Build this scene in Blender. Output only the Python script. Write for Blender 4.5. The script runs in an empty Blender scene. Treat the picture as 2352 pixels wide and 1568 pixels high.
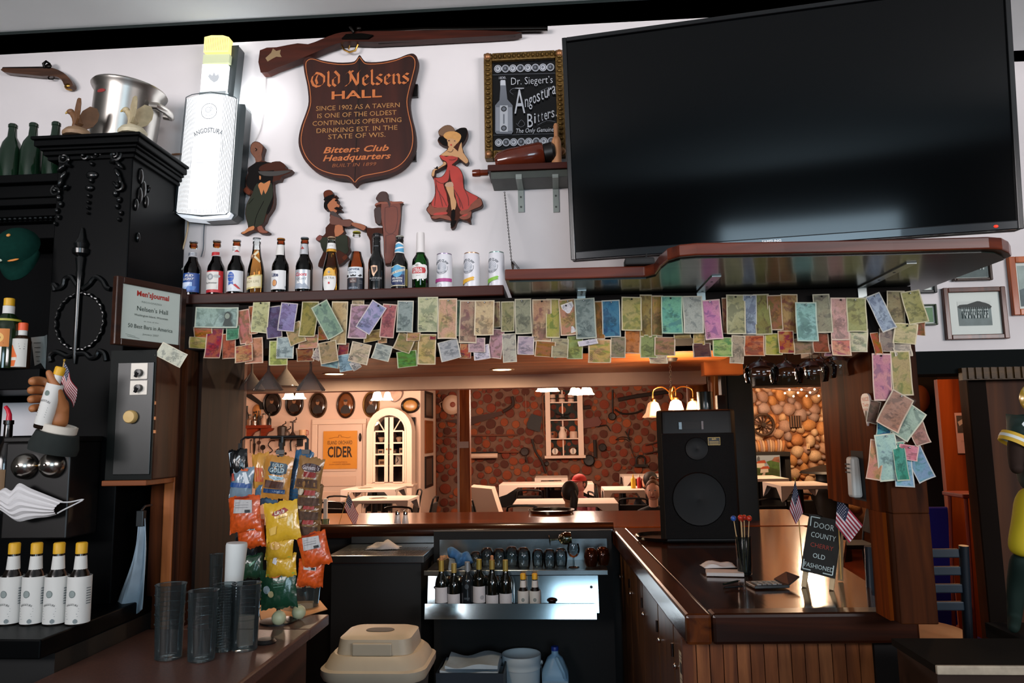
import bpy,math,random
from mathutils import Vector,Matrix
random.seed(7)
C=bpy.context.scene.collection
SC=bpy.context.scene
PI=math.pi
# camera
F,CH=1700.0,1.68
PITCH,YAW,ROLL=math.atan(216/1700),math.radians(3.8),math.radians(0.92)
_fh=Vector((-math.sin(YAW),math.cos(YAW),0));_r0=Vector((math.cos(YAW),math.sin(YAW),0))
FW=_fh*math.cos(PITCH)+Vector((0,0,math.sin(PITCH)))
_u0=_r0.cross(FW)
RT=_r0*math.cos(ROLL)-_u0*math.sin(ROLL)
UP=_r0*math.sin(ROLL)+_u0*math.cos(ROLL)
CAM=Vector((0,0,CH))
cd=bpy.data.cameras.new('camera');co=bpy.data.objects.new('camera',cd);C.objects.link(co)
cd.sensor_width=36;cd.lens=F/2352*36;cd.clip_start=.02;cd.clip_end=60
M3=Matrix((RT,UP,-FW)).transposed()
co.matrix_world=Matrix.Translation(CAM)@M3.to_4x4()
SC.camera=co
# world, added upper wall lights, window light, exposure
W=bpy.data.worlds.new('world');SC.world=W;W.use_nodes=True
W.node_tree.nodes['Background'].inputs[0].default_value=(.42,.55,.68,1)
W.node_tree.nodes['Background'].inputs[1].default_value=.05
def area(name,loc,target,sx,sy,power,col):
    l=bpy.data.lights.new(name,'AREA');l.shape='RECTANGLE';l.size=sx;l.size_y=sy
    l.energy=power;l.color=col
    o=bpy.data.objects.new(name,l);C.objects.link(o);o.location=loc
    d=Vector(target)-Vector(loc);o.rotation_euler=d.to_track_quat('-Z','Y').to_euler()
    return o
for x,y,tx,pw in((-2.7,-1.7,-.9,36),(3.7,-1.9,1.1,43)):
    o=area('upper_wall_light',(x,y,2.5),(tx,2.7,2.95),2.6,.9,pw,(1,.95,.955));o.data.spread=math.radians(80)  # added area lights, narrowed so the upper wall outshines what is below
area('street_window_light',(.7,-4.2,1.95),(.1,2.7,1.2),1.8,1.5,88,(.62,.84,1))
def point(name,loc,power,col,r=.05):
    l=bpy.data.lights.new(name,'POINT');l.energy=power;l.color=col;l.shadow_soft_size=r
    o=bpy.data.objects.new(name,l);C.objects.link(o);o.location=loc;return o
SC.view_settings.view_transform='Standard';SC.view_settings.look='None'
SC.view_settings.exposure=0.0;SC.view_settings.gamma=1.0;SC.view_settings.use_curve_mapping=False
# helpers
def P(px,py,Y):
    d=FW*F+RT*(px-1176)+UP*(784-py);return CAM+d*(Y/d.y)
def PZ(px,py,z):
    d=FW*F+RT*(px-1176)+UP*(784-py);return CAM+d*((z-CH)/d.z)
def lin(h):
    h=h.lstrip('#');o=[]
    for i in(0,2,4):
        c=int(h[i:i+2],16)/255;o.append(c/12.92 if c<=.04045 else((c+.055)/1.055)**2.4)
    return(*o,1)
_mats={}
def mat(h,rough=.6,metal=0,emit=0,noise=0,nscale=30,bump=0,coat=0,spec=.5,trans=0,alpha=1):
    key=('m',h,rough,metal,emit,noise,nscale,bump,coat,spec,trans,alpha)
    if key in _mats:return _mats[key]
    m=bpy.data.materials.new('surface');m.use_nodes=True;nt=m.node_tree;b=nt.nodes['Principled BSDF']
    c=lin(h);b.inputs['Base Color'].default_value=c;b.inputs['Roughness'].default_value=rough
    b.inputs['Metallic'].default_value=metal;b.inputs['Coat Weight'].default_value=coat
    b.inputs['Specular IOR Level'].default_value=spec;b.inputs['Transmission Weight'].default_value=trans
    b.inputs['Alpha'].default_value=alpha
    if emit:b.inputs['Emission Color'].default_value=c;b.inputs['Emission Strength'].default_value=emit
    if noise or bump:
        tc=nt.nodes.new('ShaderNodeTexCoord');n=nt.nodes.new('ShaderNodeTexNoise')
        n.inputs['Scale'].default_value=nscale;n.inputs['Detail'].default_value=5
        nt.links.new(tc.outputs['Object'],n.inputs['Vector'])
        if noise:
            r=nt.nodes.new('ShaderNodeValToRGB');e=r.color_ramp.elements
            e[0].position=.3;e[1].position=.72
            e[0].color=tuple(x*(1-noise)for x in c[:3])+(1,);e[1].color=tuple(min(1,x*(1+noise*.6))for x in c[:3])+(1,)
            nt.links.new(n.outputs['Fac'],r.inputs['Fac']);nt.links.new(r.outputs['Color'],b.inputs['Base Color'])
        if bump:
            bp=nt.nodes.new('ShaderNodeBump');bp.inputs['Strength'].default_value=bump;bp.inputs['Distance'].default_value=.01
            nt.links.new(n.outputs['Fac'],bp.inputs['Height']);nt.links.new(bp.outputs['Normal'],b.inputs['Normal'])
    _mats[key]=m;return m
def wood(h1,h2,axis='z',scale=14,rough=.45,coat=0,stretch=12,bump=.15,spec=.25):
    key=('w',h1,h2,axis,scale,rough,coat,stretch,spec)
    if key in _mats:return _mats[key]
    m=bpy.data.materials.new('wood');m.use_nodes=True;nt=m.node_tree;b=nt.nodes['Principled BSDF']
    b.inputs['Roughness'].default_value=rough;b.inputs['Coat Weight'].default_value=coat;b.inputs['Coat Roughness'].default_value=.12;b.inputs['Specular IOR Level'].default_value=spec
    tc=nt.nodes.new('ShaderNodeTexCoord');mp=nt.nodes.new('ShaderNodeMapping');n=nt.nodes.new('ShaderNodeTexNoise')
    s=[scale]*3;s['xyz'.index(axis)]=scale/stretch;mp.inputs['Scale'].default_value=s
    oi=nt.nodes.new('ShaderNodeObjectInfo');ml=nt.nodes.new('ShaderNodeMath');ml.operation='MULTIPLY';ml.inputs[1].default_value=37
    nt.links.new(oi.outputs['Random'],ml.inputs[0]);nt.links.new(ml.outputs[0],mp.inputs['Location'])
    n.inputs['Scale'].default_value=1;n.inputs['Detail'].default_value=7;n.inputs['Distortion'].default_value=1.2
    r=nt.nodes.new('ShaderNodeValToRGB');e=r.color_ramp.elements;e[0].position=.32;e[1].position=.68
    e[0].color=lin(h1);e[1].color=lin(h2)
    L=nt.links.new;L(tc.outputs['Object'],mp.inputs['Vector']);L(mp.outputs['Vector'],n.inputs['Vector'])
    L(n.outputs['Fac'],r.inputs['Fac']);L(r.outputs['Color'],b.inputs['Base Color'])
    bp=nt.nodes.new('ShaderNodeBump');bp.inputs['Strength'].default_value=bump;bp.inputs['Distance'].default_value=.004
    L(n.outputs['Fac'],bp.inputs['Height']);L(bp.outputs['Normal'],b.inputs['Normal'])
    _mats[key]=m;return m
def glass(h,rough=.03,ior=1.5,op=0.0):
    """thin glass: tinted see-through plus a fresnel reflection"""
    key=('g',h,rough,ior,op)
    if key in _mats:return _mats[key]
    m=bpy.data.materials.new('glass');m.use_nodes=True;nt=m.node_tree;nt.nodes.clear();N=nt.nodes.new;L=nt.links.new
    t=N('ShaderNodeBsdfTransparent');t.inputs[0].default_value=lin(h)
    g=N('ShaderNodeBsdfGlossy');g.inputs['Roughness'].default_value=rough;g.inputs[0].default_value=(1,1,1,1)
    f=N('ShaderNodeFresnel');f.inputs[0].default_value=ior
    mx=N('ShaderNodeMixShader');o=N('ShaderNodeOutputMaterial')
    L(f.outputs[0],mx.inputs[0]);L(t.outputs[0],mx.inputs[1]);L(g.outputs[0],mx.inputs[2])
    last=mx
    if op:
        d=N('ShaderNodeBsdfDiffuse');d.inputs[0].default_value=lin(h);m2=N('ShaderNodeMixShader');m2.inputs[0].default_value=op
        L(mx.outputs[0],m2.inputs[1]);L(d.outputs[0],m2.inputs[2]);last=m2
    L(last.outputs[0],o.inputs[0]);_mats[key]=m;return m
_fonts={}
def text_geo(body,shear=0,bold=0):
    k=(body,shear,bold)
    if k in _fonts:return _fonts[k]
    cu=bpy.data.curves.new('lettering','FONT');cu.body=body;cu.resolution_u=2;cu.shear=shear;cu.offset=bold
    o=bpy.data.objects.new('lettering',cu);C.objects.link(o)
    dg=bpy.context.evaluated_depsgraph_get();me=bpy.data.meshes.new_from_object(o.evaluated_get(dg))
    v=[(p.co.x,p.co.y)for p in me.vertices];f=[tuple(p.vertices)for p in me.polygons]
    bpy.data.objects.remove(o);bpy.data.curves.remove(cu);bpy.data.meshes.remove(me)
    _fonts[k]=(v,f);return v,f
class MB:
    """collects shapes of one part; build() links them as one mesh object"""
    def __init__(s):s.V=[];s.F=[];s.I=[];s.mats=[];s.xf=None
    def mi(s,m):
        if m not in s.mats:s.mats.append(m)
        return s.mats.index(m)
    def add(s,V,Fs,m):
        b=len(s.V);i=s.mi(m)
        if s.xf is not None:V=[s.xf@Vector(v)for v in V]
        s.V+=[tuple(v)for v in V];s.F+=[tuple(b+k for k in f)for f in Fs];s.I+=[i]*len(Fs);return s
    def box(s,x0,x1,y0,y1,z0,z1,m):
        V=[(x,y,z)for x in(x0,x1)for y in(y0,y1)for z in(z0,z1)]
        return s.add(V,[(0,1,3,2),(4,6,7,5),(0,4,5,1),(2,3,7,6),(0,2,6,4),(1,5,7,3)],m)
    def hexa(s,B,T,m):
        """box from four bottom and four top corners"""
        return s.add(list(B)+list(T),[(3,2,1,0),(4,5,6,7),(0,1,5,4),(1,2,6,5),(2,3,7,6),(3,0,4,7)],m)
    def tube(s,pts,r,m,seg=8,caps=True,closed=False):
        pts=[Vector(p)for p in pts];n=len(pts);V=[];Fs=[]
        rs=r if isinstance(r,(list,tuple))else[r]*n
        prev=None
        for i,p in enumerate(pts):
            if closed:t=pts[(i+1)%n]-pts[i-1]
            else:t=pts[min(i+1,n-1)]-pts[max(i-1,0)]
            t.normalize()
            if prev is None:
                a=Vector((0,0,1))if abs(t.z)<.9 else Vector((1,0,0));u=t.cross(a).normalized()
            else:
                u=(prev-t*prev.dot(t)).normalized()
            prev=u;w=t.cross(u)
            for k in range(seg):
                q=2*PI*k/seg;V.append(p+(u*math.cos(q)+w*math.sin(q))*rs[i])
        for i in range(n if closed else n-1):
            j=(i+1)%n
            for k in range(seg):
                k2=(k+1)%seg;Fs.append((i*seg+k,i*seg+k2,j*seg+k2,j*seg+k))
        if caps and not closed:Fs+=[tuple(range(seg))[::-1],tuple((n-1)*seg+k for k in range(seg))]
        return s.add(V,Fs,m)
    def lathe(s,prof,m,o=(0,0,0),seg=20,axis='z',cap0=True,cap1=True):
        V=[];Fs=[];n=len(prof)
        for r,h in prof:
            for k in range(seg):
                q=2*PI*k/seg;a,b=r*math.cos(q),r*math.sin(q)
                v={'z':(a,b,h),'y':(a,h,-b),'x':(h,a,b)}[axis]
                V.append((v[0]+o[0],v[1]+o[1],v[2]+o[2]))
        for i in range(n-1):
            for k in range(seg):
                k2=(k+1)%seg;Fs.append((i*seg+k,i*seg+k2,(i+1)*seg+k2,(i+1)*seg+k))
        if cap0 and prof[0][0]>1e-6:Fs.append(tuple(range(seg))[::-1])
        if cap1 and prof[-1][0]>1e-6:Fs.append(tuple((n-1)*seg+k for k in range(seg)))
        return s.add(V,Fs,m)
    def ball(s,c,r,m,seg=14,rings=8):
        rx,ry,rz=r if isinstance(r,(tuple,list))else(r,r,r);V=[];Fs=[]
        for i in range(rings+1):
            t=PI*i/rings
            for k in range(seg):
                q=2*PI*k/seg;V.append((c[0]+rx*math.sin(t)*math.cos(q),c[1]+ry*math.sin(t)*math.sin(q),c[2]-rz*math.cos(t)))
        for i in range(rings):
            for k in range(seg):
                k2=(k+1)%seg;Fs.append((i*seg+k,i*seg+k2,(i+1)*seg+k2,(i+1)*seg+k))
        return s.add(V,Fs,m)
    def prism(s,pts,y0,y1,m,fm=None):
        """outline in x,z pulled from y0 (front) to y1"""
        n=len(pts);ar=sum(pts[i][0]*pts[(i+1)%n][1]-pts[(i+1)%n][0]*pts[i][1]for i in range(n))
        if ar<0:pts=pts[::-1]
        V=[(x,y0,z)for x,z in pts]+[(x,y1,z)for x,z in pts]
        s.add(V,[tuple(range(n,2*n))[::-1]]+[(i,n+i,n+(i+1)%n,(i+1)%n)for i in range(n)],m)
        return s.add([(x,y0,z)for x,z in pts],[tuple(range(n))],fm or m)
    def slab(s,pts,z0,z1,m):
        """outline in x,y pulled from z0 up to z1"""
        n=len(pts);ar=sum(pts[i][0]*pts[(i+1)%n][1]-pts[(i+1)%n][0]*pts[i][1]for i in range(n))
        if ar<0:pts=pts[::-1]
        V=[(x,y,z0)for x,y in pts]+[(x,y,z1)for x,y in pts]
        return s.add(V,[tuple(range(n))[::-1],tuple(range(n,2*n))]+[(i,(i+1)%n,n+(i+1)%n,n+i)for i in range(n)],m)
    def build(s,name,parent=None,smooth=False,bevel=0,loc=None,rot=None,ang=40,solid=0,sub=0):
        me=bpy.data.meshes.new(name);me.from_pydata(s.V,[],s.F)
        for m in s.mats:me.materials.append(m)
        if len(s.mats)>1:me.polygons.foreach_set('material_index',s.I)
        if smooth:
            me.polygons.foreach_set('use_smooth',[True]*len(me.polygons));me.set_sharp_from_angle(angle=math.radians(ang))
        me.update()
        o=bpy.data.objects.new(name,me);C.objects.link(o)
        if parent:o.parent=parent
        if loc is not None:o.location=loc
        if rot is not None:o.rotation_euler=rot
        if solid:md=o.modifiers.new('solid','SOLIDIFY');md.thickness=solid;md.offset=0
        if bevel:md=o.modifiers.new('bevel','BEVEL');md.width=bevel;md.segments=2;md.limit_method='ANGLE';md.angle_limit=math.radians(50)
        if sub:md=o.modifiers.new('sub','SUBSURF');md.levels=sub;md.render_levels=sub
        return o
class Sheet:
    """flat print laid on a surface: mp(x, z, lift) gives the point; later marks lie a hair above earlier ones"""
    def __init__(s,mb,mp,lift=.0006,step=.00012):s.mb=mb;s.mp=mp;s.l=lift;s.st=step
    def poly(s,pts,m):
        s.l+=s.st;n=len(pts)
        ar=sum(pts[i][0]*pts[(i+1)%n][1]-pts[(i+1)%n][0]*pts[i][1]for i in range(n))
        if ar<0:pts=pts[::-1]
        w=getattr(s.mp,'strip',0);lo,hi=min(p[0]for p in pts),max(p[0]for p in pts)
        if w and hi-lo>w*1.2:
            k=math.ceil((hi-lo)/w)
            for i in range(k):
                q=clipx(list(pts),lo+(hi-lo)*i/k,True)if i else list(pts)
                q=clipx(q,lo+(hi-lo)*(i+1)/k,False)if i<k-1 else q
                if len(q)>2:s.mb.add([s.mp(x,z,s.l)for x,z in q],[tuple(range(len(q)))],m)
            return
        s.mb.add([s.mp(x,z,s.l)for x,z in pts],[tuple(range(n))],m)
    def rect(s,x0,x1,z0,z1,m,nx=1):
        s.l+=s.st;V=[];Fs=[];w=getattr(s.mp,'strip',0);nx=max(nx,math.ceil(abs(x1-x0)/w))if w else nx
        for i in range(nx+1):
            x=x0+(x1-x0)*i/nx;V+=[s.mp(x,z0,s.l),s.mp(x,z1,s.l)]
        for i in range(nx):Fs.append((2*i,2*i+2,2*i+3,2*i+1))
        s.mb.add(V,Fs,m)
    def ell(s,cx,cz,rx,rz,m,n=20):
        if getattr(s.mp,'strip',0):return s.poly([(cx+rx*math.cos(2*PI*k/n),cz+rz*math.sin(2*PI*k/n))for k in range(n)],m)
        s.l+=s.st
        V=[s.mp(cx,cz,s.l)]+[s.mp(cx+rx*math.cos(2*PI*k/n),cz+rz*math.sin(2*PI*k/n),s.l)for k in range(n)]
        s.mb.add(V,[(0,1+k,1+(k+1)%n)for k in range(n)],m)
    def ring(s,cx,cz,rx,rz,w,m,a0=0,a1=2*PI,n=24):
        s.l+=s.st;V=[];Fs=[]
        for k in range(n+1):
            q=a0+(a1-a0)*k/n;c,d=math.cos(q),math.sin(q)
            V+=[s.mp(cx+rx*c,cz+rz*d,s.l),s.mp(cx+(rx-w)*c,cz+(rz-w)*d,s.l)]
        for k in range(n):Fs.append((2*k,2*k+2,2*k+3,2*k+1))
        s.mb.add(V,Fs,m)
    def line(s,pts,w,m):
        s.l+=s.st
        for(x0,z0),(x1,z1)in zip(pts,pts[1:]):
            d=math.hypot(x1-x0,z1-z0)or 1;a,b=-(z1-z0)/d*w/2,(x1-x0)/d*w/2
            s.mb.add([s.mp(x0-a,z0-b,s.l),s.mp(x1-a,z1-b,s.l),s.mp(x1+a,z1+b,s.l),s.mp(x0+a,z0+b,s.l)],[(0,1,2,3)],m)
    def nib(s,pts,w,ang,m):
        """broad-pen stroke"""
        s.l+=s.st;a,b=math.cos(ang)*w/2,math.sin(ang)*w/2
        for(x0,z0),(x1,z1)in zip(pts,pts[1:]):
            q=[(x0-a,z0-b),(x0+a,z0+b),(x1+a,z1+b),(x1-a,z1-b)]
            ar=sum(q[i][0]*q[(i+1)%4][1]-q[(i+1)%4][0]*q[i][1]for i in range(4))
            if ar<0:q=q[::-1]
            s.mb.add([s.mp(x,z,s.l)for x,z in q],[(0,1,2,3)],m)
    def text(s,body,cx,cz,h,m,w=None,shear=0,bold=0,rot=0,arc=0):
        """text centred on cx, cz with capital height h; w squeezes it to a width; arc bends it on a radius (+ over, - under)"""
        s.l+=s.st;v,f=text_geo(body,shear,bold)
        if not v:return
        x0,x1=min(p[0]for p in v),max(p[0]for p in v)
        vh=text_geo('H',0,bold)[0];z1=max(p[1]for p in vh);k=h/z1
        kx=w/(x1-x0)if w else k;out=[]
        cr,sr=math.cos(rot),math.sin(rot)
        for x,y in v:
            a,b=(x-(x0+x1)/2)*kx,(y-z1/2)*k
            if arc:
                R=abs(arc);q=a/R
                a,b=((R+b)*math.sin(q),(R+b)*math.cos(q)-R)if arc>0 else((R-b)*math.sin(q),R-(R-b)*math.cos(q))
            out.append(s.mp(cx+a*cr-b*sr,cz+a*sr+b*cr,s.l))
        s.mb.add(out,f,m)
def flat(y=0):return lambda x,z,l:(x,y-l,z)
def onto(r):
    f=lambda x,z,l:((r+l)*math.sin(x/r),-(r+l)*math.cos(x/r),z)
    f.strip=r*.16;return f
def clipx(L,x,keep_right):
    out=[]
    for(a,b)in zip(L,L[1:]+L[:1]):
        ia,ib=(a[0]>=x)==keep_right or a[0]==x,(b[0]>=x)==keep_right or b[0]==x
        if ia:out.append(a)
        if ia!=ib:
            t=(x-a[0])/(b[0]-a[0]);out.append((x,a[1]+(b[1]-a[1])*t))
    return out
def tag(o,label,cat,group=None,kind=None):
    if label:o['label']=label
    if cat:o['category']=cat
    if group:o['group']=group
    if kind:o['kind']=kind
    return o
def thing(name,label,cat,loc=(0,0,0),rot=(0,0,0),group=None):
    o=bpy.data.objects.new(name,None);C.objects.link(o);o.location=loc;o.rotation_euler=rot
    o.empty_display_size=.05
    return tag(o,label,cat,group)
def struct(mb,name,bevel=0,smooth=False,parent=None):
    o=mb.build(name,parent,smooth=smooth,bevel=bevel)
    if not parent:o['kind']='structure'
    return o
def dup(root,loc,rz=None,label=None,group=None,rot=None):
    r=root.copy();C.objects.link(r);r.location=loc
    if rz is not None:r.rotation_euler=(0,0,rz)
    if rot is not None:r.rotation_euler=rot
    if label:r['label']=label
    if group:r['group']=group
    for ch in list(root.children):
        c=ch.copy();C.objects.link(c);c.parent=r
        for g in list(ch.children):
            d=g.copy();C.objects.link(d);d.parent=c
    return r
def pieces(name,mb,parent,xforms,smooth=False,m2=None):
    """alike pieces sharing one mesh: xforms = (loc, rot, scale)"""
    o=mb.build(name,parent,smooth=smooth);out=[o]
    for i,(l,r,sc)in enumerate(xforms):
        q=o if i==0 else o.copy()
        if i:C.objects.link(q);out.append(q)
        q.location=l;q.rotation_euler=r;q.scale=sc
    return out
class Pl:
    """picture points on the plane y=Y as local x,z about an origin point"""
    def __init__(s,Y,px,py):s.Y=Y;s.o=P(px,py,Y)
    def __call__(s,px,py):
        p=P(px,py,s.Y);return(p.x-s.o.x,p.z-s.o.z)
    def pts(s,L):return[s(*p)for p in L]
def smoothpts(L,n=4,closed=True):
    out=[];N=len(L);rng=N if closed else N-1
    for i in range(rng):
        g=lambda k:L[k%N]if closed else L[max(0,min(N-1,k))]
        p0,p1,p2,p3=g(i-1),g(i),g(i+1),g(i+2)
        for k in range(n):
            t=k/n
            out.append(tuple(.5*(2*b+(c-a)*t+(2*a-5*b+4*c-d)*t*t+(3*b-a-3*c+d)*t**3)for a,b,c,d in zip(p0,p1,p2,p3)))
    if not closed:out.append(tuple(L[-1]))
    return out
BLK=mat('0a0b0c',.35);BLKM=mat('0b0c0d',.75);WHITE=mat('e6e3df',.6);CREAM=mat('d9d0b8',.6)
STEEL=mat('b6bcc0',.28,1);CHROME=mat('d8dadc',.1,1);DKW=wood('0c0a09','191412','z',10,.32,.2)
RED=mat('b3201c',.5);INK=mat('15161a',.6);BRASS=mat('a67c3c',.3,1);GOLD=mat('8a6a35',.38,.8)
# structure
YW=2.72
XL=P(436,1000,2.5).x;XR=P(2036,1000,2.5).x;XRR=P(2112,900,2.5).x;XLL=P(366,1000,2.5).x
ZH=1.995
plaster=mat('d9d3d3',.85,noise=.05,nscale=4,bump=.06)
PWOOD=wood('200e06','4a240e','z',16,.65,spec=.06)
def bx(name,x0,x1,y0,y1,z0,z1,m,bevel=0,parent=None):
    return struct(MB().box(x0,x1,y0,y1,z0,z1,m),name,bevel,parent=parent)
bx('floor',-6,7,-4.8,15,-.1,0,wood('3a140b','6a2a15','y',9,.3,.3))
zc=P(0,74,2.56).z
bx('ceiling',-3.6,5,-4.8,3.35,zc,zc+.1,mat('e4e8e8',.85,noise=.04,nscale=3))
bx('wall_back',-3.6,XRR+.02,YW,2.9,ZH,zc,plaster)
bx('wall_back.001',-3.6,XLL-.02,YW,2.9,0,ZH,mat('3a3028',.8))
Y2=3.2;zr=P(2250,806,Y2).z
bx('wall_right',XRR-.1,5,Y2,Y2+.15,zr,zc,plaster)
bx('wall_right.001',XRR+.0,XRR+.02,2.9,Y2,zr,zc,plaster)
bx('wall_side',-3.75,-3.6,-4.8,2.9,0,zc,mat('6a655e',.9))
bx('wall_side.001',5,5.15,-4.8,3.3,0,zc,mat('6a655e',.9))
bx('wall_front',-3.6,5,-4.95,-4.8,0,zc,mat('5a564f',.9))
a=P(600,88,YW);zb=a.z
m=MB();prof=[(YW,zb),(YW-.025,zb),(YW-.03,zb+.018),(YW-.05,zb+.03),(YW-.075,zb+.055),(YW-.11,zb+.085),(YW-.145,zb+.1),(2.56,zc-.012),(2.56,zc),(YW,zc)]
V=[(-3.6,y,z)for y,z in prof]+[(XRR+.02,y,z)for y,z in prof];n=len(prof)
m.add(V,[(i,i+n,(i+1)%n+n,(i+1)%n)for i in range(n)]+[tuple(range(n)),tuple(range(n,2*n))[::-1]],mat('0f1a19',.28,spec=.6))
struct(m,'trim_1')
bx('trim_1.001',XRR+.02,5,Y2-.1,Y2,P(2345,28,Y2-.1).z,zc,mat('0c1212',.4))
bx('trim_2',XL-.045,XRR,2.5,2.9,ZH,2.150,mat('110b08',.75,spec=.15,noise=.3,nscale=10))
lp=MB();lp.box(XLL,XL,2.46,2.9,0,ZH,PWOOD);lp.box(XLL+.05,XL-.022,2.452,2.46,0,ZH,wood('6a3416','a86434','z',16,.5))  # paler face board: warm lamp light put into its wood colour
struct(lp,'trim_3',.004)
xs=P(512,1000,2.9).x;xe=P(531,1000,2.93).x
bx('trim_4',XL-.002,xe,2.902,2.96,0,2.148,wood('2a160c','4e2a16','z',16,.55),.003)
bx('trim_4.001',XL,XL+.012,2.55,2.9,0,ZH,wood('100805','2c170c','z',16,.65))
rp=MB();zj=P(1960,1148,3.0).z;rp.box(XR,XRR,2.5,2.9,zj,ZH,PWOOD);rp.box(XR,XRR,2.5,2.66,1.0705,zj,PWOOD)
struct(rp,'trim_5',.004)
J5=wood('3a1605','7a360c','z',12,.7,spec=.03)
bx('trim_5.001',XR-.012,XR,2.55,2.8,zj,2.148,J5);bx('trim_5.004',XR-.012,XR,2.55,2.66,1.0705,zj-.0005,J5)
bx('trim_5.003',XR-.012,XR,2.8005,3.0,zj,2.148,J5)
XJ=P(1921,1000,3.06).x
bx('trim_5.002',XJ,XR,3.0005,3.08,zj,2.148,J5)
xd=P(2243,1000,Y2).x
bx('trim_6',XRR,5,Y2-.04,Y2+.15,P(2250,858,Y2).z,zr,mat('0a0e0e',.85,spec=.1))
t6=MB();z0=P(2280,872,Y2-.05).z;x0=P(2205,866,Y2-.05).x
t6.box(x0,5,Y2-.07,Y2-.041,z0,z0+.05,wood('2a1c08','4a3210','x',18,.5))
for i in range(16):t6.box(x0+.02+i*.03,x0+.036+i*.03,Y2-.078,Y2-.07,z0+.004,z0+.05,wood('2a1c08','4a3210','x',18,.5))
struct(t6,'trim_6.001')
bx('wall_right.002',xd,5,Y2,Y2+.1,0,P(2250,858,Y2).z,wood('2a160b','5a331a','z',7,.7))
bx('trim_7',xd-.02,xd+.05,Y2-.012,Y2,0,P(2250,858,Y2).z,mat('120b07',.85,spec=.1))
# canopy over the bar: planks, recessed lamps, pale board beyond
ZC=2.15;X0,X1=-3.4,P(1640,850,5.2).x
cp=thing('ceiling.001',None,None,(0,0,ZC));cp['kind']='structure'
pm=[wood('84441e','b86c38','x',9,.42,.1),wood('8e4c24','be743e','x',9,.42,.1)]
nP=14;wP=(5.75-2.905)/nP
for k in range(2):
    b=MB().box(X0,X1,0,wP-.004,0,.03,pm[k])
    pieces('plank',b,cp,[((0,2.905+i*wP,0),(0,0,0),(1,1,1))for i in range(k,nP,2)])
bx('ceiling.002',X0,X1,2.9,7.3,ZC+.03,ZC+.12,mat('2a1a10',.9))
pb=mat('f0d4c8',.8,noise=.08,nscale=6)
bx('ceiling.003',X0,X1+.05,5.9,7.3,ZC-.005,ZC+.03,pb);bx('trim_17',X0,X1+.05,5.752,5.899,ZC-.1,ZC+.03,pb)
bx('ceiling.004',-6,7,7.3,15,2.75,2.85,mat('a8907f',.9))
bx('wall_far',X0-2.6,7,7.3,7.36,ZC+.031,2.75,mat('9a7866',.9))
bx('ceiling.005',X1,7,3.36,7.3,ZC+.14,ZC+.2,mat('5a3622',.8))
bx('wall_dining',-3.55,-3.4,2.9,7.3,0,ZC+.2,mat('4a3020',.9))
bx('wall_dining.001',-6.1,-6,7.3,15,0,2.8,mat('d8b8a0',.9))
bx('wall_dining.002',7,7.1,3.3,15,0,2.8,mat('5a3a26',.9))
def downlight(px,py,lab):
    p=PZ(px,py,ZC);t=thing('recessed_light',lab,'light',(p.x,p.y,ZC),group='recessed lights in the bar ceiling')
    MB().lathe([(.065,-.001),(.085,-.006),(.09,0),(.064,.004)],mat('c9b8a4',.4),seg=24,cap0=False,cap1=False).build('trim_ring',t,True)
    MB().lathe([(.0,-.0035),(.066,-.0035)],mat('ffd9a0',.5,emit=9),seg=24,cap0=False,cap1=False).build('lamp',t)
    l=point('downlight',(p.x,p.y,ZC-.012),9,(1,.72,.45),.05).data;l.type='AREA';l=bpy.data.lights[l.name];l.shape='DISK';l.size=.12
downlight(768,858,'recessed ceiling light above the hanging martini glasses')
downlight(1153,848,'recessed ceiling light near the middle of the plank ceiling')
downlight(800,740,'recessed ceiling light hidden behind the banknotes, over the trash bin')
# dining room walls
YD,YC=12.0,13.5
xc=P(966,1000,YD).x;xb=P(1000,1000,YC).x
dpl=mat('e0c2ac',.8,noise=.06,nscale=2,bump=.05)
bx('wall_dining.003',-6,xc,YD,YD+.1,0,2.75,dpl)
bx('wall_dining.004',xc-.1,xc,YD+.101,YC,0,2.75,dpl)
bx('trim_8',xc,xb+.02,YC-.06,YC,0,2.75,wood('6a3012','9a5020','z',5,.5))
cw=MB().box(xc-.1,7,YC,YC+.1,0,2.75,mat('745444',.95,noise=.2,nscale=14,bump=.4)).build('wall_dining.005');cw['kind']='structure'
rr=random.Random(3);discs=[]
for r in[.1]*10+[.085]*70+[.074]*1500+[.065]*3000+[.055]*4000+[.045]*4000+[.035]*2500:
    px,py=rr.uniform(985,1585),rr.uniform(876,1200);p=P(px,py,YC);r*=rr.uniform(.92,1.08)
    if p.z>2.7:continue
    if all((p.x-a)**2+(p.z-b)**2>(r+c+.006)**2 for a,b,c in discs):discs.append((p.x,p.z,r))
discs.sort(key=lambda d:-d[2])
cols=[mat(h,.8,noise=.3,nscale=18,bump=.3)for h in('7a2e12','66240c','8a3c16','50200e','92461e')]
prot=[MB().lathe([(.97,0),(1,-.012),(.97,-.03),(.5,-.034),(0,-.033)][::-1],c,axis='y',seg=14,cap0=False,cap1=False)for c in cols]
mesh=[]
for q in prot:o=q.build('log_end',cw);mesh.append(o)
used=set();small=MB()
for i,(x,z,r)in enumerate(discs):
    k=rr.choice([0,0,1,1,2,3,4]);sq=rr.uniform(.88,1)
    if i<290:
        o=mesh[k]if k not in used else mesh[k].copy()
        if k in used:C.objects.link(o)
        used.add(k);o.location=(x,YC,z);o.scale=(r,1,r*sq);o.rotation_euler=(0,rr.uniform(0,6),0)
    else:
        small.xf=Matrix.Translation((x,YC,z))@Matrix.Diagonal((r,1,r*sq,1))
        small.lathe([(0,-.033),(.97,-.03),(1,-.012),(.97,0)],cols[k],axis='y',seg=8,cap0=False,cap1=False)
o=small.build('log_end',cw);o['kind']='stuff'
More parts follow.
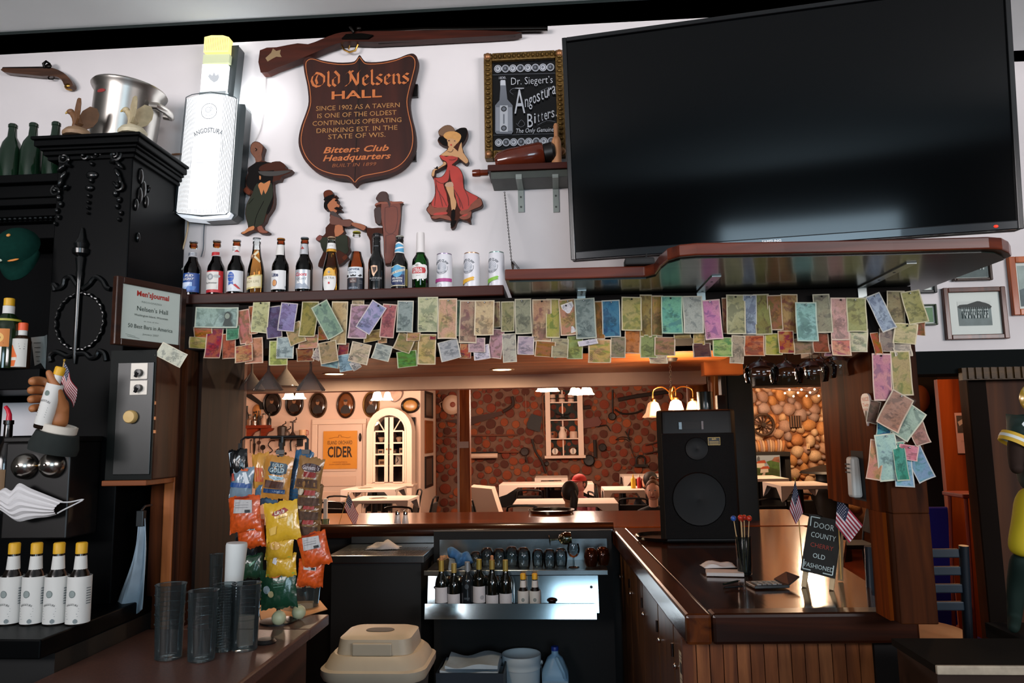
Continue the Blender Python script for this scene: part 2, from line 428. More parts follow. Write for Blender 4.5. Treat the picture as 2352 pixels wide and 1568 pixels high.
# fieldstone chimney wall at the right
YS=11.0
sx0,sx1=P(1700,1000,YS).x,P(1945,1000,YS).x
sw=MB().box(sx0,sx1+.5,YS,YS+.3,0,2.75,mat('8a5a3a',.95,noise=.2,nscale=9)).build('wall_stone');sw['kind']='structure'
scol=[mat(h,.75,noise=.22,nscale=7,bump=.2)for h in('c9a37c','b58f72','c48a52','a98674','d2b08a','b77a48','9f8478')]
sm=[]
for k,c in enumerate(scol):
    b=MB();b.ball((0,0,0),1,c,10,6)
    b.V=[(x*(1+.13*math.sin(3*z+k)+.06*math.cos(5*x+k)),y,z*(1+.12*math.cos(2*x+2*k)))for x,y,z in b.V]
    sm.append(b.build('stone',sw,True,ang=180))
used=set();taken=[]
hole=(P(1770,980,YS),.2);fp=P(1796,1036,YS)
for it in range(11000):
    r=.1 if it<300 else .082 if it<2600 else .066 if it<5500 else .048
    x=rr.uniform(sx0,sx1+.1);z=rr.uniform(.55,2.5);el=rr.uniform(.6,.95);an=rr.choice([0,.3,-.4,1.2,.8,-1,1.5])
    if x<fp.x+.1 and z<fp.z+.2:continue
    if all(math.hypot(x-a,z-b)>(r+c)*.72 for a,b,c in taken):
        taken.append((x,z,r));k=rr.randrange(7)
        o=sm[k]if k not in used else sm[k].copy()
        if k in used:C.objects.link(o)
        used.add(k);o.location=(x,YS,z);o.scale=(r,.055+r*.25,r*el);o.rotation_euler=(0,an,0)
    if len(taken)>=290:break
for i in range(13):
    px=1730+i*5.6;p=P(px,1026-abs(i-6)*.2,YS-.02);o=sm[i%7].copy();C.objects.link(o)
    o.location=(p.x,YS-.03,p.z);o.scale=(.032,.07,.1);o.rotation_euler=(0,(i-6)*.03,0)
hz=P(1796,1036,YS)
bx('trim_9',sx0-.6,P(1803,1040,YS-.1).x,YS-.35,YS-.02,hz.z-.06,hz.z+.0,mat('15100c',.6))
bx('trim_9.001',P(1795,1080,YS-.1).x,P(1807,1080,YS-.1).x,YS-.3,YS-.02,0,hz.z-.06,mat('15100c',.6))
bx('trim_9.002',sx0-.3,P(1795,1080,YS-.1).x,YS-.1,YS-.02,0,hz.z-.06,mat('0a0807',.8))
# posts and panels at the right end of the bar
def pxbox(name,x0,x1,y0,y1,Y,d,m,bevel=0,z0=None,z1=None):
    """an upright board whose face at depth Y spans picture columns x0..x1"""
    a,b=P(x0,(y0+y1)/2,Y),P(x1,(y0+y1)/2,Y);t=P((x0+x1)/2,y0,Y).z if z1 is None else z1;u=P((x0+x1)/2,y1,Y).z if z0 is None else z0
    return bx(name,a.x,b.x,Y,Y+d,u,t,m,bevel)
teal=mat('22343a',.55,noise=.2,nscale=6)
pxbox('trim_10',1676,1737,840,1220,5.35,.5,teal,.01,z0=0)
pxbox('trim_10.001',1664,1676,836,1220,5.3,.1,mat('0a0b0b',.5),.003,z0=0)
pxbox('trim_10.002',1737,1925,862,884,5.5,.3,mat('0b0d0d',.5),.003)
pxbox('trim_11',1640,1664,840,1100,5.6,.06,wood('a8602a','d58a48','z',8,.5),z0=1.07)
pxbox('trim_12',1617,1706,806,860,5.0,.12,wood('7a3c1a','a86030','x',8,.5))
lg=MB();p=P(1602,900,6.0);lg.lathe([(.085,0),(.09,.6),(.082,1.2),(.088,1.8),(.085,ZC)],wood('7a3c14','b8702c','z',12,.6),o=(p.x,p.y,0),seg=14)
struct(lg,'trim_13',smooth=True)
lg=MB();p=P(548,1000,8.6);lg.lathe([(.066,0),(.072,.7),(.064,1.3),(.07,2),(.066,2.74)],wood('c8752c','e8a860','z',6,.5),o=(p.x,p.y,0),seg=16)
for i,(dz,q)in enumerate([(.2,-.3),(.42,.25),(.55,-.35),(.7,-.1),(.82,.35),(.95,-.2),(1.2,.1),(1.36,-.4),(1.6,.2)]):
    lg.ball((p.x+.067*math.sin(q),p.y-.065*math.cos(q),1.0+dz),(.012,.01,.02),mat('5a2a10',.7),8,6)
struct(lg,'trim_14',smooth=True)
pxbox('trim_15',1055,1079,880,1172,8.2,.12,wood('8a4418','c47636','z',10,.5),.008,z0=0,z1=2.75)
pxbox('trim_15.001',1050,1055,880,1172,8.26,.05,mat('d8ccc0',.5),0,z0=.4,z1=2.75)
pxbox('wall_corridor',2168,2250,870,1225,5.6,.05,wood('6a2a0c','b5561e','z',5,.5),z0=0)
pxbox('wall_corridor.001',2040,2168,850,1225,6.2,.05,mat('1a100b',.8),z0=0)
# door_1 of the dining room
pl=lambda px,py,Y=YD:P(px,py,Y)
d0,d1=pl(732,1000),pl(833,1000);dz=pl(780,976).z
D1=bx('door_1',d0.x,d1.x,YD-.03,YD-.001,0,dz,mat('d9c0ac',.5))
x0,x1=pl(744,1000).x,pl(820,1000).x
for za,zb_ in((pl(780,1082).z,pl(780,992).z),(pl(780,1116).z,pl(780,1092).z),(.12,pl(780,1128).z)):
    struct(MB().box(x0,x1,YD-.042,YD-.0301,za,zb_,mat('d4b9a4',.5)),'door_panel',.01,parent=D1)
struct(MB().ball((pl(829,1004).x,YD-.05,pl(829,1004).z),(.022,.03,.07),mat('17110e',.4)),'door_knob',parent=D1)
wt=mat('dcc3ae',.55)
tr=MB();tr.box(d0.x-.1,d0.x-.01,YD-.045,YD,0,dz+.014,wt);tr.box(d1.x+.01,d1.x+.07,YD-.045,YD,0,dz+.014,wt);tr.box(d0.x-.1,d1.x+.07,YD-.045,YD,dz+.015,dz+.1,wt)
struct(tr,'trim_16',.006)
bx('window_1',pl(500,900).x,pl(536,900).x,YD-.05,YD-.01,1.0,2.6,mat('fff0e0',.5,emit=2.2))
for x,y,Yl,pw in((672,905,9.6,88),(875,905,10.4,80),(1258,890,10.2,66),(1335,896,10.6,66)):
    p=P(x,y+14,Yl);point('chandelier_light',(p.x,p.y-.05,p.z-.16),pw,(1,.74,.60),.14)
p=P(1835,870,9.6);point('ceiling_lamp',(p.x,p.y,2.3),95,(1,.68,.42),.1)
p=P(2190,900,4.9);point('corridor_lamp',(p.x+.1,p.y,2.1),15,(1,.5,.22),.1)
# things on the upper wall
KX=2.70/1700
def cr(ox,oy,s):return lambda L:[(ox+x/s,oy+y/s)for x,y in L]
# flintlock musket
pl=Pl(YW-.03,900,105);t=thing('musket','long old flintlock musket hung on the wall above the shield sign','gun',pl.o)
st=MB();st.prism(smoothpts(pl.pts([(602,122),(640,115),(688,106),(712,108),(742,97),(775,84),(812,79),(900,78),(1040,76),(1183,79),(1183,86),(1040,94),(860,103),(806,101),(775,108),(735,124),(690,143),(640,162),(604,173)]),2),-.022,.022,wood('1e0b06','4a1c0e','x',18,.45))
st.build('stock',t,bevel=.006)
b=MB();x0,z0=pl(800,83);x1,z1=pl(1258,67);b.tube([(x0,-.004,z0+.004),(x0+.3,-.004,z0+.006),(x1,-.004,z1)],[.013,.011,.009],mat('1c1815',.3,.8),12);b.build('barrel',t,True)
x2,z2=pl(870,101);x3,z3=pl(1184,84);MB().tube([(x2,-.006,z2),(x3,-.006,z3)],.004,mat('2a201a',.3,.8),8).build('ramrod',t,True)
lk=MB();dm=mat('15120f',.35,.8);lk.prism(pl.pts([(790,98),(800,88),(835,86),(862,90),(850,98)]),-.032,-.02,dm)
a,c=pl(818,84);lk.tube([(a,-.03,c),(a-.012,-.034,c+.02),(a+.002,-.036,c+.034),(a+.016,-.034,c+.026)],[.007,.008,.006,.004],dm,8);lk.ball((a+.02,-.034,c+.014),(.012,.008,.01),dm)
lk.build('lock',t,True)
g=MB();g.tube([(*pl(786,106),0)[0:1]+(0,)+(pl(786,106)[1],)]+[(pl(px,py)[0],0,pl(px,py)[1])for px,py in((790,114),(802,120),(816,116),(822,102))],.004,BRASS,6);x,z=pl(803,104);g.tube([(x,0,z),(x-.004,0,z-.016)],.003,BRASS,6);g.build('trigger_guard',t,True)
e=MB();s=Sheet(e,flat(-.0225));s.poly(pl.pts([(615,140),(628,128),(632,118),(640,124),(650,121),(648,130),(652,138),(640,137),(632,141),(620,148)]),mat('a58a68',.35,.6));e.build('inlay',t)
# shield sign
pl=Pl(YW-.03,826,285);t=thing('shield_sign','shield shaped brown wooden sign with orange lettering about the old tavern','sign',pl.o)
sh=[(702,152),(706,142),(718,138),(745,146),(780,151),(812,150),(822,145),(830,134),(838,144),(848,150),(880,149),(915,142),(938,133),(952,131),(961,139),(962,154),(956,180),(947,215),(943,240),(947,270),(955,303),(957,335),(950,362),(930,388),(900,404),(862,412),(838,417),(826,424),(819,432),(812,424),(800,416),(768,412),(733,400),(708,378),(694,350),(691,325),(697,295),(708,265),(714,240),(711,205),(705,177)]
S1=smoothpts(pl.pts(sh),3);w1=wood('200c07','40190f','z',9,.6)
b=MB();b.prism(S1,-.026,.012,w1);b.build('board',t,bevel=.004)
for q in((946,190,958,218),(930,345,954,366)):x0,z0=pl(*q[:2]);x1,z1=pl(*q[2:]);MB().box(x0-.3,x1,.0125,.028,z1,z0,DKW).build('batten',t)
cx,cz=sum(p[0]for p in S1)/len(S1),sum(p[1]for p in S1)/len(S1)
ln=MB();s=Sheet(ln,flat(-.0262));orr=mat('b0602c',.6);org=mat('b8642c',.6,noise=.15,nscale=60)
ins=[(cx+(x-cx)*.955,cz+(z-cz)*.955)for x,z in S1];s.line(ins+ins[:1],.003,orr);ln.build('border_line',t)
ck=MB();s=Sheet(ck,flat(-.0262));s.line(pl.pts([(830,140),(827,230),(823,330),(819,428)]),.0022,mat('090504',.9));ck.build('crack',t)
tx=MB();s=Sheet(tx,flat(-.0262))
G={'O':(9,[[(4.6,9.4),(1.6,7.6),(.9,4.5),(2,1.4),(4.4,.2)],[(3.2,9.6),(6,8.6),(8.1,6.6),(8.1,3),(6.5,.9),(3.6,.2)],[(4.3,8),(3.4,5),(4.2,2)]]),'l':(3.1,[[(1.2,10),(1.5,9),(1.5,1.4),(2.7,.2)]]),'d':(5.4,[[(2,10),(4.4,7),(4.4,2),(2.6,.2),(1,1.6),(1,5),(2.8,6.2)]]),'N':(9,[[(.6,8.2),(2,9.8),(3,8),(3,3),(1.4,.6),(.2,.2)],[(2.4,9),(5,4),(6.6,.6)],[(8.4,9.8),(7.2,8.4),(7.2,1),(6.4,0)],[(3.4,9.7),(4.4,9.2)]]),'e':(4.6,[[(1.2,5.4),(1.2,1.4),(2.6,.1),(4.2,1.2)],[(1.4,5.6),(2.8,6.6),(4,5),(1.6,3.2)]]),'s':(4.6,[[(4,6.1),(2.4,6.7),(1,5.2),(3.9,2.6),(3.6,1),(2,.2),(.7,1.1)]]),'n':(5.7,[[(.5,5.9),(1.4,6.5),(1.4,1.1),(2.2,.2)],[(1.6,5.2),(3.4,6.6),(4.4,5.4),(4.4,1.2),(5.4,.3)]])}
def blackletter(s,word,x,z,h,w,m):
    tot=sum(G[c][0]if c!=' ' else 2.6 for c in word);k=w/tot;v=h/10
    for c in word:
        if c!=' ':
            for st_ in G[c][1]:s.nib([(x+a*k,z+b*v)for a,b in st_],1.5*k,.72,m)
            x+=G[c][0]*k
        else:x+=2.6*k
x0,z0=pl(717,208);x1,z1=pl(944,196);s.mp=lambda x,z,l:(x,-.0262-l,z-(x-x0)*.012)
blackletter(s,'Old Nelsens',x0,z0,.062,x1-x0,org);s.mp=flat(-.0262)
def tl(s,pl,body,px,py,h,m,w=None,**k):
    x,z=pl(px,py);s.text(body,x,z,h*KX,m,w*KX if w else None,**k)
tl(s,pl,'HALL',824,224,20,org,124,bold=.02)
tx.build('title',t);tx=MB();s=Sheet(tx,flat(-.0262));tan=mat('a8743c',.65,noise=.25,nscale=40)
for body,px,py,w in(('SINCE 1902 AS A TAVERN',826,252,206),('IS ONE OF THE OLDEST',824,269,194),('CONTINUOUS OPERATING',824,286,218),('DRINKING EST. IN THE',824,303,198),('STATE OF WIS.',824,318,140)):
    tl(s,pl,body,px,py,11.5,tan,w)
tx.build('inscription',t);tx=MB();s=Sheet(tx,flat(-.0262));tl(s,pl,'Bitters Club',822,348,15,org,160,shear=.3,bold=.02);tl(s,pl,'Headquarters',824,366,15,org,166,shear=.3,bold=.02)
tl(s,pl,'BUILT IN 1899',818,384,8.5,mat('8a4a24',.7),108,shear=.2)
tx.build('motto',t)
# painted wooden cut-outs
SKIN=mat('b98a5c',.6);BR1=mat('3c190b',.7,spec=.2);BR2=mat('5a2610',.7,spec=.2);GRN=mat('262a1e',.7,spec=.2);BK=mat('0d0908',.8,spec=.15);ORG=mat('b06a34',.6);SH=mat('7a3a1e',.6)
def cutout(label,Y,o,sil,paint,th=.014,lines=()):
    pl=Pl(Y,*o);t=thing('painted_cutout',label,'wall decoration',pl.o,group='painted wooden cut-out figures')
    b=MB()
    for q in sil:b.prism(smoothpts(pl.pts(q),2),-th,.018-.004,mat('3a1c10',.6),BR1)
    b.build('board',t)
    p=MB();s=Sheet(p,flat(-th-.0003),.0003)
    for L,m in paint:s.poly(smoothpts(pl.pts(L),2),m)
    for L,w,m in lines:s.line(smoothpts(pl.pts(L),3,False),w,m)
    p.build('paint',t);return t
q=cr(970,280,6.033)
lady=[q([(230,150),(260,110),(320,70),(390,65),(440,100),(470,145),(520,108),(580,98),(620,110),(635,160),(625,220),(590,290),(560,330),(555,370),(575,410),(575,440),(640,530),(645,570),(610,600),(560,570),(515,540),(440,605),(500,640),(550,700),(575,780),(585,930),(660,990),(740,1030),(790,1060),(825,1085),(845,1150),(820,1190),(760,1215),(690,1245),(685,1310),(670,1350),(680,1405),(655,1410),(620,1385),(570,1375),(520,1355),(485,1385),(465,1450),(430,1485),(400,1480),(405,1390),(330,1375),(260,1355),(190,1370),(130,1350),(110,1290),(65,1240),(75,1200),(95,1180),(100,1140),(130,1125),(165,1070),(185,1000),(180,880),(165,790),(180,775),(230,787),(280,770),(315,730),(340,680),(352,620),(330,575),(290,555),(245,495),(260,475),(330,420),(360,385),(350,360),(290,340),(230,300),(222,265),(245,225),(265,215),(235,190)]),q([(330,570),(345,610),(300,640),(215,690),(188,700),(182,760),(165,790),(135,760),(150,690),(175,670),(240,640),(295,600),(292,560)])]
HEM=mat('7a3a22',.6,noise=.15,nscale=50);DR=mat('a8281a',.55,noise=.12,nscale=20)
DK2=mat('4a1a10',.6)
cutout('painted wooden cut-out of a lady in a red dress and black hat',YW-.018,(1045,410),lady,[(q([(235,190),(240,150),(300,80),(390,72),(440,110),(460,150),(340,180),(300,215)]),mat('6a4a30',.6)),(q([(460,150),(520,112),(580,102),(625,120),(630,170),(600,270),(555,325),(520,320),(540,240),(530,180)]),BK),(q([(228,265),(250,230),(300,225),(330,250),(360,300),(350,352),(290,335)]),BK),(q([(300,215),(330,170),(400,150),(480,160),(540,200),(540,250),(500,310),(450,340),(420,300),(370,270),(330,250)]),mat('c08a4a',.6,noise=.1,nscale=80)),(q([(350,270),(400,250),(470,270),(490,310),(440,370),(400,385),(365,350),(362,310)]),SKIN),(q([(330,430),(365,400),(370,375),(430,370),(470,400),(510,440),(530,500),(500,510),(420,490),(320,490),(265,480)]),SKIN),(q([(500,450),(520,360),(550,300),(555,370),(570,420),(575,450),(638,540),(636,580),(608,595),(560,555),(510,510)]),SKIN),(q([(335,580),(335,610),(290,635),(215,680),(185,695),(175,755),(160,775),(140,755),(155,695),(180,672),(245,645),(298,605),(300,570)]),SKIN),(q([(250,490),(290,485),(340,505),(380,490),(430,495),(500,515),(480,560),(430,600),(420,620),(500,650),(545,710),(570,790),(580,940),(660,1000),(780,1065),(680,1160),(640,1230),(540,1245),(480,1100),(440,920),(400,800),(385,720),(370,830),(300,880),(340,1000),(355,1100),(360,1200),(180,1200),(135,1150),(180,1050),(190,980),(185,880),(170,800),(230,795),(290,775),(330,720),(358,630),(340,570),(290,545)]),DR),(q([(180,1205),(355,1200),(340,1250),(345,1300),(160,1310),(115,1290),(75,1235),(100,1190),(120,1150)]),HEM),(q([(530,1250),(640,1225),(690,1150),(790,1070),(820,1095),(835,1150),(800,1190),(690,1235),(600,1290),(540,1300)]),HEM),(q([(130,1340),(180,1310),(350,1310),(400,1350),(400,1380),(330,1365),(250,1345),(190,1360)]),HEM),(q([(520,1340),(560,1310),(680,1250),(680,1310),(660,1350),(580,1370)]),HEM),(q([(160,1300),(200,1275),(345,1265),(345,1295),(200,1308)]),DR),(q([(550,1320),(600,1295),(640,1290),(600,1325)]),DR),(q([(330,890),(400,870),(440,920),(450,1050),(480,1130),(460,1235),(415,1240),(395,1080),(365,1000)]),SKIN),(q([(325,890),(350,860),(420,850),(440,890),(430,915),(335,915)]),mat('b08a70',.6)),(q([(415,1245),(460,1235),(455,1370),(410,1370)]),BK),(q([(405,1390),(480,1380),(455,1445),(430,1475),(405,1470)]),BK),(q([(170,650),(185,660),(200,650),(222,632),(228,680),(205,670),(180,668)]),BK),(q([(395,340),(408,330),(422,340),(408,354)]),RED),(q([(360,285),(385,272),(388,292)]),DK2),(q([(445,285),(465,280),(460,296)]),DK2)],lines=[(q(L),.0016,DK2)for L in([(190,800),(220,960),(300,1080),(345,1180)],[(200,900),(190,1050),(180,1180)],[(240,980),(270,1100),(290,1190)],[(580,930),(640,1060),(650,1180)],[(480,1010),(540,1120),(570,1220)],[(385,690),(380,800),(350,860)],[(360,430),(410,440),(440,400)],[(200,830),(270,870),(340,860)],[(380,545),(430,550),(480,530)],[(450,960),(510,1060),(535,1200)])])
q=cr(550,40,3.015)
cutout('painted wooden cut-out of a waiter carrying a loaded tray',YW-.018,(615,440),[q([(85,930),(90,890),(115,868),(150,875),(175,900),(178,915),(165,960),(168,1000),(190,1005),(225,1020),(235,1010),(290,1005),(330,1035),(325,1055),(375,1065),(350,1090),(300,1110),(290,1135),(240,1150),(248,1250),(240,1320),(200,1380),(185,1420),(165,1445),(180,1475),(213,1490),(200,1503),(150,1500),(115,1480),(80,1490),(50,1508),(20,1503),(30,1492),(60,1480),(70,1460),(65,1430),(50,1370),(60,1300),(100,1220),(80,1240),(40,1215),(38,1195),(55,1180),(55,1120),(70,1085),(70,1050),(120,1015),(118,985),(95,955)])],[(q([(70,1055),(120,1018),(150,1010),(235,1015),(250,1060),(240,1140),(245,1260),(230,1330),(200,1375),(180,1300),(170,1230),(110,1215),(60,1170),(60,1120),(74,1085)]),BK),(q([(88,930),(95,890),(120,872),(148,880),(172,902),(162,960),(165,1000),(125,1010),(118,980),(98,955)]),mat('6a3a1e',.6,noise=.2,nscale=60)),(q([(150,1045),(200,1020),(285,1010),(325,1038),(318,1058),(240,1068),(155,1072)]),BR1),(q([(140,1075),(240,1075),(370,1067),(340,1085),(270,1105),(180,1105)]),mat('1c1610',.5)),(q([(102,1225),(130,1160),(215,1150),(238,1170),(240,1250),(205,1330),(180,1420),(160,1445),(120,1460),(72,1450),(68,1425),(54,1370),(64,1300)]),GRN),(q([(140,1170),(160,1150),(180,1160),(205,1145),(225,1140),(215,1180),(190,1232),(178,1200),(165,1240),(150,1200)]),ORG),(q([(148,1105),(160,1110),(158,1130),(150,1132)]),ORG),(q([(70,1465),(110,1450),(112,1475),(75,1488),(45,1505),(25,1500),(50,1485)]),ORG),(q([(135,1460),(165,1450),(180,1478),(208,1490),(195,1500),(150,1495)]),SH),(q([(42,1200),(60,1185),(90,1215),(75,1235),(45,1212)]),BR2)],lines=[(q([(115,1450),(130,1380),(180,1280)]),.002,BK),(q([(75,1300),(110,1260)]),.0016,BK),(q([(120,915),(132,925),(122,935)]),.003,BK)])
q=cr(560,430,5.88)
cutout('painted wooden cut-out of a moustached man in a brown bowler hat',YW-.018,(790,560),[q([(1090,100),(1110,65),(1160,50),(1205,65),(1225,120),(1270,125),(1265,140),(1230,155),(1285,180),(1285,205),(1280,230),(1320,255),(1320,275),(1300,290),(1340,320),(1330,335),(1280,330),(1260,355),(1300,390),(1335,430),(1340,450),(1440,445),(1480,470),(1500,490),(1590,505),(1670,540),(1665,575),(1640,600),(1590,585),(1480,535),(1400,550),(1350,535),(1360,580),(1375,610),(1350,640),(1420,670),(1430,720),(1425,800),(1445,860),(1400,920),(1420,960),(1380,1000),(1300,1060),(1100,1080),(1020,1080),(1040,990),(1090,880),(1050,760),(1000,730),(990,700),(1040,655),(1080,670),(1120,630),(1120,560),(1165,510),(1190,470),(1175,400),(1180,350),(1150,310),(1120,320),(1095,280),(1105,220),(1100,160)])],[(q([(1095,105),(1115,70),(1160,55),(1200,70),(1220,120),(1160,125),(1110,145)]),BR2),(q([(1105,160),(1220,110),(1230,150),(1110,200)]),BK),(q([(1100,220),(1200,170),(1210,210),(1195,265),(1150,240),(1150,310),(1110,300)]),BK),(q([(1145,250),(1200,190),(1240,165),(1275,190),(1270,230),(1310,262),(1290,290),(1240,310),(1275,330),(1255,355),(1190,340),(1160,305)]),mat('a05a30',.6)),(q([(1230,305),(1270,280),(1300,292),(1335,322),(1290,325),(1260,305)]),BK),(q([(1245,185),(1280,180),(1280,205),(1255,205)]),BK),(q([(1185,400),(1250,360),(1300,410),(1335,455),(1440,450),(1475,475),(1460,535),(1400,545),(1250,520),(1180,505)]),mat('5a2a16',.6)),(q([(1180,350),(1230,340),(1290,390),(1330,435),(1280,420),(1200,390)]),mat('2a1610',.6)),(q([(1480,490),(1590,510),(1660,545),(1635,595),(1580,575),(1480,530)]),mat('8a4a28',.6)),(q([(1250,530),(1345,535),(1355,590),(1365,615),(1330,650),(1250,680)]),mat('a05a30',.6)),(q([(1060,690),(1250,690),(1350,655),(1415,675),(1420,800),(1435,860),(1390,915),(1300,860),(1200,900),(1090,880),(1050,760)]),GRN),(q([(995,705),(1040,660),(1075,690),(1045,735),(1005,725)]),mat('6a2416',.6)),(q([(1345,960),(1400,925),(1415,960),(1375,1000)]),BR2)])
MAH=mat('6a2c18',.55,noise=.12,nscale=25)
cutout('painted wooden cut-out of a tall brown cabinet with a brown bag on top',YW-.018,(890,520),[q([(1800,150),(1840,90),(1890,70),(1945,85),(1950,130),(1970,190),(2000,210),(2140,205),(2150,230),(2130,250),(2105,600),(2060,960),(1920,1060),(1900,750),(1880,560),(1900,550),(1870,520),(1830,500),(1790,490),(1770,320),(1800,290),(1780,260),(1790,240),(1840,210),(1830,190),(1800,180)]),q([(1670,590),(1690,560),(1750,565),(1890,560),(1900,640),(1760,640),(1740,700),(1745,900),(1725,900),(1715,730),(1680,660)])],[(q([(1870,240),(2125,245),(2100,600),(2055,950),(1925,1040),(1905,750),(1890,560)]),MAH),(q([(1785,250),(1845,215),(2145,210),(2140,235),(1860,240),(1800,262)]),mat('7e3a20',.5)),(q([(1775,320),(1800,295),(1860,290),(1865,500),(1800,485)]),mat('2c1410',.6)),(q([(1805,150),(1845,95),(1890,75),(1940,90),(1948,140),(1965,195),(1995,230),(1975,300),(1950,215),(1835,205)]),mat('36160e',.6))],lines=[(q([(1920,290),(2080,290),(2060,600),(1930,610),(1920,290)]),.0022,DK2),(q([(1930,670),(2060,660),(2030,940)]),.0022,DK2),(q([(1930,670),(1930,900)]),.0022,DK2)])
# framed bar mirror
pl=Pl(YW-.02,1205,245);t=thing('framed_advert','black advertising mirror for bitters in an ornate bronze frame','picture',pl.o)
(xa,za),(xb,zb)=pl(1112,129),pl(1300,361);wf=20*KX
fr=MB();gm=mat('6a5026',.4,.7,noise=.35,nscale=60,bump=.4)
for x0,x1,z0,z1 in((xa,xa+wf,zb,za),(xb-wf,xb,zb,za),(xa+wf,xb-wf,zb,zb+wf),(xa+wf,xb-wf,za-wf,za)):fr.box(x0,x1,-.022,.019,z0,z1,gm)
fr.build('frame',t,bevel=.004)
on=MB();n=22
for i in range(n):
    f=(i+.5)/n;on.ball((xa+wf/2,-.022,zb+(za-zb)*f),(.010,.009,.0075),gm,8,5);on.ball((xb-wf/2,-.022,zb+(za-zb)*f),(.010,.009,.0075),gm,8,5)
    if i<17:f=(i+.5)/17;x=xa+(xb-xa)*f;on.ball((x,-.022,zb+wf/2),(.0075,.009,.01),gm,8,5);on.ball((x,-.022,za-wf/2),(.0075,.009,.01),gm,8,5)
for x in(xa+wf/2,xb-wf/2):
    for z in(za-wf/2,zb+wf/2):on.ball((x,-.022,z),(.015,.014,.015),mat('9a6a44',.4,.6),10,6)
o=on.build('ornament',t,True)
MB().box(xa+wf,xb-wf,-.006,.01,zb+wf,za-wf,mat('07080a',.12)).build('glass',t)
pr=MB();s=Sheet(pr,flat(-.0062));sv=mat('b9bcc2',.4,.2);sg=mat('6c7078',.4,.2);dk=mat('1a1c20',.4)
for row,py in((0,160),(1,330)):
    for i in range(8):
        x,z=pl(1144+i*17.2+row*2,py-i*.4);s.ell(x,z,.0145,.0155,sg,18);s.ring(x,z,.0145,.0155,.002,sv);s.ell(x,z,.009,.010,dk if i%2 else sv,12);s.ell(x-.001,z+.001,.005,.006,sg,10)
for py in(176,314):s.line(pl.pts([(1131,py),(1279,py-4)]),.001,sg)
bo=pl.pts([(1149,190),(1162,190),(1163,205),(1166,232),(1178,246),(1179,306),(1176,311),(1141,311),(1138,306),(1138,246),(1148,234),(1150,205)])
s.poly(bo,sg);s.poly(pl.pts([(1151,188),(1161,188),(1162,200),(1150,200)]),sv);s.poly(pl.pts([(1140,250),(1177,250),(1177,304),(1140,304)]),mat('8a8e96',.4));s.poly(pl.pts([(1149,246),(1167,246),(1167,306),(1149,306)]),sv)
for py in(254,298):x,z=pl(1158,py);s.ell(x,z,.011,.011,dk);s.ell(x,z,.007,.007,sg)
s.line(pl.pts([(1158,266),(1158,288)]),.005,sg)
tl(s,pl,'1830.',1155,183,6,sv)
tl(s,pl,'Dr. Siegert\u2019s',1222,189,18,sv,100,bold=-.01)
tl(s,pl,'A',1194,237,60,sv,26);s.line(pl.pts([(1184,207),(1204,207)]),.003,sv)
for i,c in enumerate('ngostura'):tl(s,pl,c,1210+i*8.9,236-i*4.2,31,sv,8.2 if c not in 't' else 6.6)
tl(s,pl,'B',1218,281,34,sv,13)
for i,c in enumerate('itters.'):tl(s,pl,c,1229+i*8.2,275-i*2.6,26,sv,7 if c not in 'it.' else 3.5)
tl(s,pl,'The Only Genuine.',1230,303,11,sv,92,shear=.2)
for L in([(1180,222),(1172,215),(1180,208),(1200,210)],[(1240,215),(1260,206),(1278,205)],[(1190,290),(1198,280),(1206,290),(1196,296),(1186,288)],[(1235,292),(1256,282),(1276,284)]):s.line(smoothpts(pl.pts(L),4,False),.0012,sg)
pr.build('print',t)
# small bracketed shelf beside the television
pl=Pl(YW-.001,1212,412);t=thing('bracket_shelf','short brown board on a grey box held by two metal brackets','shelf',pl.o)
x0,z0=pl(1122,390);x0b=x0+.01;x1,z1=pl(1315,408);MB().box(x0+.01,x1,-.14,0,z1-.012,z1+.012,wood('2a0f0a','4a1c12','x',14,.4)).build('board',t,bevel=.003)
_,zb2=pl(1122,439);MB().box(x0+.02,x1,-.13,0,zb2,z1-.013,mat('3a3f38',.5,noise=.3,nscale=12)).build('box',t,bevel=.002)
for px in(1196,1276):
    xx,_=pl(px,420);_,za2=pl(px,428);_,zd=pl(px,488);b=MB();gs=mat('8f948e',.4,.7)
    b.box(xx-.011,xx+.011,-.134,-.1305,zb2,za2,gs);b.box(xx-.011,xx+.011,-.134,-.003,zb2-.004,zb2-.0005,gs);b.box(xx-.011,xx+.011,-.006,0,zd,zb2-.004,gs)
    for z in(zb2-.03,zd+.02):b.lathe([(.004,-.0075),(.004,-.006)],mat('4a4c48',.4,.7),o=(xx,0,z),axis='y',seg=8)
    b.build('bracket',t)
sz=pl.o.z+z1+.0125
t=thing('amber_bottle','amber bottle neck sticking out at the left end of the bracketed shelf','bottle',(pl.o.x+x0b-.0302,2.62,sz-.016),(0,0,0))
MB().lathe([(.0,.03),(.012,.028),(.012,.0),(.014,-.002),(.014,-.02),(.012,-.03),(0,-.031)],mat('5a200c',.15,coat=.5),axis='x',seg=18).build('body',t,True)
p=P(1192,372,2.62);t=thing('stoneware_jug','glossy reddish brown stoneware jug lying on the bracketed shelf','jug',(p.x,2.64,sz+.043),(0,math.radians(-8),0))
MB().lathe([(.0,-.088),(.02,-.09),(.033,-.08),(.041,-.04),(.044,.03),(.046,.08),(.04,.092),(0,.094)],mat('5e2312',.18,noise=.3,nscale=14,coat=.6),axis='x',seg=24).build('body',t,True)
MB().lathe([(.0,-.001),(.036,0),(.038,.03),(.03,.04),(0,.041)],mat('120c0a',.4),o=(.094,0,0),axis='x',seg=18).build('stopper',t,True)
p=P(1279,387,2.63);t=thing('rolling_pin','pale wooden rolling pin stood upright beside the television edge','rolling pin',(p.x,2.64,sz))
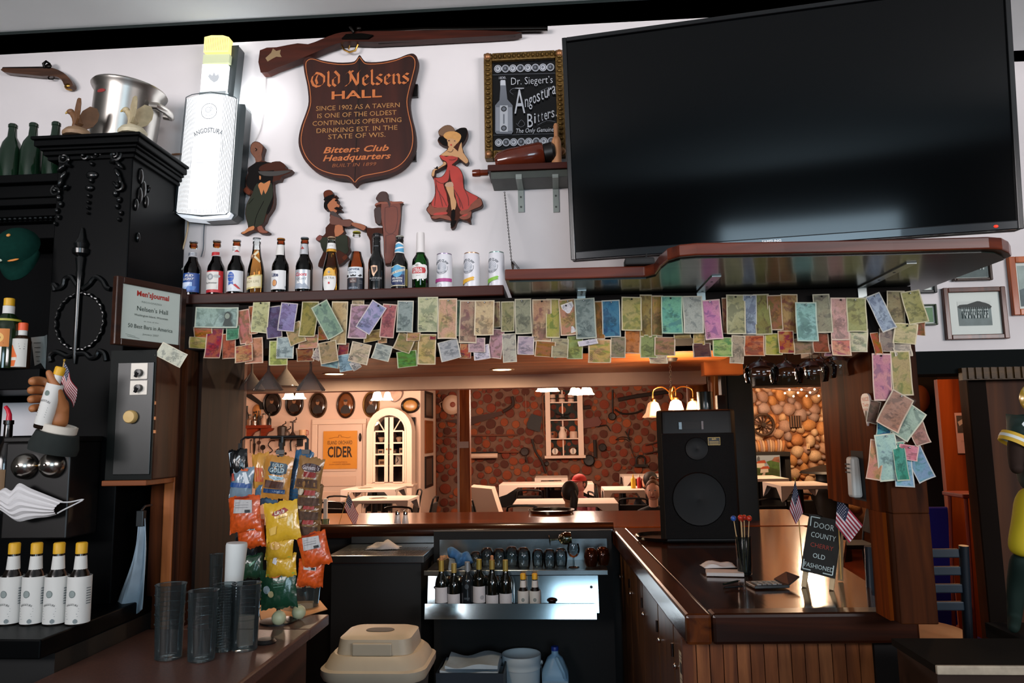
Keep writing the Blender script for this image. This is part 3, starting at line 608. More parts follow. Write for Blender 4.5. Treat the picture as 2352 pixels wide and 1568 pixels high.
MB().lathe([(0,0),(.018,.001),(.019,.02),(.018,.1),(.013,.115),(.008,.12),(.0085,.15),(.01,.16),(.006,.17),(0,.171)],wood('a06a44','c99168','z',30,.5),seg=16).build('body',t,True)
# chain
t=MB();p0=P(1159,442,YW-.03);p1=P(1175,600,2.5)
n=46;lkm=mat('2a2320',.4,.8)
for i in range(n):
    f=i/(n-1);c=p0.lerp(p1,f);d=(p1-p0).normalized();a=(i%2)*PI/2
    side=Vector((math.cos(a),math.sin(a),0));pts=[c+d*(.0042*math.cos(k*PI/3))+side*(.0024*math.sin(k*PI/3))for k in range(6)]
    t.tube(pts,.0011,lkm,5,closed=True)
c=p1;t.tube([c,c+Vector((.004,0,-.012))],[.002,.006],lkm,8);t.tube([c+Vector((.004,0,-.012)),c+Vector((.004,0,-.028))],[.006,.003],lkm,8)
for i in range(7):q=c+Vector((.006+.003*i,0,-.004*i-.002));t.tube([q+Vector((.003*math.cos(k*PI/3),.001*(i%2),.003*math.sin(k*PI/3)))for k in range(6)],.001,lkm,5,closed=True)
tag(t.build('chain',smooth=True),'thin dark metal chain hanging down from the bracketed shelf','chain')
# lit bottle-shaped sign
LIT=mat('f4f6f8',.4,emit=1.25);LY=mat('f0dd8a',.4,emit=.95);LW2=mat('dfe6ee',.4,emit=.55);CASE=mat('2c3436',.35)
pl=Pl(2.645,482,300);t=thing('lit_bottle_sign','glowing white bottle shaped bitters sign with a yellow cap','sign',pl.o)
q2=lambda L:pl.pts(L)
body=[(430,226),(446,221),(490,218),(535,222),(546,229),(528,488),(520,494),(466,499),(412,492),(405,484)]
MB().prism(q2([(444,232),(560,236),(562,246),(543,492),(530,503),(470,506),(420,500),(414,492)]),.012,.07,CASE).build('case',t,bevel=.006)
MB().prism(q2([(474,104),(546,100),(532,226),(474,226)]),.012,.07,CASE).build('neck_case',t,bevel=.006)
def bulge(x,z,l):return(x,-l-.016*max(0,1-((x+.002-.08*z)/.099)**2),z)
pn=MB();bl,br=pl(405,484),pl(430,226)
for i in range(36):
    def ex(f,py,top):return pl((430 if top else 406)+(116 if top else 122)*f,py)
    f0,f1=i/36,(i+1)/36;V=[]
    for f in(f0,f1):
        c=1-(2*f-1)**2;a=ex(f,489+7*c,False);b=ex(f,227-7*c,True)
        V+=[bulge(*a,0),bulge(*b,0)]
    pn.add(V,[(0,2,3,1)],LIT)
pn.build('panel',t)
rb=MB();s=Sheet(rb,bulge,.0022);rg=mat('6d747a',.5,emit=.2)
for i in range(37):
    f=i/36;e=abs(2*f-1);c=1-(2*f-1)**2
    if e>.5:s.line([ex(f,488+6*c,False),ex(f,228-6*c,True)],.0014+.0016*(e-.5),rg)
    else:s.line([ex(f,234-6*c,True),ex(f,228-6*c,True)],.0012,rg);s.line([ex(f,488+6*c,False),ex(f,478+6*c,False)],.0012,rg)
s.line(q2(body+body[:1]),.0035,mat('3a4448',.4))
rb.build('ribs',t)
rim=MB();x_,z_=pl(466,499);rim.prism(q2([(408,491),(466,500),(524,495),(530,488),(534,492),(528,502),(470,506),(420,501)]),-.012,.05,LW2);rim.build('lower_rim',t)
nk=MB();nk.prism(q2([(467,150),(525,150),(519,212),(462,214)]),-.008,.02,LIT);nk.prism(q2([(460,214),(522,211),(520,219),(460,221)]),-.01,.02,mat('9aa2a4',.4,emit=.3));nk.prism(q2([(470,128),(530,127),(528,146),(468,148)]),-.01,.02,mat('b9bf9a',.4,emit=.45));nk.build('neck',t)
cpn=MB();cpn.prism(q2([(474,90),(490,86),(516,86),(530,90),(528,124),(472,125)]),-.016,.02,LY);cpn.build('cap',t)
s=Sheet(cpn2:=MB(),flat(-.0165),.0003);yg=mat('a89648',.5,emit=.25)
for i in range(14):s.line(q2([(477+i*3.9,91),(475+i*3.9,121)]),.0012,yg)
cpn2.build('cap_ribs',t)
lt=MB();s=Sheet(lt,bulge,.0026);g1=mat('6d7277',.5,emit=.05);g2=mat('b2b6ba',.5,emit=.3)
tl(s,pl,'ANGOSTURA',482,303,12,g1,76,arc=.12,rot=.03,bold=.02);tl(s,pl,'aromatic bitters',482,317,4,g2,60)
x,z=pl(485,260);s.ring(x,z,.032,.032,.0022,g1);s.ring(x-.003,z+.006,.012,.012,.003,g2);s.ring(x,z-.006,.024,.012,.002,g2);s.line([(x-.014,z-.016),(x,z-.008),(x+.014,z-.014)],.002,g2);s.line([(x+.006,z+.02),(x+.014,z+.008)],.003,g2)
for i,w in enumerate((20,26,30,34,30,30,26,24,22,24,24)):s.line(q2([(480-w,330+i*6.8),(480+w,329+i*6.8)]),.0012,g2)
s.line(q2([(444,328),(442,398)]),.001,g2);s.line(q2([(516,326),(512,396)]),.001,g2)
lt.build('lettering',t)
cs=MB();s=Sheet(cs,flat(-.0085),.0003);s.poly(q2([(486,186),(480,178),(484,172),(490,176),(494,168),(498,176),(504,172),(506,180),(502,188),(494,192)]),g2);cs.build('crest',t)
for q in((524,76,YW-.05),(572,222,YW-.05)):point('sign_halo_light',P(*q),.9,(.9,.97,1),.03)  # added points outside the sign that put a halo on the wall
def cord(label,pts,r,h,name='cord'):
    o=MB().tube(smoothpts([tuple(P(*p))for p in pts],5,False),r,mat(h,.5),6).build(name,None,True);return tag(o,label,'cord')
cord('pale yellowish cord hanging below the lit bottle sign',[(432,503,YW-.012),(430,530,YW-.012),(420,570,YW-.012),(404,610,YW-.012),(390,652,YW-.012)],.0028,'c9ae84')
cord('grey cord hanging between the first two beer bottles',[(470,504,YW-.012),(468,540,YW-.012),(467,570,YW-.012),(462,590,YW-.012)],.0022,'4a5560')
cord('white cord curling behind the leftmost beer bottle',[(425,612,YW-.02),(412,624,YW-.012),(402,640,YW-.012),(398,656,YW-.012)],.003,'e0dcd4')
cord('thin white wire running down the wall below the musket',[(611,172,YW-.004),(609,210,YW-.004),(604,262,YW-.004),(597,300,YW-.004),(580,335,YW-.004),(566,366,YW-.004),(560,400,YW-.004)],.0016,'cfc9c6','wire')
cord('short brown wire between the carved cabinet and the lit sign',[(395,355,YW-.02),(408,354,YW-.02),(420,354,YW-.02)],.004,'7a5238','wire')
# flintlock pistol
pl=Pl(YW-.02,90,170);t=thing('flintlock_pistol','antique flintlock pistol hung on the white wall above green bottles','gun',pl.o)
wm=wood('2a1a14','5a3a28','x',26,.35,.3)
b=MB();b.prism(smoothpts(pl.pts([(12,160),(60,161),(108,158),(130,161),(150,170),(165,184),(172,196),(170,204),(160,206),(152,198),(146,186),(130,178),(100,178),(60,174),(14,169)]),2),-.014,.014,wm);b.build('stock',t,bevel=.005)
x0,z0=pl(10,160);x1,z1=pl(112,160);MB().tube([(x0,-.004,z0),(x1,-.004,z1)],[.0085,.011],mat('3a3432',.3,.8),10).build('barrel',t,True)
lk=MB();x,z=pl(116,160);lk.tube([(x-.012,-.016,z),(x-.016,-.02,z+.016),(x-.004,-.022,z+.024),(x+.012,-.02,z+.014)],[.006,.006,.005,.003],dm,8);lk.ball((x+.004,-.018,z+.006),(.014,.006,.01),dm);lk.build('lock',t,True)
g=MB();g.tube([(x-.01,0,z-.026),(x-.004,0,z-.04),(x+.012,0,z-.042),(x+.022,0,z-.03)],.0025,dm,6);g.build('trigger_guard',t,True)
b=MB();x,z=pl(160,200);b.ball((x,0,z),(.02,.018,.014),BRASS,12,8);b.build('butt_cap',t,True)
# carved back bar at the left and what stands on it
def skin(name,pts,edges,rad,m,parent=None,sub=2,smooth=True,loc=None):
    """one continuous body grown around a skeleton"""
    me=bpy.data.meshes.new(name);me.from_pydata([tuple(p)for p in pts],edges,[]);me.materials.append(m)
    o=bpy.data.objects.new(name,me);C.objects.link(o)
    if parent:o.parent=parent
    if loc is not None:o.location=loc
    sk=o.modifiers.new('skin','SKIN');sk.use_smooth_shade=True
    if not me.skin_vertices:me.skin_vertices.new()
    for i,v in enumerate(me.skin_vertices[0].data):
        r=rad[i];v.radius=r if isinstance(r,tuple)else(r,r);v.use_root=(i==0)
    sb=o.modifiers.new('sub','SUBSURF');sb.levels=sub;sb.render_levels=sub
    return o
VAR=mat('050607',.42,spec=.06);VARC=mat('080a0b',.26,coat=.25,spec=.4)
fl,fr_=P(107,663,2.35),P(284,626,2.35);ft=P(306,342,2.35);bk=P(391,402,2.7);bk2=P(371,613,2.7);fl2=P(135,347,2.35)
zt=P(200,303,2.29).z;t=thing('back_bar','carved black wooden back bar with a tall pillar and deep shelves','back bar',(fl.x,2.35,0))
ox=fl.x
b=MB();zk=zt-.06
xr=ft.x;b.box(fl2.x-ox,xr-ox,0,.368,1.15,zk,VAR);b.build('pillar',t,bevel=.004)
co_=MB();prof=[(0,zk-.015),(.012,zk-.015),(.016,zk+.0),(.026,zk+.012),(.026,zk+.022),(.04,zk+.045),(.044,zk+.05),(.044,zt),(0,zt)]
lay=[(.012,zk-.015,zk),(.022,zk,zk+.016),(.03,zk+.016,zk+.026),(.042,zk+.026,zk+.048),(.05,zk+.048,zt)]
for e,za,zb in lay:co_.box(fl2.x-ox-e-.02,xr-ox+e,-e,.368,za,zb,VAR)
co_.build('cornice',t,bevel=.004)
XLb=-2.6-ox;xp=fl2.x-ox-.003;zs=P(60,402,2.42).z
en=MB()
for e,za,zb in((.0,zs-.03,zs),(-.03,zs-.075,zs-.03),(-.012,zs-.11,zs-.085),(-.05,zs-.14,zs-.11),(-.03,zs-.165,zs-.15),(-.06,zs-.22,zs-.165)):en.box(XLb,xp,.06-e-.0,.33,za,zb,VAR)
en.build('entablature',t,bevel=.003)
bd=MB()
for i in range(26):bd.ball((xp-.012-i*.019,.085,zs-.157),(.0085,.012,.007),VARC,8,5)
o=bd.build('bead_moulding',t,True);o['kind']='stuff'
MB().box(XLb,xp,.33,.345,1.15,zt-.05,mat('0a0b0c',.7,spec=.05)).build('back_panel',t)
zb_=P(50,844,2.3).z;MB().box(XLb,xp,-.02,.329,zb_-.07,zb_,VAR).build('shelf',t,bevel=.003)
zc2=P(100,1431,2.1).z
MB().box(XLb,P(250,1200,2.2).x-ox,-.42,.36,zc2-.05,zc2,VAR).build('counter',t,bevel=.004)
MB().box(XLb,P(250,1200,2.2).x-ox,-.36,.36,0,zc2-.051,mat('070707',.6)).build('base_cabinet',t)
MB().box(P(-30,990,2.6).x-ox,P(85,990,2.6).x-ox,.318,.3295,P(40,1000,2.6).z,P(40,922,2.6).z,mat('f2eff2',.7)).build('mirror_glare',t)  # white board in place of the bright window reflection in the mirror
px_=lambda x,y,Y=2.345:(P(x,y,Y).x-ox,Y-2.35,P(x,y,Y).z)
def spiral(b,x,y,r,turns,d,w,m,a0=0):
    c=px_(x,y);pts=[]
    for k in range(18):
        f=k/17;a=a0+d*turns*2*PI*f;q=r*(1-.8*f);pts.append((c[0]+q*math.cos(a),c[1]-.004-.008*f,c[2]+q*math.sin(a)))
    b.tube(pts,[w*(1-.3*k/17)for k in range(18)],m,7);b.ball((c[0],c[1]-.014,c[2]),w*1.25,m,8,6)
for(cx_,cy,d)in((152,366,1),(268,358,-1)):
    b=MB();spiral(b,cx_,cy,.022,1.6,d,.007,VARC,1.2)
    for k,(dx,dy,rx,rz,rot)in enumerate([(-8,22,.02,.008,.8),(-4,40,.022,.008,1.1),(6,14,.014,.007,-.4),(-10,56,.02,.007,1.3),(2,66,.012,.006,.9)]):
        c=px_(cx_+dx*d,cy+dy);b.xf=Matrix.Translation(c)@Matrix.Rotation(-rot*d,4,'Y');b.ball((0,-.005,0),(rx,.011,rz),VARC,10,6);b.xf=None
    b.build('leaf_carving',t,True)
for(cx_,cy,d)in((274,430,-1),(132,440,1)):
    b=MB();spiral(b,cx_,cy,.02,1.2,d,.006,VARC,2)
    for k in range(5):
        c=px_(cx_+6*d-k*2*d+(4 if k%2 else-2),cy+14+k*15);b.ball((c[0],-.006,c[2]),(.01-.001*k,.01,.013-.0012*k),VARC,9,6)
    b.build('scroll_carving',t,True)
b=MB()
for k,(x,y,r)in enumerate([(214,347,.012),(213,362,.009),(212,377,.008),(211,402,.015),(210,415,.009),(206,432,.011),(205,450,.008),(204,465,.007),(203,478,.006),(203,490,.005)]):
    c=px_(x,y);b.ball((c[0],-.006,c[2]),(r*(1.4 if k in(3,5)else .9),.01,r),VARC,10,6)
b.build('bellflower_drop',t,True)
b=MB();spiral(b,226,358,.012,1,1,.005,VARC);spiral(b,196,360,.012,1,-1,.005,VARC);b.build('scroll_carving',t,True)
b=MB();c=px_(338,388,2.35);c0=xr-ox
for k,(dy,dz,r)in enumerate([(.05,-.06,.02),(.07,-.1,.022),(.05,-.13,.02),(.09,-.14,.016),(.1,-.09,.01),(.03,-.17,.015),(.05,-.28,.012)]):b.ball((c0+.002,dy,zk+dz),(.008,r*.7,r*1.5),VARC,9,6)
o=b.build('side_carving',t,True);o['kind']='stuff'
b=MB();c=px_(188,600);zT,zB=px_(190,560)[2],px_(177,835)[2]
b.lathe([(.004,zB),(.008,zB+.03),(.010,zT-.13),(.013,zT-.1),(.011,zT-.095),(.016,zT-.05),(.013,zT-.045),(.026,zT-.035),(.028,zT-.02),(.02,zT-.015),(.024,zT),(.012,zT+.02),(.006,zT+.05),(.0,zT+.06)],VARC,(c[0]-.004,-.006,0),12)
b.build('torch_carving',t,True)
b=MB();c=px_(184,738)
for k in range(40):
    a=2*PI*k/40;b.xf=Matrix.Translation((c[0]+.083*math.cos(a),-.006,c[2]+.095*math.sin(a)))@Matrix.Rotation(-(a+PI/2)+.35*(1 if k%2 else-1),4,'Y');b.ball((0,0,0),(.0125,.008,.0055),VARC,8,5)
b.xf=None;b.build('wreath',t,True)
for pts in([(126,668),(124,652),(134,662),(146,655),(150,640),(163,636),(172,648),(183,664)],[(254,664),(244,660),(236,646),(222,636),(212,644),(206,652),(190,664)],[(118,830),(116,818),(128,808),(142,812),(156,818),(172,812)],[(244,828),(240,812),(228,806),(222,818),(208,822),(196,812),(178,812)]):
    MB().tube(smoothpts([(lambda q:(q[0],-.006,q[2]))(px_(*p))for p in pts],4,False),.0085,VARC,8).build('ribbon_carving',t,True)
    # stock pot, eagles, bottles on top
p=P(288,300,2.5);t=thing('stock_pot','dented steel pot with a flared rim standing on the carved cabinet top','pot',(p.x-.036,2.535,zt+.012),(0,math.radians(5.5),0));t.scale=(1,1,1.13)
sp=mat('b9b4ae',.3,1,noise=.12,nscale=5)
MB().lathe([(0,.002),(.105,.0),(.112,.01),(.116,.2),(.128,.215),(.131,.222),(.127,.228),(.112,.215),(.108,.02),(0,.014)],sp,seg=36).build('body',t,True)
hb=MB();hb.tube([(.118,-.045,.16),(.145,-.05,.158),(.156,-.02,.157),(.156,.02,.157),(.145,.05,.158),(.118,.045,.16)],.012,sp,10);hb.build('handle',t,True)
lb=MB();s=Sheet(lb,onto(.1165));s.ell(-.035,.178,.02,.006,mat('8a2a28',.5));o=lb.build('red_badge',t);o['label']='dark red oval badge'
def eagle(label,px,py,Y,h1,h2,fl_,group):
    p=P(px,py,Y);t=thing('eagle_figurine',label,'figurine',(p.x,Y,zt),group=group);m1=mat(h1,.6,noise=.2,nscale=40);m2=mat(h2,.6,noise=.15,nscale=40)
    f=fl_
    MB().lathe([(.045,0),(.047,.012),(.036,.026),(.02,.034),(0,.036)],m2,seg=14).build('rock_base',t,True)
    b=MB();b.tube([(-.012*f,0,.03),(.0,0,.05),(-.006*f,-.004,.072),(-.02*f,-.006,.086)],[.010,.017,.014,.009],m1,10);b.ball((-.023*f,-.008,.09),(.013,.010,.010),m1,10,7);b.tube([(-.033*f,-.009,.089),(-.041*f,-.009,.084)],[.005,.002],mat('b89a50',.5),6);b.build('body',t,True)
    for sgn,yy in((1,.006),(-1,-.01)):
        pts=[(-.004*f,.045),(.0,.07),(.012*f,.1),(.034*f,.122),(.056*f,.12),(.064*f,.1),(.06*f,.074),(.046*f,.05),(.024*f,.036)]
        MB().prism(pts,yy-.004,yy+.004,m1).build('wing',t,bevel=.0015,rot=(0,0,.75*sgn))
    return t
eagle('brown eagle figurine with raised wings left of the steel pot',178,300,2.33,'6e4a2c','8a6e52',1,'eagle figurines on the cabinet')
eagle('pale cream eagle figurine with spread wings in front of the pot',305,296,2.335,'b5a684','c0b69a',1,'eagle figurines on the cabinet')
gb=glass('1d4a2a',op=.35);gdk=mat('0e2416',.12,coat=.6)
def bottle_green(px,label):
    p=P(px,402,2.47);t=thing('green_bottle',label,'bottle',(p.x,2.47,zs),group='dark green bottles on the back bar')
    MB().lathe([(0,.002),(.036,0),(.037,.008),(.037,.11),(.03,.14),(.016,.165),(.014,.19),(.0135,.2),(.0155,.202),(.0155,.212),(.012,.216),(0,.216)],gdk,seg=20).build('body',t,True)
bottle_green(22,'dark green bottle below the muzzle of the pistol');bottle_green(70,'dark green bottle second from the brown eagle figurine');bottle_green(122,'dark green bottle directly left of the brown eagle figurine')
# baseball cap
p=P(70,580,2.36);t=thing('baseball_cap','dark green baseball cap hanging against the black back bar','cap',(p.x,2.3,p.z),(math.radians(58),math.radians(-14),math.radians(14)));t.scale=(.84,)*3
gc=mat('0b2a24',.95,spec=.05,noise=.15,nscale=60)
b=MB();b.ball((0,0,0),(.085,.095,.07),gc,20,12);b.V=[(x,y,max(z,-.004))for x,y,z in b.V];b.build('crown',t,True)
vis=MB();n=12;V=[];Fs=[]
for i in range(n+1):
    a=PI*(1.12+.76*i/n);V+=[(.083*math.cos(a),.093*math.sin(a),.0+.004),(.08*math.cos(a)*1.02,.093*math.sin(a)-.075*math.sin(PI*i/n),-.012-.012*abs(math.cos(a)))]
for i in range(n):Fs.append((2*i,2*i+1,2*i+3,2*i+2))
vis.add(V,Fs,gc);vis.build('visor',t,True,solid=.004)
MB().ball((0,0,.071),(.008,.008,.005),mat('c8863c',.6),8,6).build('button',t,True)
b=MB();b.ball((.0,-.0885,.02),(.022,.006,.004),mat('c87a2c',.6),8,5);b.build('yellow_stitching',t,True);MB().ball((-.05,-.072,.018),(.014,.008,.006),mat('a8b4a4',.6),8,5).build('pale_patch',t,True)
# bottles of the middle shelf
def lbottle(name,label,px,Y,z,prof,m,parts,group=None,seg=24):
    t=thing(name,label,'bottle',(P(px,800,Y).x,Y,z),group=group);MB().lathe(prof,m,seg=seg).build('body',t,True)
    for nm,f in parts:b=MB();f(b);b.build(nm,t,True)
    return t
am=mat('24130a',.12,coat=.5);YEL=mat('d8a41e',.5);LAB=mat('d4d3cf',.7)
def cap_(r,z0,z1,m):return lambda b:b.lathe([(0,z0),(r,z0),(r,z1-.002),(r-.002,z1),(0,z1)],m,seg=20)
def band(r,z0,z1,m):return lambda b:b.lathe([(r,z0),(r,z1)],m,seg=24,cap0=False,cap1=False)
def lab_print(r,fn):
    def g(b):s=Sheet(b,onto(r),.0008);fn(s)
    return g
def f1(s):s.rect(-.035,.035,.07,.13,mat('c87a34',.6),8);s.ell(-.0,.1,.02,.018,mat('e0b060',.6));s.text('OLD',0,.1,.008,INK);s.line([(-.02,.082),(.02,.082)],.003,mat('5a2a14',.6))
lbottle('liqueur_bottle','green bottle with yellow cap and orange label beside the white bottle',14,2.33,zb_,[(0,0),(.041,0),(.042,.01),(.042,.14),(.036,.165),(.017,.185),(.015,.215),(0,.215)],mat('13240f',.12,coat=.5),[('cap',cap_(.016,.212,.238,YEL)),('neck_label',band(.0175,.185,.211,LAB)),('yellow_ring',band(.0385,.158,.165,mat('a8a43a',.5))),('label',lab_print(.0423,f1))])
def f2(s):s.rect(-.034,.034,.004,.098,mat('c9c8c2',.7),8);s.poly([(-.028,.006),(.0,.006),(.006,.04),(-.004,.062),(-.012,.078),(-.022,.064),(-.028,.05)],mat('dd6a2e',.6));s.rect(-.014,.004,.026,.036,mat('d8d2c4',.6),3);s.line([(.008,.08),(.026,.08)],.0015,INK);s.line([(.01,.072),(.026,.072)],.0015,INK);s.line([(.012,.064),(.026,.064)],.0015,INK)
lbottle('bitters_bottle','small white labelled bottle with an orange cap and orange fruit picture',50,2.335,zb_,[(0,0),(.027,0),(.028,.006),(.028,.09),(.022,.104),(.0125,.112),(.0125,.135),(0,.135)],mat('2c1c12',.2),[('cap',cap_(.0145,.128,.154,mat('e2572a',.5))),('neck_label',band(.0132,.108,.128,LAB)),('label',lab_print(.0283,f2))])
p=P(88,790,2.44);t=thing('folded_card','crumpled printed white card half behind the black pillar','card',(p.x,2.44,zb_))
b=MB();x0=-.03;b.add([(-.028,0,.12),(.012,.01,.125),(.03,.0,.128),(.014,.0,.03),(.03,.01,.0),(-.008,0,.02)],[(0,5,3,1),(1,3,4,2)],mat('bdbbb4',.7));s=Sheet(b,flat(-.001));[s.line([(-.016+k*.004,.1-k*.016),(.01,.1-k*.016)],.002,mat('55534e',.7))for k in range(5)];b.build('card',t,solid=.001)
t=lbottle('spout_bottle','dark bottle with a red plastic pourer in front of the white mirror reflection',32,2.42,zc2,[(0,0),(.036,0),(.037,.01),(.037,.16),(.03,.2),(.014,.235),(.013,.29),(.016,.292),(.016,.305),(0,.306)],mat('160f0c',.15,coat=.4),[('pourer',lambda b:b.tube([(0,0,.3),(0,0,.325),(-.006,0,.34),(-.016,0,.352)],[.010,.008,.007,.006],mat('d8233a',.3,emit=.1),10)),('label',lambda b:Sheet(b,onto(.0373)).rect(-.03,.03,.05,.14,mat('8a6a4a',.7),8))])
t.location.z=P(32,964,2.42).z-.306
MB().box(-.06,.06,-.05,.05,-.05,-.001,VAR).build('riser',t)
# arm holding a bitters bottle (a display figure)
HY_=2.12;hp=lambda x,y,d=0:Vector((P(x,y,HY_).x,HY_+d,P(x,y,HY_).z))
o0=hp(120,1012);t=thing('display_arm','model arm in a dark sleeve with white cuff whose hand grips a bottle','figure',o0)
L=lambda x,y,d=0:tuple(hp(x,y,d)-o0)
sk_=mat('a5683c',.55,noise=.08,nscale=30)
pts=[L(118,985,.03),L(116,958,.035),L(108,925,.045),L(98,895,.045)];edges=[(0,1),(1,2),(2,3)];rad=[.032,.028,(.034,.024),(.036,.018)]
for k,(y0,y1,y2,tipx)in enumerate([(876,872,876,88),(896,893,896,86),(915,914,917,84),(933,935,938,86)]):
    b_=len(pts);x_=76 if k==0 else 73 if k<3 else 76
    pts+=[L(88,y0,.04),L(x_,y1,.034),L(x_-4,y1+2,.006),L(x_+4,y2+2,-.014)]
    r_=.0145-.0006*k;rad+=[.013,r_+.001,r_,r_*.85];edges+=[(3 if k<2 else 2,b_),(b_,b_+1),(b_+1,b_+2),(b_+2,b_+3)]
b_=len(pts);pts+=[L(130,925,.02),L(132,890,-.005),L(122,862,-.015),L(119,850,-.018)];rad+=[.018,.014,.011,.008];edges+=[(2,b_),(b_,b_+1),(b_+1,b_+2),(b_+2,b_+3)]
skin('hand',pts,edges,rad,sk_,t)
cu_=MB();ax=Matrix.Translation(L(120,985,.03))@Matrix.Rotation(math.radians(14),4,'Y');cu_.xf=ax;cu_.lathe([(.046,-.012),(.05,-.008),(.05,.012),(.044,.014),(.04,-.01)],mat('cfc8bc',.7),seg=24);cu_.build('cuff',t,True)
sl=MB();sl.xf=ax;sl.lathe([(.0,-.075),(.066,-.07),(.068,-.05),(.058,-.012),(.044,-.01)],mat('1a211f',.9,noise=.2,nscale=30),seg=24);sl.build('sleeve',t,True)
p=hp(95,984,-.0);t=thing('bitters_bottle','white labelled bitters bottle with yellow cap held in the model hand','bottle',p,(0,math.radians(15),0))
MB().lathe([(0,0),(.021,0),(.0225,.004),(.0225,.12),(.0125,.142),(.0115,.168),(0,.168)],mat('1a100a',.2),seg=20).build('body',t,True)
MB().lathe([(.0235,.012),(.0235,.135),(.0228,.137)],LAB,seg=24,cap0=False,cap1=False).build('label',t,True)
MB().lathe([(.013,.137),(.0122,.166)],LAB,seg=18,cap0=False,cap1=False).build('neck_label',t,True)
MB().lathe([(.0145,.165),(.0145,.186),(.012,.19),(0,.19)],YEL,seg=18).build('cap',t,True)
b=MB();s=Sheet(b,onto(.0236),.0005);s.text('ANGOSTURA',0,.085,.006,INK,.034,arc=.03);s.ell(0,.108,.007,.008,mat('6a7a74',.7));[s.line([(-.014,.066-k*.007),(.014,.066-k*.007)],.0012,mat('55585a',.7))for k in range(5)];b.build('label_print',t)
def us_flag(name,label,base,tip,w,h,rot,sx=1,group='small American flags',droop=.02,lie=False):
    """stick flag: stick from base to tip, cloth hangs from the tip end"""
    t=thing(name,label,'flag',base,group=group);d=Vector(tip)-Vector(base)
    MB().tube([(0,0,0),tuple(d)],.002,mat('b8924a',.5),8).build('stick',t,True)
    MB().ball(tuple(d*1.01),.004,mat('c8a040',.3,.6),8,6).build('finial',t,True)
    u=Vector((math.cos(rot)*sx,0,math.sin(rot)));v=d.normalized();nx,nz=14,13
    st,wh,bl=mat('9a2434',.8),mat('d8d2d2',.8),mat('26304e',.8);b=MB()
    pt=lambda a,c,lift=0:tuple(d*.98-v*(h*c)+u*(w*a)+Vector((0,-lift+.012*math.sin(a*7+c*2)*a,-droop*a*a)))
    for j in range(nz):
        for i in range(nx):
            m=bl if(j<7 and i<nx*.42)else(st if j%2==0 else wh)
            b.add([pt(i/nx,j/nz),pt(i/nx,(j+1)/nz),pt((i+1)/nx,(j+1)/nz),pt((i+1)/nx,j/nz)],[(0,1,2,3)if sx>0 else(3,2,1,0)],m)
    b.build('cloth',t,solid=.0006)
    s_=MB()
    for j in range(5):
        for i in range(5):a,c=.04+.075*i+(.03 if j%2 else 0),(.5+1.3*j)/13;s_.add([pt(a,c,.0014),pt(a+.02,c+.03,.0014),pt(a+.04,c,.0014),pt(a+.02,c-.03,.0014)],[(0,1,2,3)],wh)
    o=s_.build('stars',t);o['kind']='stuff';return t
p0,p1=P(128,930,2.2),P(148,828,2.2)
us_flag('stick_flag','small American flag drooping behind the model hand at the left',p0,p1,.085,.06,-1.05,droop=.01)
# old wall telephone with a face mask
p=P(82,1238,2.2);t=thing('wall_telephone','old black wooden wall telephone with two nickel bells','telephone',(p.x,2.2,p.z))
x0,x1,z1=P(8,1120,2.2).x-p.x,P(158,1120,2.2).x-p.x,P(82,1016,2.2).z-p.z
MB().box(x0,x1,0,.149,0,z1,mat('0c0a0a',.4)).build('case',t,bevel=.005);MB().box(x0-.006,x1+.006,-.008,.149,z1+.0005,z1+.018,mat('0e0c0b',.35)).build('top_board',t,bevel=.004)
for bxp,byp in((45,1071),(108,1068)):
    q=P(bxp,byp,2.17);MB().lathe([(.040,.0),(.038,-.012),(.03,-.024),(.016,-.033),(.006,-.035),(.004,-.041),(0,-.042)],mat('b8b2aa',.22,1),o=(q.x-p.x,-.004,q.z-p.z),axis='y',seg=28).build('bell',t,True)
q=P(77,1070,2.17);MB().tube([(q.x-p.x-.012,-.012,q.z-p.z),(q.x-p.x+.012,-.012,q.z-p.z)],.003,BRASS,8).build('clapper',t,True)
pl=Pl(2.17,75,1150);t=thing('face_mask','pleated white face mask hung over the old telephone','mask',pl.o)
top=smoothpts([pl(*q)for q in[(-2,1128),(15,1120),(32,1126),(50,1109),(75,1121),(110,1136),(144,1151)]],4,False);bot=smoothpts([pl(*q)for q in[(-2,1168),(18,1180),(45,1196),(70,1192),(90,1188),(112,1186),(130,1181)]],4,False)
V=[];Fs=[];R=13
for i,(a,c)in enumerate(zip(top,bot)):
    for j in range(R):f=j/(R-1);V.append((a[0]+(c[0]-a[0])*f,-.022*math.sin(PI*f)-.004*(j%2)-.01*math.sin(PI*i/24),a[1]+(c[1]-a[1])*f))
for i in range(len(top)-1):
    for j in range(R-1):Fs.append((i*R+j,i*R+j+1,(i+1)*R+j+1,(i+1)*R+j))
MB().add(V,Fs,mat('d6d3d4',.8)).build('mask',t,solid=.001)
for L_ in([(142,1152),(165,1152),(196,1146),(170,1160),(150,1170),(136,1178)],):
    MB().tube(smoothpts([(*pl(*q),)and(pl(*q)[0],-.008,pl(*q)[1])for q in L_],4,False),.0022,mat('c8c8ca',.7),6).build('ear_loop',t,True)
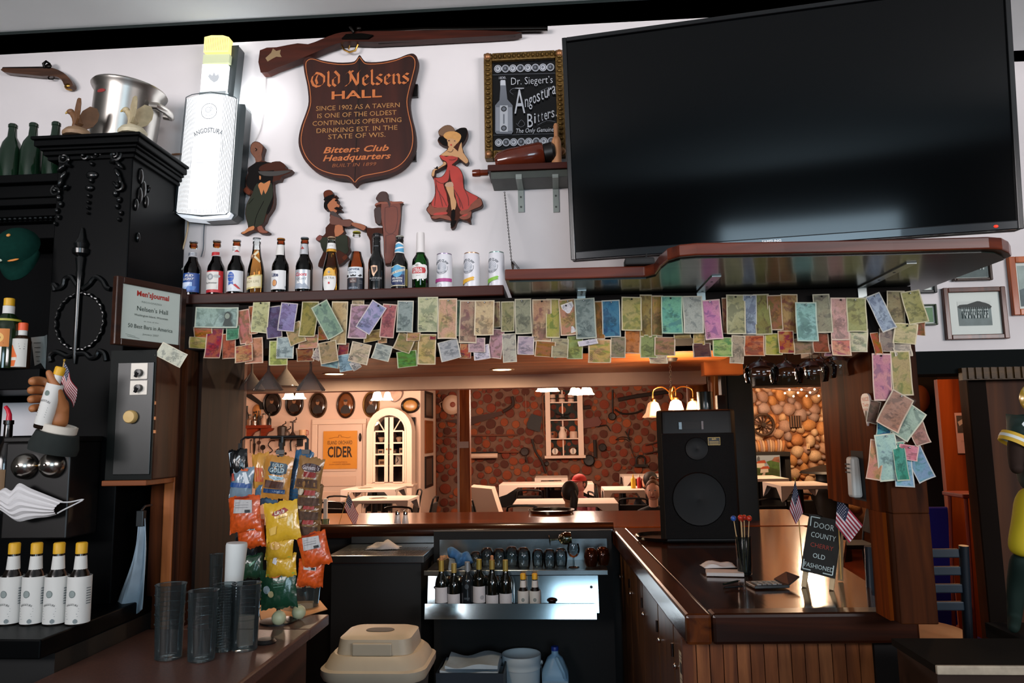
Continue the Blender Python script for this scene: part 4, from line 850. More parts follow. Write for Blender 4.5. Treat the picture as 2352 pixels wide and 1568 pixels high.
    # four big bitters bottles
def f4(s):
    s.text('ANGOSTURA',0,.058,.0055,INK,.036,arc=.03);s.ell(0,.086,.009,.010,mat('8a9492',.7));s.ring(0,.086,.009,.010,.0012,mat('55605e',.7));s.ell(.012,.012,.006,.006,mat('7a8486',.7))
    for k,w in enumerate((.02,.02,.016,.018,.014)):s.line([(-w,.046-k*.007),(w,.046-k*.007)],.001,mat('83898b',.7))
    for sx in(-1,1):
        for k in range(7):s.line([(sx*.036,.1-k*.007),(sx*.05,.1-k*.007)],.0022,mat('5c6468',.7))
first=None
for px,lab in((22,'bitters bottle at the far left end of the front row of four'),(74,'second bitters bottle of the front row of four below the telephone'),(126,'third bitters bottle of the front row of four below the telephone'),(178,'rightmost bitters bottle of the front row of four below the telephone')):
    p=P(px,1431,2.1);loc=(p.x,2.1,zc2)
    if first is None:
        first=t=thing('bitters_bottle',lab,'bottle',loc,group='yellow capped bitters bottles below the telephone')
        MB().lathe([(0,0),(.029,0),(.03,.006),(.03,.11),(.024,.14),(.0155,.155),(.0135,.2),(0,.2)],mat('120c08',.2,coat=.3),seg=24).build('body',t,True)
        MB().lathe([(.0318,.004),(.0318,.132),(.0312,.1325),(.0312,.004)],LAB,seg=28,cap0=False,cap1=False).build('label',t,True)
        MB().lathe([(.0185,.142),(.0152,.188)],LAB,seg=18,cap0=False,cap1=False).build('neck_label',t,True)
        MB().lathe([(.0155,.194),(.0155,.222),(.013,.225),(0,.225)],YEL,seg=18).build('cap',t,True)
        b=MB();s=Sheet(b,onto(.0318),.0005);f4(s);b.build('label_print',t)
    else:dup(first,loc,label=lab)
    # hanging towel, switch box, ledge
p=P(325,1172,2.36);t=thing('hanging_towel','grey white bar towel hanging from a clip beside the wooden post','towel',p)
le=smoothpts([(318,1192),(312,1240),(296,1300),(270,1370),(258,1408)],5,False);re=smoothpts([(333,1190),(334,1250),(334,1320),(333,1375),(332,1396)],5,False);V=[];Fs=[];R=10
for i,(a,c)in enumerate(zip(le,re)):
    for j in range(R+1):
        f=j/R;q=P(a[0]+(c[0]-a[0])*f,a[1]+(c[1]-a[1])*f+(14*math.sin(PI*f)if i>18 else 0),2.36);V.append((q.x-p.x,.014*math.sin(f*9+i*.1)*min(1,i/6),q.z-p.z))
for i in range(len(le)-1):
    for j in range(R):Fs.append((i*(R+1)+j,(i+1)*(R+1)+j,(i+1)*(R+1)+j+1,i*(R+1)+j+1))
MB().add(V,Fs,mat('8fa0ad',.9,noise=.2,nscale=12)).build('cloth',t,True,solid=.003)
b=MB();b.box(-.012,.012,-.01,.01,-.05,.0,mat('3a3f42',.3,.8));b.tube([(0,0,0),(0,.02,.012),(0,.06,.012)],.004,mat('6a6c6e',.3,.9),8);b.build('clip',t,bevel=.002)
XA,XB=P(250,950,2.3).x,P(356,950,2.3).x;ZA,ZB=P(300,1102,2.3).z,P(300,804,2.3).z
t=thing('switch_box','tall black electrical box with two white dimmer plates and a cream knob','switch box',(XA,2.3,ZA));w_,h_=XB-XA,ZB-ZA
dg=mat('0a0f0e',.5,spec=.12)
MB().box(0,w_,0,.16,0,h_,wood('2a130a','4c2614','z',14,.6)).build('case',t,bevel=.004);MB().box(.001,w_-.001,-.005,-.0003,.001,h_-.001,dg).build('front_plate',t)
sw_=lambda x,y:(P(x,y,2.29).x-XA,P(x,y,2.29).z-ZA)
MB().box(sw_(262,1000)[0],sw_(346,1000)[0],-.009,-.0055,sw_(300,1090)[1],sw_(300,832)[1],mat('0c1211',.35)).build('cover',t,bevel=.002)
for(xa,ya,xb,yb,kx,ky)in((300,833,340,871,322,856),(298,873,339,907,321,891)):
    a,c=sw_(xa,yb),sw_(xb,ya);pt_=MB().box(a[0],c[0],-.012,-.0065,a[1],c[1],mat('e0d8cc',.5)).build('dimmer_plate',t,bevel=.0015)
    k=sw_(kx,ky);kb=MB();kb.lathe([(.012,-.0125),(.011,-.026),(.0,-.027)],BLK,o=(k[0],0,k[1]),axis='y',seg=14);kb.tube([(k[0],-.024,k[1]),(k[0]-.008,-.024,k[1]-.014)],[.007,.005],BLK,8);kb.build('knob',pt_,True)
k=sw_(302,957);MB().lathe([(.021,-.0065),(.021,-.022),(.018,-.027),(0,-.028)],mat('c9a86a',.5),o=(k[0],0,k[1]),axis='y',seg=24).build('cream_knob',t,True)
k=sw_(318,812);MB().ball((k[0],-.001,k[1]),(.005,.004,.005),CHROME,8,6).build('screw',t,True)
for py in(851,925,960,991):
    k=sw_(352,py);MB().box(k[0]-.006,k[0]+.004,-.004,-.0003,k[1]-.005,k[1]+.005,mat('b5713c',.6)).build('wood_plug',t)
MB().box(0,w_*.95,-.02,.15,-.017,-.0005,wood('5a2c14','8a4c24','x',14,.5)).build('ledge',t,bevel=.002)
p=P(313,1560,2.3);t=thing('cutting_board','edge of a green plastic cutting board standing beside the post','cutting board',(p.x,2.3,0));zz=P(313,1486,2.3).z
MB().box(-.012,.012,-.02,.1,.0,zz,mat('1f5a3c',.5)).build('board',t,bevel=.003)
# award plaque
a,c=P(262,790,2.2),P(424,806,2.44);w_=(c-a).length;ang=math.atan2(c.y-a.y,c.x-a.x);h_=P(262,632,2.2).z-a.z
t=thing('award_plaque','brown framed certificate with red title hung beside the carved pillar','picture',a,(0,0,ang));fm=wood('1c0d08','3a1e12','x',20,.35,.3)
z0=(c.z-a.z)*0
for x0,x1,za,zb in((0,.022,0,h_),(w_-.022,w_,0,h_),(.022,w_-.022,0,.022),(.022,w_-.022,h_-.022,h_)):MB().box(x0,x1,0,.022,za,zb,fm).build('frame_rail',t,bevel=.003)
MB().box(.022,w_-.022,.006,.012,.022,h_-.022,mat('c5d0c8',.45)).build('certificate',t)
b=MB();s=Sheet(b,flat(.0058));gr=mat('25362c',.7);gl=mat('6d7a72',.7);m_=w_/2
s.text('Men\u2019sJournal',m_+.004,h_*.8,.017,mat('b02c22',.6),.12,bold=.03);s.text('RECOGNIZED',m_,h_*.68,.0055,gl,.075);s.text('Nelsen\u2019s Hall',m_+.004,h_*.575,.0145,gr,.115);s.text('Washington Island, Wisconsin',m_,h_*.475,.0065,gr,.125)
s.text('as one of the',m_,h_*.395,.004,gl,.055);s.text('50 Best Bars in America',m_,h_*.305,.0125,gr,.165);s.text('January 2007',m_,h_*.2,.0055,gl,.06);s.line([(.04,.038),(.075,.033)],.001,gl);s.line([(.045,.032),(.09,.028)],.001,gl)
b.build('lettering',t)
# bottle shelf, bottles, cans, television
ZS=2.19;SHW=wood('3a140b','6e2f1a','x',14,.32,.3)
xa,xb=P(404,672,2.47).x,P(1157,660,2.47).x
t=thing('bottle_shelf','long narrow reddish brown shelf carrying the row of beer bottles','shelf',(xa,2.47,ZS-.036))
MB().box(0,xb-xa,0,YW-2.47-.001,0,.036,wood('220b06','46190d','x',14,.5)).build('board',t,bevel=.004)
MB().box(.03,xb-xa,.05,YW-2.47-.002,-.014,-.0005,DKW).build('cleat',t)
top=[PZ(*q,ZS)for q in((1159,618),(1330,614),(1480,610),(1502,604),(1514,586),(1532,570),(1560,561),(1600,557),(1800,554),(2050,549),(2270,543),(2300,545),(2316,553),(2321,562))]
o_=Vector((top[0].x,YW,ZS-.034));pts=[(p.x-o_.x,p.y-o_.y)for p in top]
q=PZ(2112,664,ZS-.034);pts+=[(q.x-o_.x+.02,q.y-o_.y),(q.x-o_.x,-.002),(0,-.002)]
t=thing('television_shelf','wide dark board with rounded corners and brown edge under the television','shelf',o_)
b=MB();b.slab(pts,0,.034,SHW);b.build('board',t,bevel=.004)
b=MB();ins=[(x,y)for x,y in pts];MB().slab([(x*.985+.012,y*.96-.003)for x,y in pts],-.004,-.0003,wood('0c1410','1a241e','x',8,.3,.4)).build('shaded_underside',t)  # dark green sheet: shade and reflection put into the colour under brown wood
for px,d in((1355,.1),(1630,.26),(2000,.36)):
    q=P(px-20,680,2.5);b=MB();gs=mat('a4aaa8',.35,.8);x=q.x-o_.x
    y1=2.5-YW;b.box(x-.014,x+.014,y1-d,y1-.001,-.0085,-.0045,gs);b.box(x-.014,x+.014,y1-.006,y1-.002,-.06,-.0085,gs)
    for k in range(3):b.lathe([(.004,-.0098),(.004,-.0086)],mat('3a3c3c',.4),o=(x,y1-.03-d*.3*k,0),seg=8)
    b.build('bracket',t)
q=PZ(1493,676,ZS-.034);b=MB();b.tube([(q.x-o_.x,q.y-o_.y,0),(q.x-o_.x,q.y-o_.y+.004,-.02)],.0025,STEEL,6);b.build('hook',t)
def capz(b,r,z,m,crown=True):
    n=21
    if crown:
        V=[];Fs=[]
        for k in range(2*n):
            a=PI*k/n;q=r*(1.06 if k%2 else .97);V.append((q*math.cos(a),q*math.sin(a),z))
        for k in range(2*n):a=PI*k/n;V.append((r*.97*math.cos(a),r*.97*math.sin(a),z+.005))
        V.append((0,0,z+.0068))
        for k in range(2*n):k2=(k+1)%(2*n);Fs+=[(k,k2,2*n+k2,2*n+k),(2*n+k,2*n+k2,4*n)]
        b.add(V,Fs,m)
GA,GAL=glass('3a1408',.04),glass('c0742c',.04)
def beer(label,px,h,prof,body_m,fill,neck_m,capm,prints,rot=0,foil=None,y=2.565):
    """prof: (radius, height fraction); below `fill` the bottle is full"""
    p=P(px,660,y);t=thing('beer_bottle',label,'bottle',(p.x,y,ZS+.0005),(0,0,rot),'beer bottles on the long shelf')
    pr=[(r,f*h)for r,f in prof];lo=[q for q in pr if q[1]<=fill*h+1e-6];hi=[q for q in pr if q[1]>=fill*h-1e-6]
    b=MB();b.lathe([(0,.004),(.02,.001)]+lo,body_m,seg=28,cap0=False,cap1=True)
    b.build('bottle',t,True)
    if len(hi)>1:MB().lathe(hi,neck_m,seg=28,cap0=False,cap1=False).build('neck',t,True)
    if capm:b=MB();capz(b,.0142,h-.002,capm);b.build('crown_cap',t,True)
    for nm,R,fn in prints:
        b=MB()
        if callable(R):s=Sheet(b,R,.0008,.00025)
        else:s=Sheet(b,onto(R),.0006,.00025)
        fn(s);b.build(nm,t,len(b.F)>0 and nm=='label')
    return t
LN=[(.029,.004),(.0302,.02),(.0305,.06),(.0305,.5),(.0285,.56),(.0225,.62),(.0175,.67),(.0152,.73),(.0128,.9),(.0125,.91),(.0142,.915),(.0142,.945),(.0128,.955),(.0132,.985)]
def neckmap(h,f0,r0,f1,r1):
    def mp(x,z,l):
        f=(z/h-f0)/(f1-f0);r=r0+(r1-r0)*f+l+.0004;a=x/r;return(r*math.sin(a),-r*math.cos(a),z)
    mp.strip=.0035;return mp
NM=lambda h:neckmap(h,.67,.0175,.9,.0128)
BLU=mat('24498c',.4);LBL=mat('9fb9dc',.4);WLB=mat('dfdedb',.5);SIL=mat('b9bdc2',.35,.6);RD=mat('b3252a',.45);NAVY=mat('1c2a54',.5);GLD=mat('c79a3e',.4,.4);GRY=mat('8a8f94',.5);CRM=mat('d9cfae',.5);BKL=mat('101114',.4)
W_=.041
def n_plain(m,z0=.7,z1=.88,w=.024,h=.211):return lambda s:s.rect(-w,w,z0*h,z1*h,m,10)
h1=.211
def l1(s):
    s.rect(-W_,W_,.1*h1,.43*h1,BLU,12);s.rect(-.026,.014,.13*h1,.27*h1,LBL,6);s.poly([(-.01,.13*h1),(.022,.13*h1),(.03,.2*h1),(.0,.2*h1)],mat('3f6fb4',.4));s.poly([(-.03,.18*h1),(.0,.2*h1),(.01,.265*h1),(-.028,.27*h1)],mat('c8d4e8',.4))
    s.line([(-W_,.432*h1),(0,.437*h1),(W_,.432*h1)],.0012,WLB);s.text('BUD',.002,.385*h1,.0085,WLB,.03,shear=.35,bold=.02);s.text('LIGHT',.0,.325*h1,.0085,WLB,.04,shear=.35,bold=.02)
def l1n(s):s.rect(-.022,.022,.745*h1,.81*h1,SIL,8);s.text('BUD',0,.778*h1,.005,NAVY,.018)
beer('brown beer bottle with a blue label, leftmost on the shelf',441,h1,LN,GA,.74,GAL,mat('b4b8bc',.3,.8),[('label',.0305,l1),('neck_label',NM(h1),l1n)])
def l2(s):
    s.rect(-W_,W_,.08*h1,.46*h1,RD,12);s.line([(-W_,.455*h1),(W_,.455*h1)],.001,WLB);s.line([(-W_,.095*h1),(W_,.095*h1)],.0012,WLB);s.rect(-.03,.022,.13*h1,.44*h1,mat('d5d2cc',.5),8);s.ell(-.006,.35*h1,.011,.012,GRY);s.ell(-.006,.35*h1,.006,.007,mat('b9bcbc',.5));s.ell(.016,.36*h1,.012,.006,mat('aeb0ae',.5));s.ell(-.022,.37*h1,.007,.006,mat('aeb0ae',.5))
    s.text('Budweiser',-.003,.245*h1,.006,INK,.044,shear=.3);[s.line([(-.026,(.2-k*.022)*h1),(.018,(.2-k*.022)*h1)],.0009,GRY)for k in range(3)]
def l2n(s):s.poly([(-.018,.73*h1),(.018,.75*h1),(.018,.8*h1),(-.018,.8*h1)],RD);s.line([(-.014,.765*h1),(.014,.768*h1)],.001,WLB)
beer('brown beer bottle with a red and white label second from left',495,h1,LN,GA,.74,GAL,mat('b9b2ac',.3,.8),[('label',.0305,l2),('neck_label',NM(h1),l2n)])
def l3(s):
    s.rect(-W_,W_,.09*h1,.45*h1,mat('d2d6dc',.4),12);s.ell(-.006,.34*h1,.013,.018,mat('2c58ac',.45));s.poly([(-.014,.28*h1),(.002,.28*h1),(.006,.2*h1),(-.004,.22*h1),(-.014,.19*h1)],mat('2c58ac',.45));s.text('Pabst',-.006,.385*h1,.0042,WLB,.016);s.text('Blue Ribbon',-.006,.335*h1,.0042,WLB,.024);s.ring(-.006,.285*h1,.012,.008,.0012,WLB,PI,2*PI)
    s.poly([(.004,.2*h1),(.012,.215*h1),(.03,.13*h1),(.02,.135*h1)],RD);s.rect(-W_,-.03,.42*h1,.45*h1,RD,2);[s.line([(-.026,(.14-k*.018)*h1),(.0,(.14-k*.018)*h1)],.0007,GRY)for k in range(2)]
def l3n(s):s.poly([(-.02,.79*h1),(.02,.79*h1),(.02,.9*h1),(-.02,.9*h1)],WLB);s.text('Pabst',-.004,.865*h1,.005,NAVY,.016);s.text('Blue',-.004,.825*h1,.005,NAVY,.012);s.poly([(-.002,.79*h1),(.018,.79*h1),(.008,.83*h1)],RD)
beer('brown beer bottle with a white label and blue ribbon emblem',541,h1,LN,glass('2a0e06',.04),.79,GAL,mat('c2c4c8',.3,.8),[('label',.0305,l3),('neck_label',NM(h1),l3n)])
CLN=[(.0285,.004),(.030,.02),(.0305,.3),(.0298,.42),(.0265,.52),(.022,.61),(.0175,.7),(.0145,.8),(.0128,.9),(.0125,.91),(.0142,.915),(.0142,.945),(.0128,.955),(.0132,.985)]
h4=.216;CM=neckmap(h4,.61,.022,.8,.0145)
def l4(s):s.poly([(-.035,.1*h4),(.035,.145*h4),(.035,.37*h4),(-.035,.32*h4)],mat('c8b878',.4,.2));s.poly([(-.033,.13*h4),(.03,.165*h4),(.03,.345*h4),(-.033,.3*h4)],CRM);s.text('HIGH LIFE',-.002,.24*h4,.0085,mat('8a8458',.5),.05,rot=.06);s.text('Miller',-.008,.295*h4,.004,RD,.014,rot=.06)
def l4n(s):s.ell(-.008,.68*h4,.009,.010,mat('5a3c2c',.5));s.ell(-.008,.685*h4,.005,.006,mat('b08a6a',.5));s.poly([(-.004,.71*h4),(.012,.79*h4),(.016,.76*h4),(.004,.69*h4)],CRM);s.poly([(-.0,.66*h4),(.022,.57*h4),(.026,.6*h4),(.004,.69*h4)],CRM)
beer('clear bottle of golden beer with a slanted cream label',587,h4,CLN,glass('ecc488',.04),.8,glass('eef2f2',.04),glass('cfd4d6',.05),[('label',.0303,l4),('neck_label',CM,l4n)])
def l5(s):s.rect(-W_,W_,.1*h1,.43*h1,mat('d8d8d8',.4),12);s.text('Lite',0,.355*h1,.0135,NAVY,.028,bold=.05);s.ell(.0,.21*h1,.0095,.0125,NAVY);s.ell(.0,.21*h1,.0082,.011,mat('d0925a',.4));s.rect(.036,.04,.12*h1,.16*h1,GRY)
DBR=glass('1a0a07',.04)
beer('dark beer bottle with white label, gold disc and gold cap',643,h1,LN,DBR,.91,GAL,mat('b57c3a',.3,.7),[('label',.0305,l5),('neck_label',NM(h1),n_plain(mat('d9d6d2',.5),.71,.895))],rot=-.3)
def l6(s):s.rect(-W_,W_,.1*h1,.43*h1,mat('c4c8ce',.3,.4),12);s.text('Coors',.006,.35*h1,.0125,mat('c4283a',.4),.042,shear=.25,bold=.03);s.text('LIGHT',.008,.27*h1,.0075,mat('585c62',.4),.036);s.poly([(-.03,.11*h1),(-.004,.235*h1),(.012,.17*h1),(.02,.2*h1),(.038,.11*h1)],mat('98a2b0',.4));s.poly([(-.01,.19*h1),(-.004,.235*h1),(.004,.195*h1)],WLB)
def l6n(s):s.rect(-.024,.024,.71*h1,.895*h1,mat('c2c4c8',.35,.4),8);s.poly([(-.007,.8*h1),(.001,.85*h1),(.009,.8*h1)],mat('a04038',.5))
beer('dark beer bottle with silver label, red script and grey cap',698,h1,LN,DBR,.91,GAL,mat('7c868c',.3,.8),[('label',.0305,l6),('neck_label',NM(h1),l6n)],rot=-.25)
h7=.21
def l7(s):s.ell(.002,.225*h7,.0255,.047,WLB,28);s.poly([(.002+.0255*math.cos(a),.225*h7+.047*math.sin(a))for a in[PI*(.12+.76*k/12)for k in range(13)]],mat('d9a63a',.4));s.text('ULTRA',.002,.27*h7,.008,mat('5c5e50',.5),.036);s.text('Michelob',.002,.32*h7,.0045,mat('9a8a5a',.5),.02);s.rect(-.001,.005,.165*h7,.2*h7,RD);s.line([(-.016,.225*h7),(.02,.225*h7)],.0009,GLD);s.ell(.002,.37*h7,.004,.004,GRY)
def l7n(s):s.rect(-.03,.03,.795*h7,.9*h7,WLB,8);s.rect(-.032,.032,.745*h7,.79*h7,mat('d39a34',.4,.3),8);s.text('ULTRA',.004,.85*h7,.004,GRY,.014)
beer('clear golden bottle with an oval white label and gold neck band',760,h7,CLN,glass('eac878',.04),.9,glass('dfe4e4',.04),mat('c8a888',.3,.6),[('label',.0303,l7),('neck_label',neckmap(h7,.7,.0178,.9,.0131),l7n)])
h8=.227;COR=[(.0285,.004),(.0302,.02),(.0305,.4),(.029,.48),(.0235,.56),(.019,.62),(.0165,.68),(.0125,.93),(.0142,.935),(.0142,.955),(.0128,.96),(.0132,.985)]
def l8(s):s.rect(-.036,.036,.245*h8,.415*h8,mat('d4d8dc',.4),10);s.rect(-.036,.036,.04*h8,.243*h8,mat('1c222e',.4),10);s.text('Corona',-.003,.385*h8,.0105,mat('2a4468',.5),.05,bold=.02);s.text('Extra',-.002,.33*h8,.0075,mat('3a4a60',.5),.026);s.poly([(-.009,.26*h8),(.009,.26*h8),(.011,.29*h8),(.005,.28*h8),(0,.298*h8),(-.005,.28*h8),(-.011,.29*h8)],INK);s.poly([(.016,.27*h8),(.024,.255*h8),(.032,.28*h8),(.026,.3*h8)],INK);s.poly([(-.032,.26*h8),(-.02,.255*h8),(-.018,.285*h8),(-.03,.3*h8)],INK);s.rect(-.012,.012,.16*h8,.235*h8,mat('5a4440',.5),3);s.text('CERVEZA',0,.08*h8,.006,mat('a8b4c4',.5),.034);s.text('LA',0,.215*h8,.0035,WLB);s.text('MAS FINA',0,.185*h8,.0035,WLB,.018);[s.line([(.018,(.19-k*.02)*h8),(.032,(.19-k*.02)*h8)],.0008,GRY)for k in range(3)]
beer('tall clear bottle of amber beer with yellow cap and blue script',818,h8,COR,glass('d8955a',.04),.8,glass('eceeee',.04),mat('a8a03a',.35,.5),[('label',.0305,l8)],rot=-.1)
h9=.217
def l9(s):s.poly([(-.018,.44*h9),(-.006,.45*h9),(.006,.44*h9),(.007,.36*h9),(-.002,.3*h9),(-.006,.26*h9),(-.012,.3*h9),(-.016,.37*h9)],mat('c9a488',.4,.3));s.poly([(-.012,.42*h9),(.003,.42*h9),(.003,.37*h9),(-.006,.31*h9)],mat('3a2418',.5));s.text('GUINNESS',0,.235*h9,.0065,mat('a8a8a8',.5),.044);s.text('DRAUGHT',0,.2*h9,.004,GRY,.03);s.text('STOUT',0,.06*h9,.003,GRY,.016)
beer('black beer bottle with a pale harp emblem',865,h9,LN,mat('0a0b0b',.12,coat=.6),.955,BKL,mat('0c0c0c',.4),[('label',.0305,l9),('neck_label',NM(h9),lambda s:(s.text('GUINNESS',0,.79*h9,.0035,GRY,.016),s.line([(-.014,.87*h9),(.014,.87*h9)],.001,GRY)))],rot=.1)
h10=.205
def l10(s):s.poly([(-.032,.1*h10),(.028,.1*h10),(.028,.44*h10),(.012,.455*h10),(0,.48*h10),(-.014,.455*h10),(-.032,.44*h10)],CRM);s.rect(-.03,.026,.115*h10,.3*h10,NAVY,6);s.rect(-.03,.026,.3*h10,.43*h10,mat('3a6a90',.5),6);s.ell(-.002,.36*h10,.0185,.022,mat('4f9cc4',.5));s.poly([(-.031,.29*h10),(-.031,.33*h10),(.027,.41*h10),(.027,.37*h10)],mat('d8d4c4',.5));s.text('BLUE MOON',-.002,.35*h10,.0058,INK,.05,rot=.27);s.text('BELGIAN',-.002,.235*h10,.0065,WLB,.036,bold=.02);s.text('WHITE',-.002,.185*h10,.0075,WLB,.036,bold=.02);s.line([(-.024,.135*h10),(.02,.135*h10)],.0014,CRM);s.rect(.029,.037,.1*h10,.4*h10,mat('8a7a44',.5),2)
def l10n(s):s.poly([(-.024,.705*h10),(.024,.69*h10),(.024,.85*h10),(0,.9*h10),(-.024,.86*h10)],WLB);s.poly([(-.02,.725*h10),(.022,.71*h10),(.02,.83*h10),(0,.87*h10),(-.02,.84*h10)],mat('4f9cc4',.5));s.poly([(-.022,.75*h10),(-.022,.78*h10),(.022,.82*h10),(.022,.79*h10)],WLB)
beer('dark bottle with a light blue moon label and silver cap',918,h10,LN,mat('0e0c0c',.12,coat=.6),.955,BKL,mat('b8b6a8',.3,.6),[('label',.0305,l10),('neck_label',neckmap(h10,.67,.0178,.9,.0132),l10n)],rot=-.05)
h11=.219;ST=[(.0285,.004),(.0302,.02),(.0305,.48),(.0285,.54),(.0205,.6),(.0165,.63),(.0155,.68)]
def l11(s):s.poly(smoothpts([(-.03,.22*h11),(-.012,.2*h11),(0,.195*h11),(.014,.2*h11),(.032,.22*h11),(.033,.42*h11),(.014,.435*h11),(.006,.465*h11),(-.006,.465*h11),(-.014,.435*h11),(-.032,.42*h11)],2),WLB);s.poly([(-.028,.3*h11),(-.026,.385*h11),(.0,.395*h11),(.024,.385*h11),(.028,.34*h11),(.024,.295*h11),(0,.285*h11)],mat('b8232c',.45));s.text('STELLA',-.004,.362*h11,.0075,WLB,.036,bold=.03);s.text('ARTOIS',-.004,.32*h11,.0075,WLB,.036,bold=.03);s.ell(-.004,.425*h11,.006,.005,mat('a8a29a',.5));s.text('BELGIUM',0,.255*h11,.003,GRY,.014)
t=beer('green beer bottle with a white foil neck and red cartouche',966,h11,ST,glass('4f9a52',.04),.68,GAL,None,[('label',.0305,l11)],rot=-.1)
MB().lathe([(.0162,.655*h11),(.0162,.67*h11),(.0152,.72*h11),(.0146,.97*h11),(.0135,.995*h11),(0,h11)],mat('dcd6d4',.45),seg=24).build('foil',t,True)
def can(label,px,rot,band_c,rim_c,zig):
    r=.0285;h=.135;p=P(px,655,2.565)
    t=thing('seltzer_can',label,'can',(p.x,2.565,ZS+.0005),(0,0,rot),'white seltzer cans at the right end of the shelf')
    MB().lathe([(0,.004),(.021,.003),(.023,0),(.0275,.006),(r,.012),(r,h-.012),(.0265,h-.003)],mat('d8d7dc',.35),seg=30).build('body',t,True)
    MB().lathe([(.0266,h-.0035),(.0268,h),(.0258,h+.0005),(.024,h-.003),(0,h-.003)],mat(rim_c,.3,.6),seg=30,cap0=False).build('rim',t,True)
    b=MB();s=Sheet(b,onto(r),.0004,.0002);nv=mat('2c3844',.5);s.text('WHITE CLAW',0,.107,.0088,nv,.058,arc=.03,bold=.03)
    s.ring(0,.082,.024,.024,.0012,nv,PI*.93,2*PI*1.03);s.text('HARD SELTZER',0,.0635,.0045,nv,.04,arc=-.03)
    for k in range(5):s.ring(.002-k*.001,.084-k*.0015,.016-.003*k,.015-.0028*k,.0011,mat('7c8894',.5),-.6+.2*k,3.6+.1*k,14)
    for k in range(4):s.line(smoothpts([(-.02+.002*k,.082-.005*k),(-.008,.078-.005*k),(.004,.076-.004*k),(.016,.08-.003*k)],3,False),.0009,mat('98a2ac',.5))
    bc=mat(band_c,.5)
    if zig:s.poly([(-.045,.026),(-.03,.036),(0,.04),(.022,.046),(.026,.043),(.022,.037),(.026,.034),(.012,.031),(-.01,.024),(-.03,.018)],bc)
    else:s.rect(-.046,.04,.031,.043,bc,10)
    s.ring(-.004,.018,.007,.007,.001,GRY);s.line([(-.008,.012),(.002,.012)],.002,GRY);[s.line([(.008,.01-k*.002),(.026,.01-k*.002)],.0006,GRY)for k in range(2)]
    b.build('print',t)
can('white seltzer can with a pink band beside the green bottle',1021,-.28,'a83a80','8f8098',False)
can('white seltzer can with a yellow band in the middle of three',1084,-.5,'dba62c','a8846a',True)
can('white seltzer can with a green band next to the hanging chain',1141,-.6,'7fb63c','7f9a94',True)
# television
BL=P(1312,598,2.3);q=P(2350,526,1.0);BR=P(2350,526,(BL.z-CH)/(q.z-CH));u=(BR-BL).normalized()
a=P(1291,89,1.0)-CAM;TL=CAM+a*(((BL-CAM).dot(u))/a.dot(u));vv=(TL-BL);hT=vv.length;v=vv.normalized();wT=(BR-BL).length;nn=u.cross(v)
t=thing('television','large switched off black flat television tilted above the bar shelf','television',BL)
t.matrix_world=Matrix.Translation(BL)@Matrix((u,-nn,v)).transposed().to_4x4()
gb_=mat('0b0d0f',.18,coat=.4)
MB().box(0,wT,.004,.05,0,hT,mat('0a0b0c',.5)).build('housing',t,bevel=.004)
for x0,x1,z0,z1 in((0,.014,0,hT),(wT-.014,wT,0,hT),(.014,wT-.014,hT-.014,hT)):MB().box(x0,x1,-.008,.0035,z0,z1,gb_).build('bezel',t,bevel=.002)
MB().box(.014,wT-.014,-.009,.0035,0,.026,mat('16191c',.2,.5,coat=.4)).build('lower_bezel',t,bevel=.003)
MB().box(.0142,wT-.0142,0,.003,.0262,hT-.0142,mat('040506',.08,spec=.3)).build('screen',t)
b=MB();s=Sheet(b,flat(-.0092));s.text('SAMSUNG',wT*.475,.015,.008,mat('d2d4d6',.4),.055,bold=.04);b.build('maker_name',t)
MB().ball((wT-.07,-.009,.012),(.006,.003,.004),mat('ff2a14',.4,emit=1.5),8,6).build('standby_light',t,True)
sb=MB();sb.box(wT*.5-.05,wT*.5+.05,.012,.045,-.03,.0,BLKM);sb.build('stand_neck',t)
MB().box(wT*.5-.2,wT*.5+.2,-.03,.12,-.034,-.0305,BLKM).build('stand_foot',t,bevel=.002)
p=PZ(1470,607,ZS);t=thing('power_adapter','small black box under the lower left corner of the television','adapter',(p.x,p.y+.02,ZS+.0005))
MB().box(-.045,.045,-.02,.03,0,.022,BLKM).build('case',t,bevel=.005);MB().tube([(.02,0,.018),(.025,.01,.04),(.02,.03,.06)],.003,BLKM,6).build('cable',t,True)
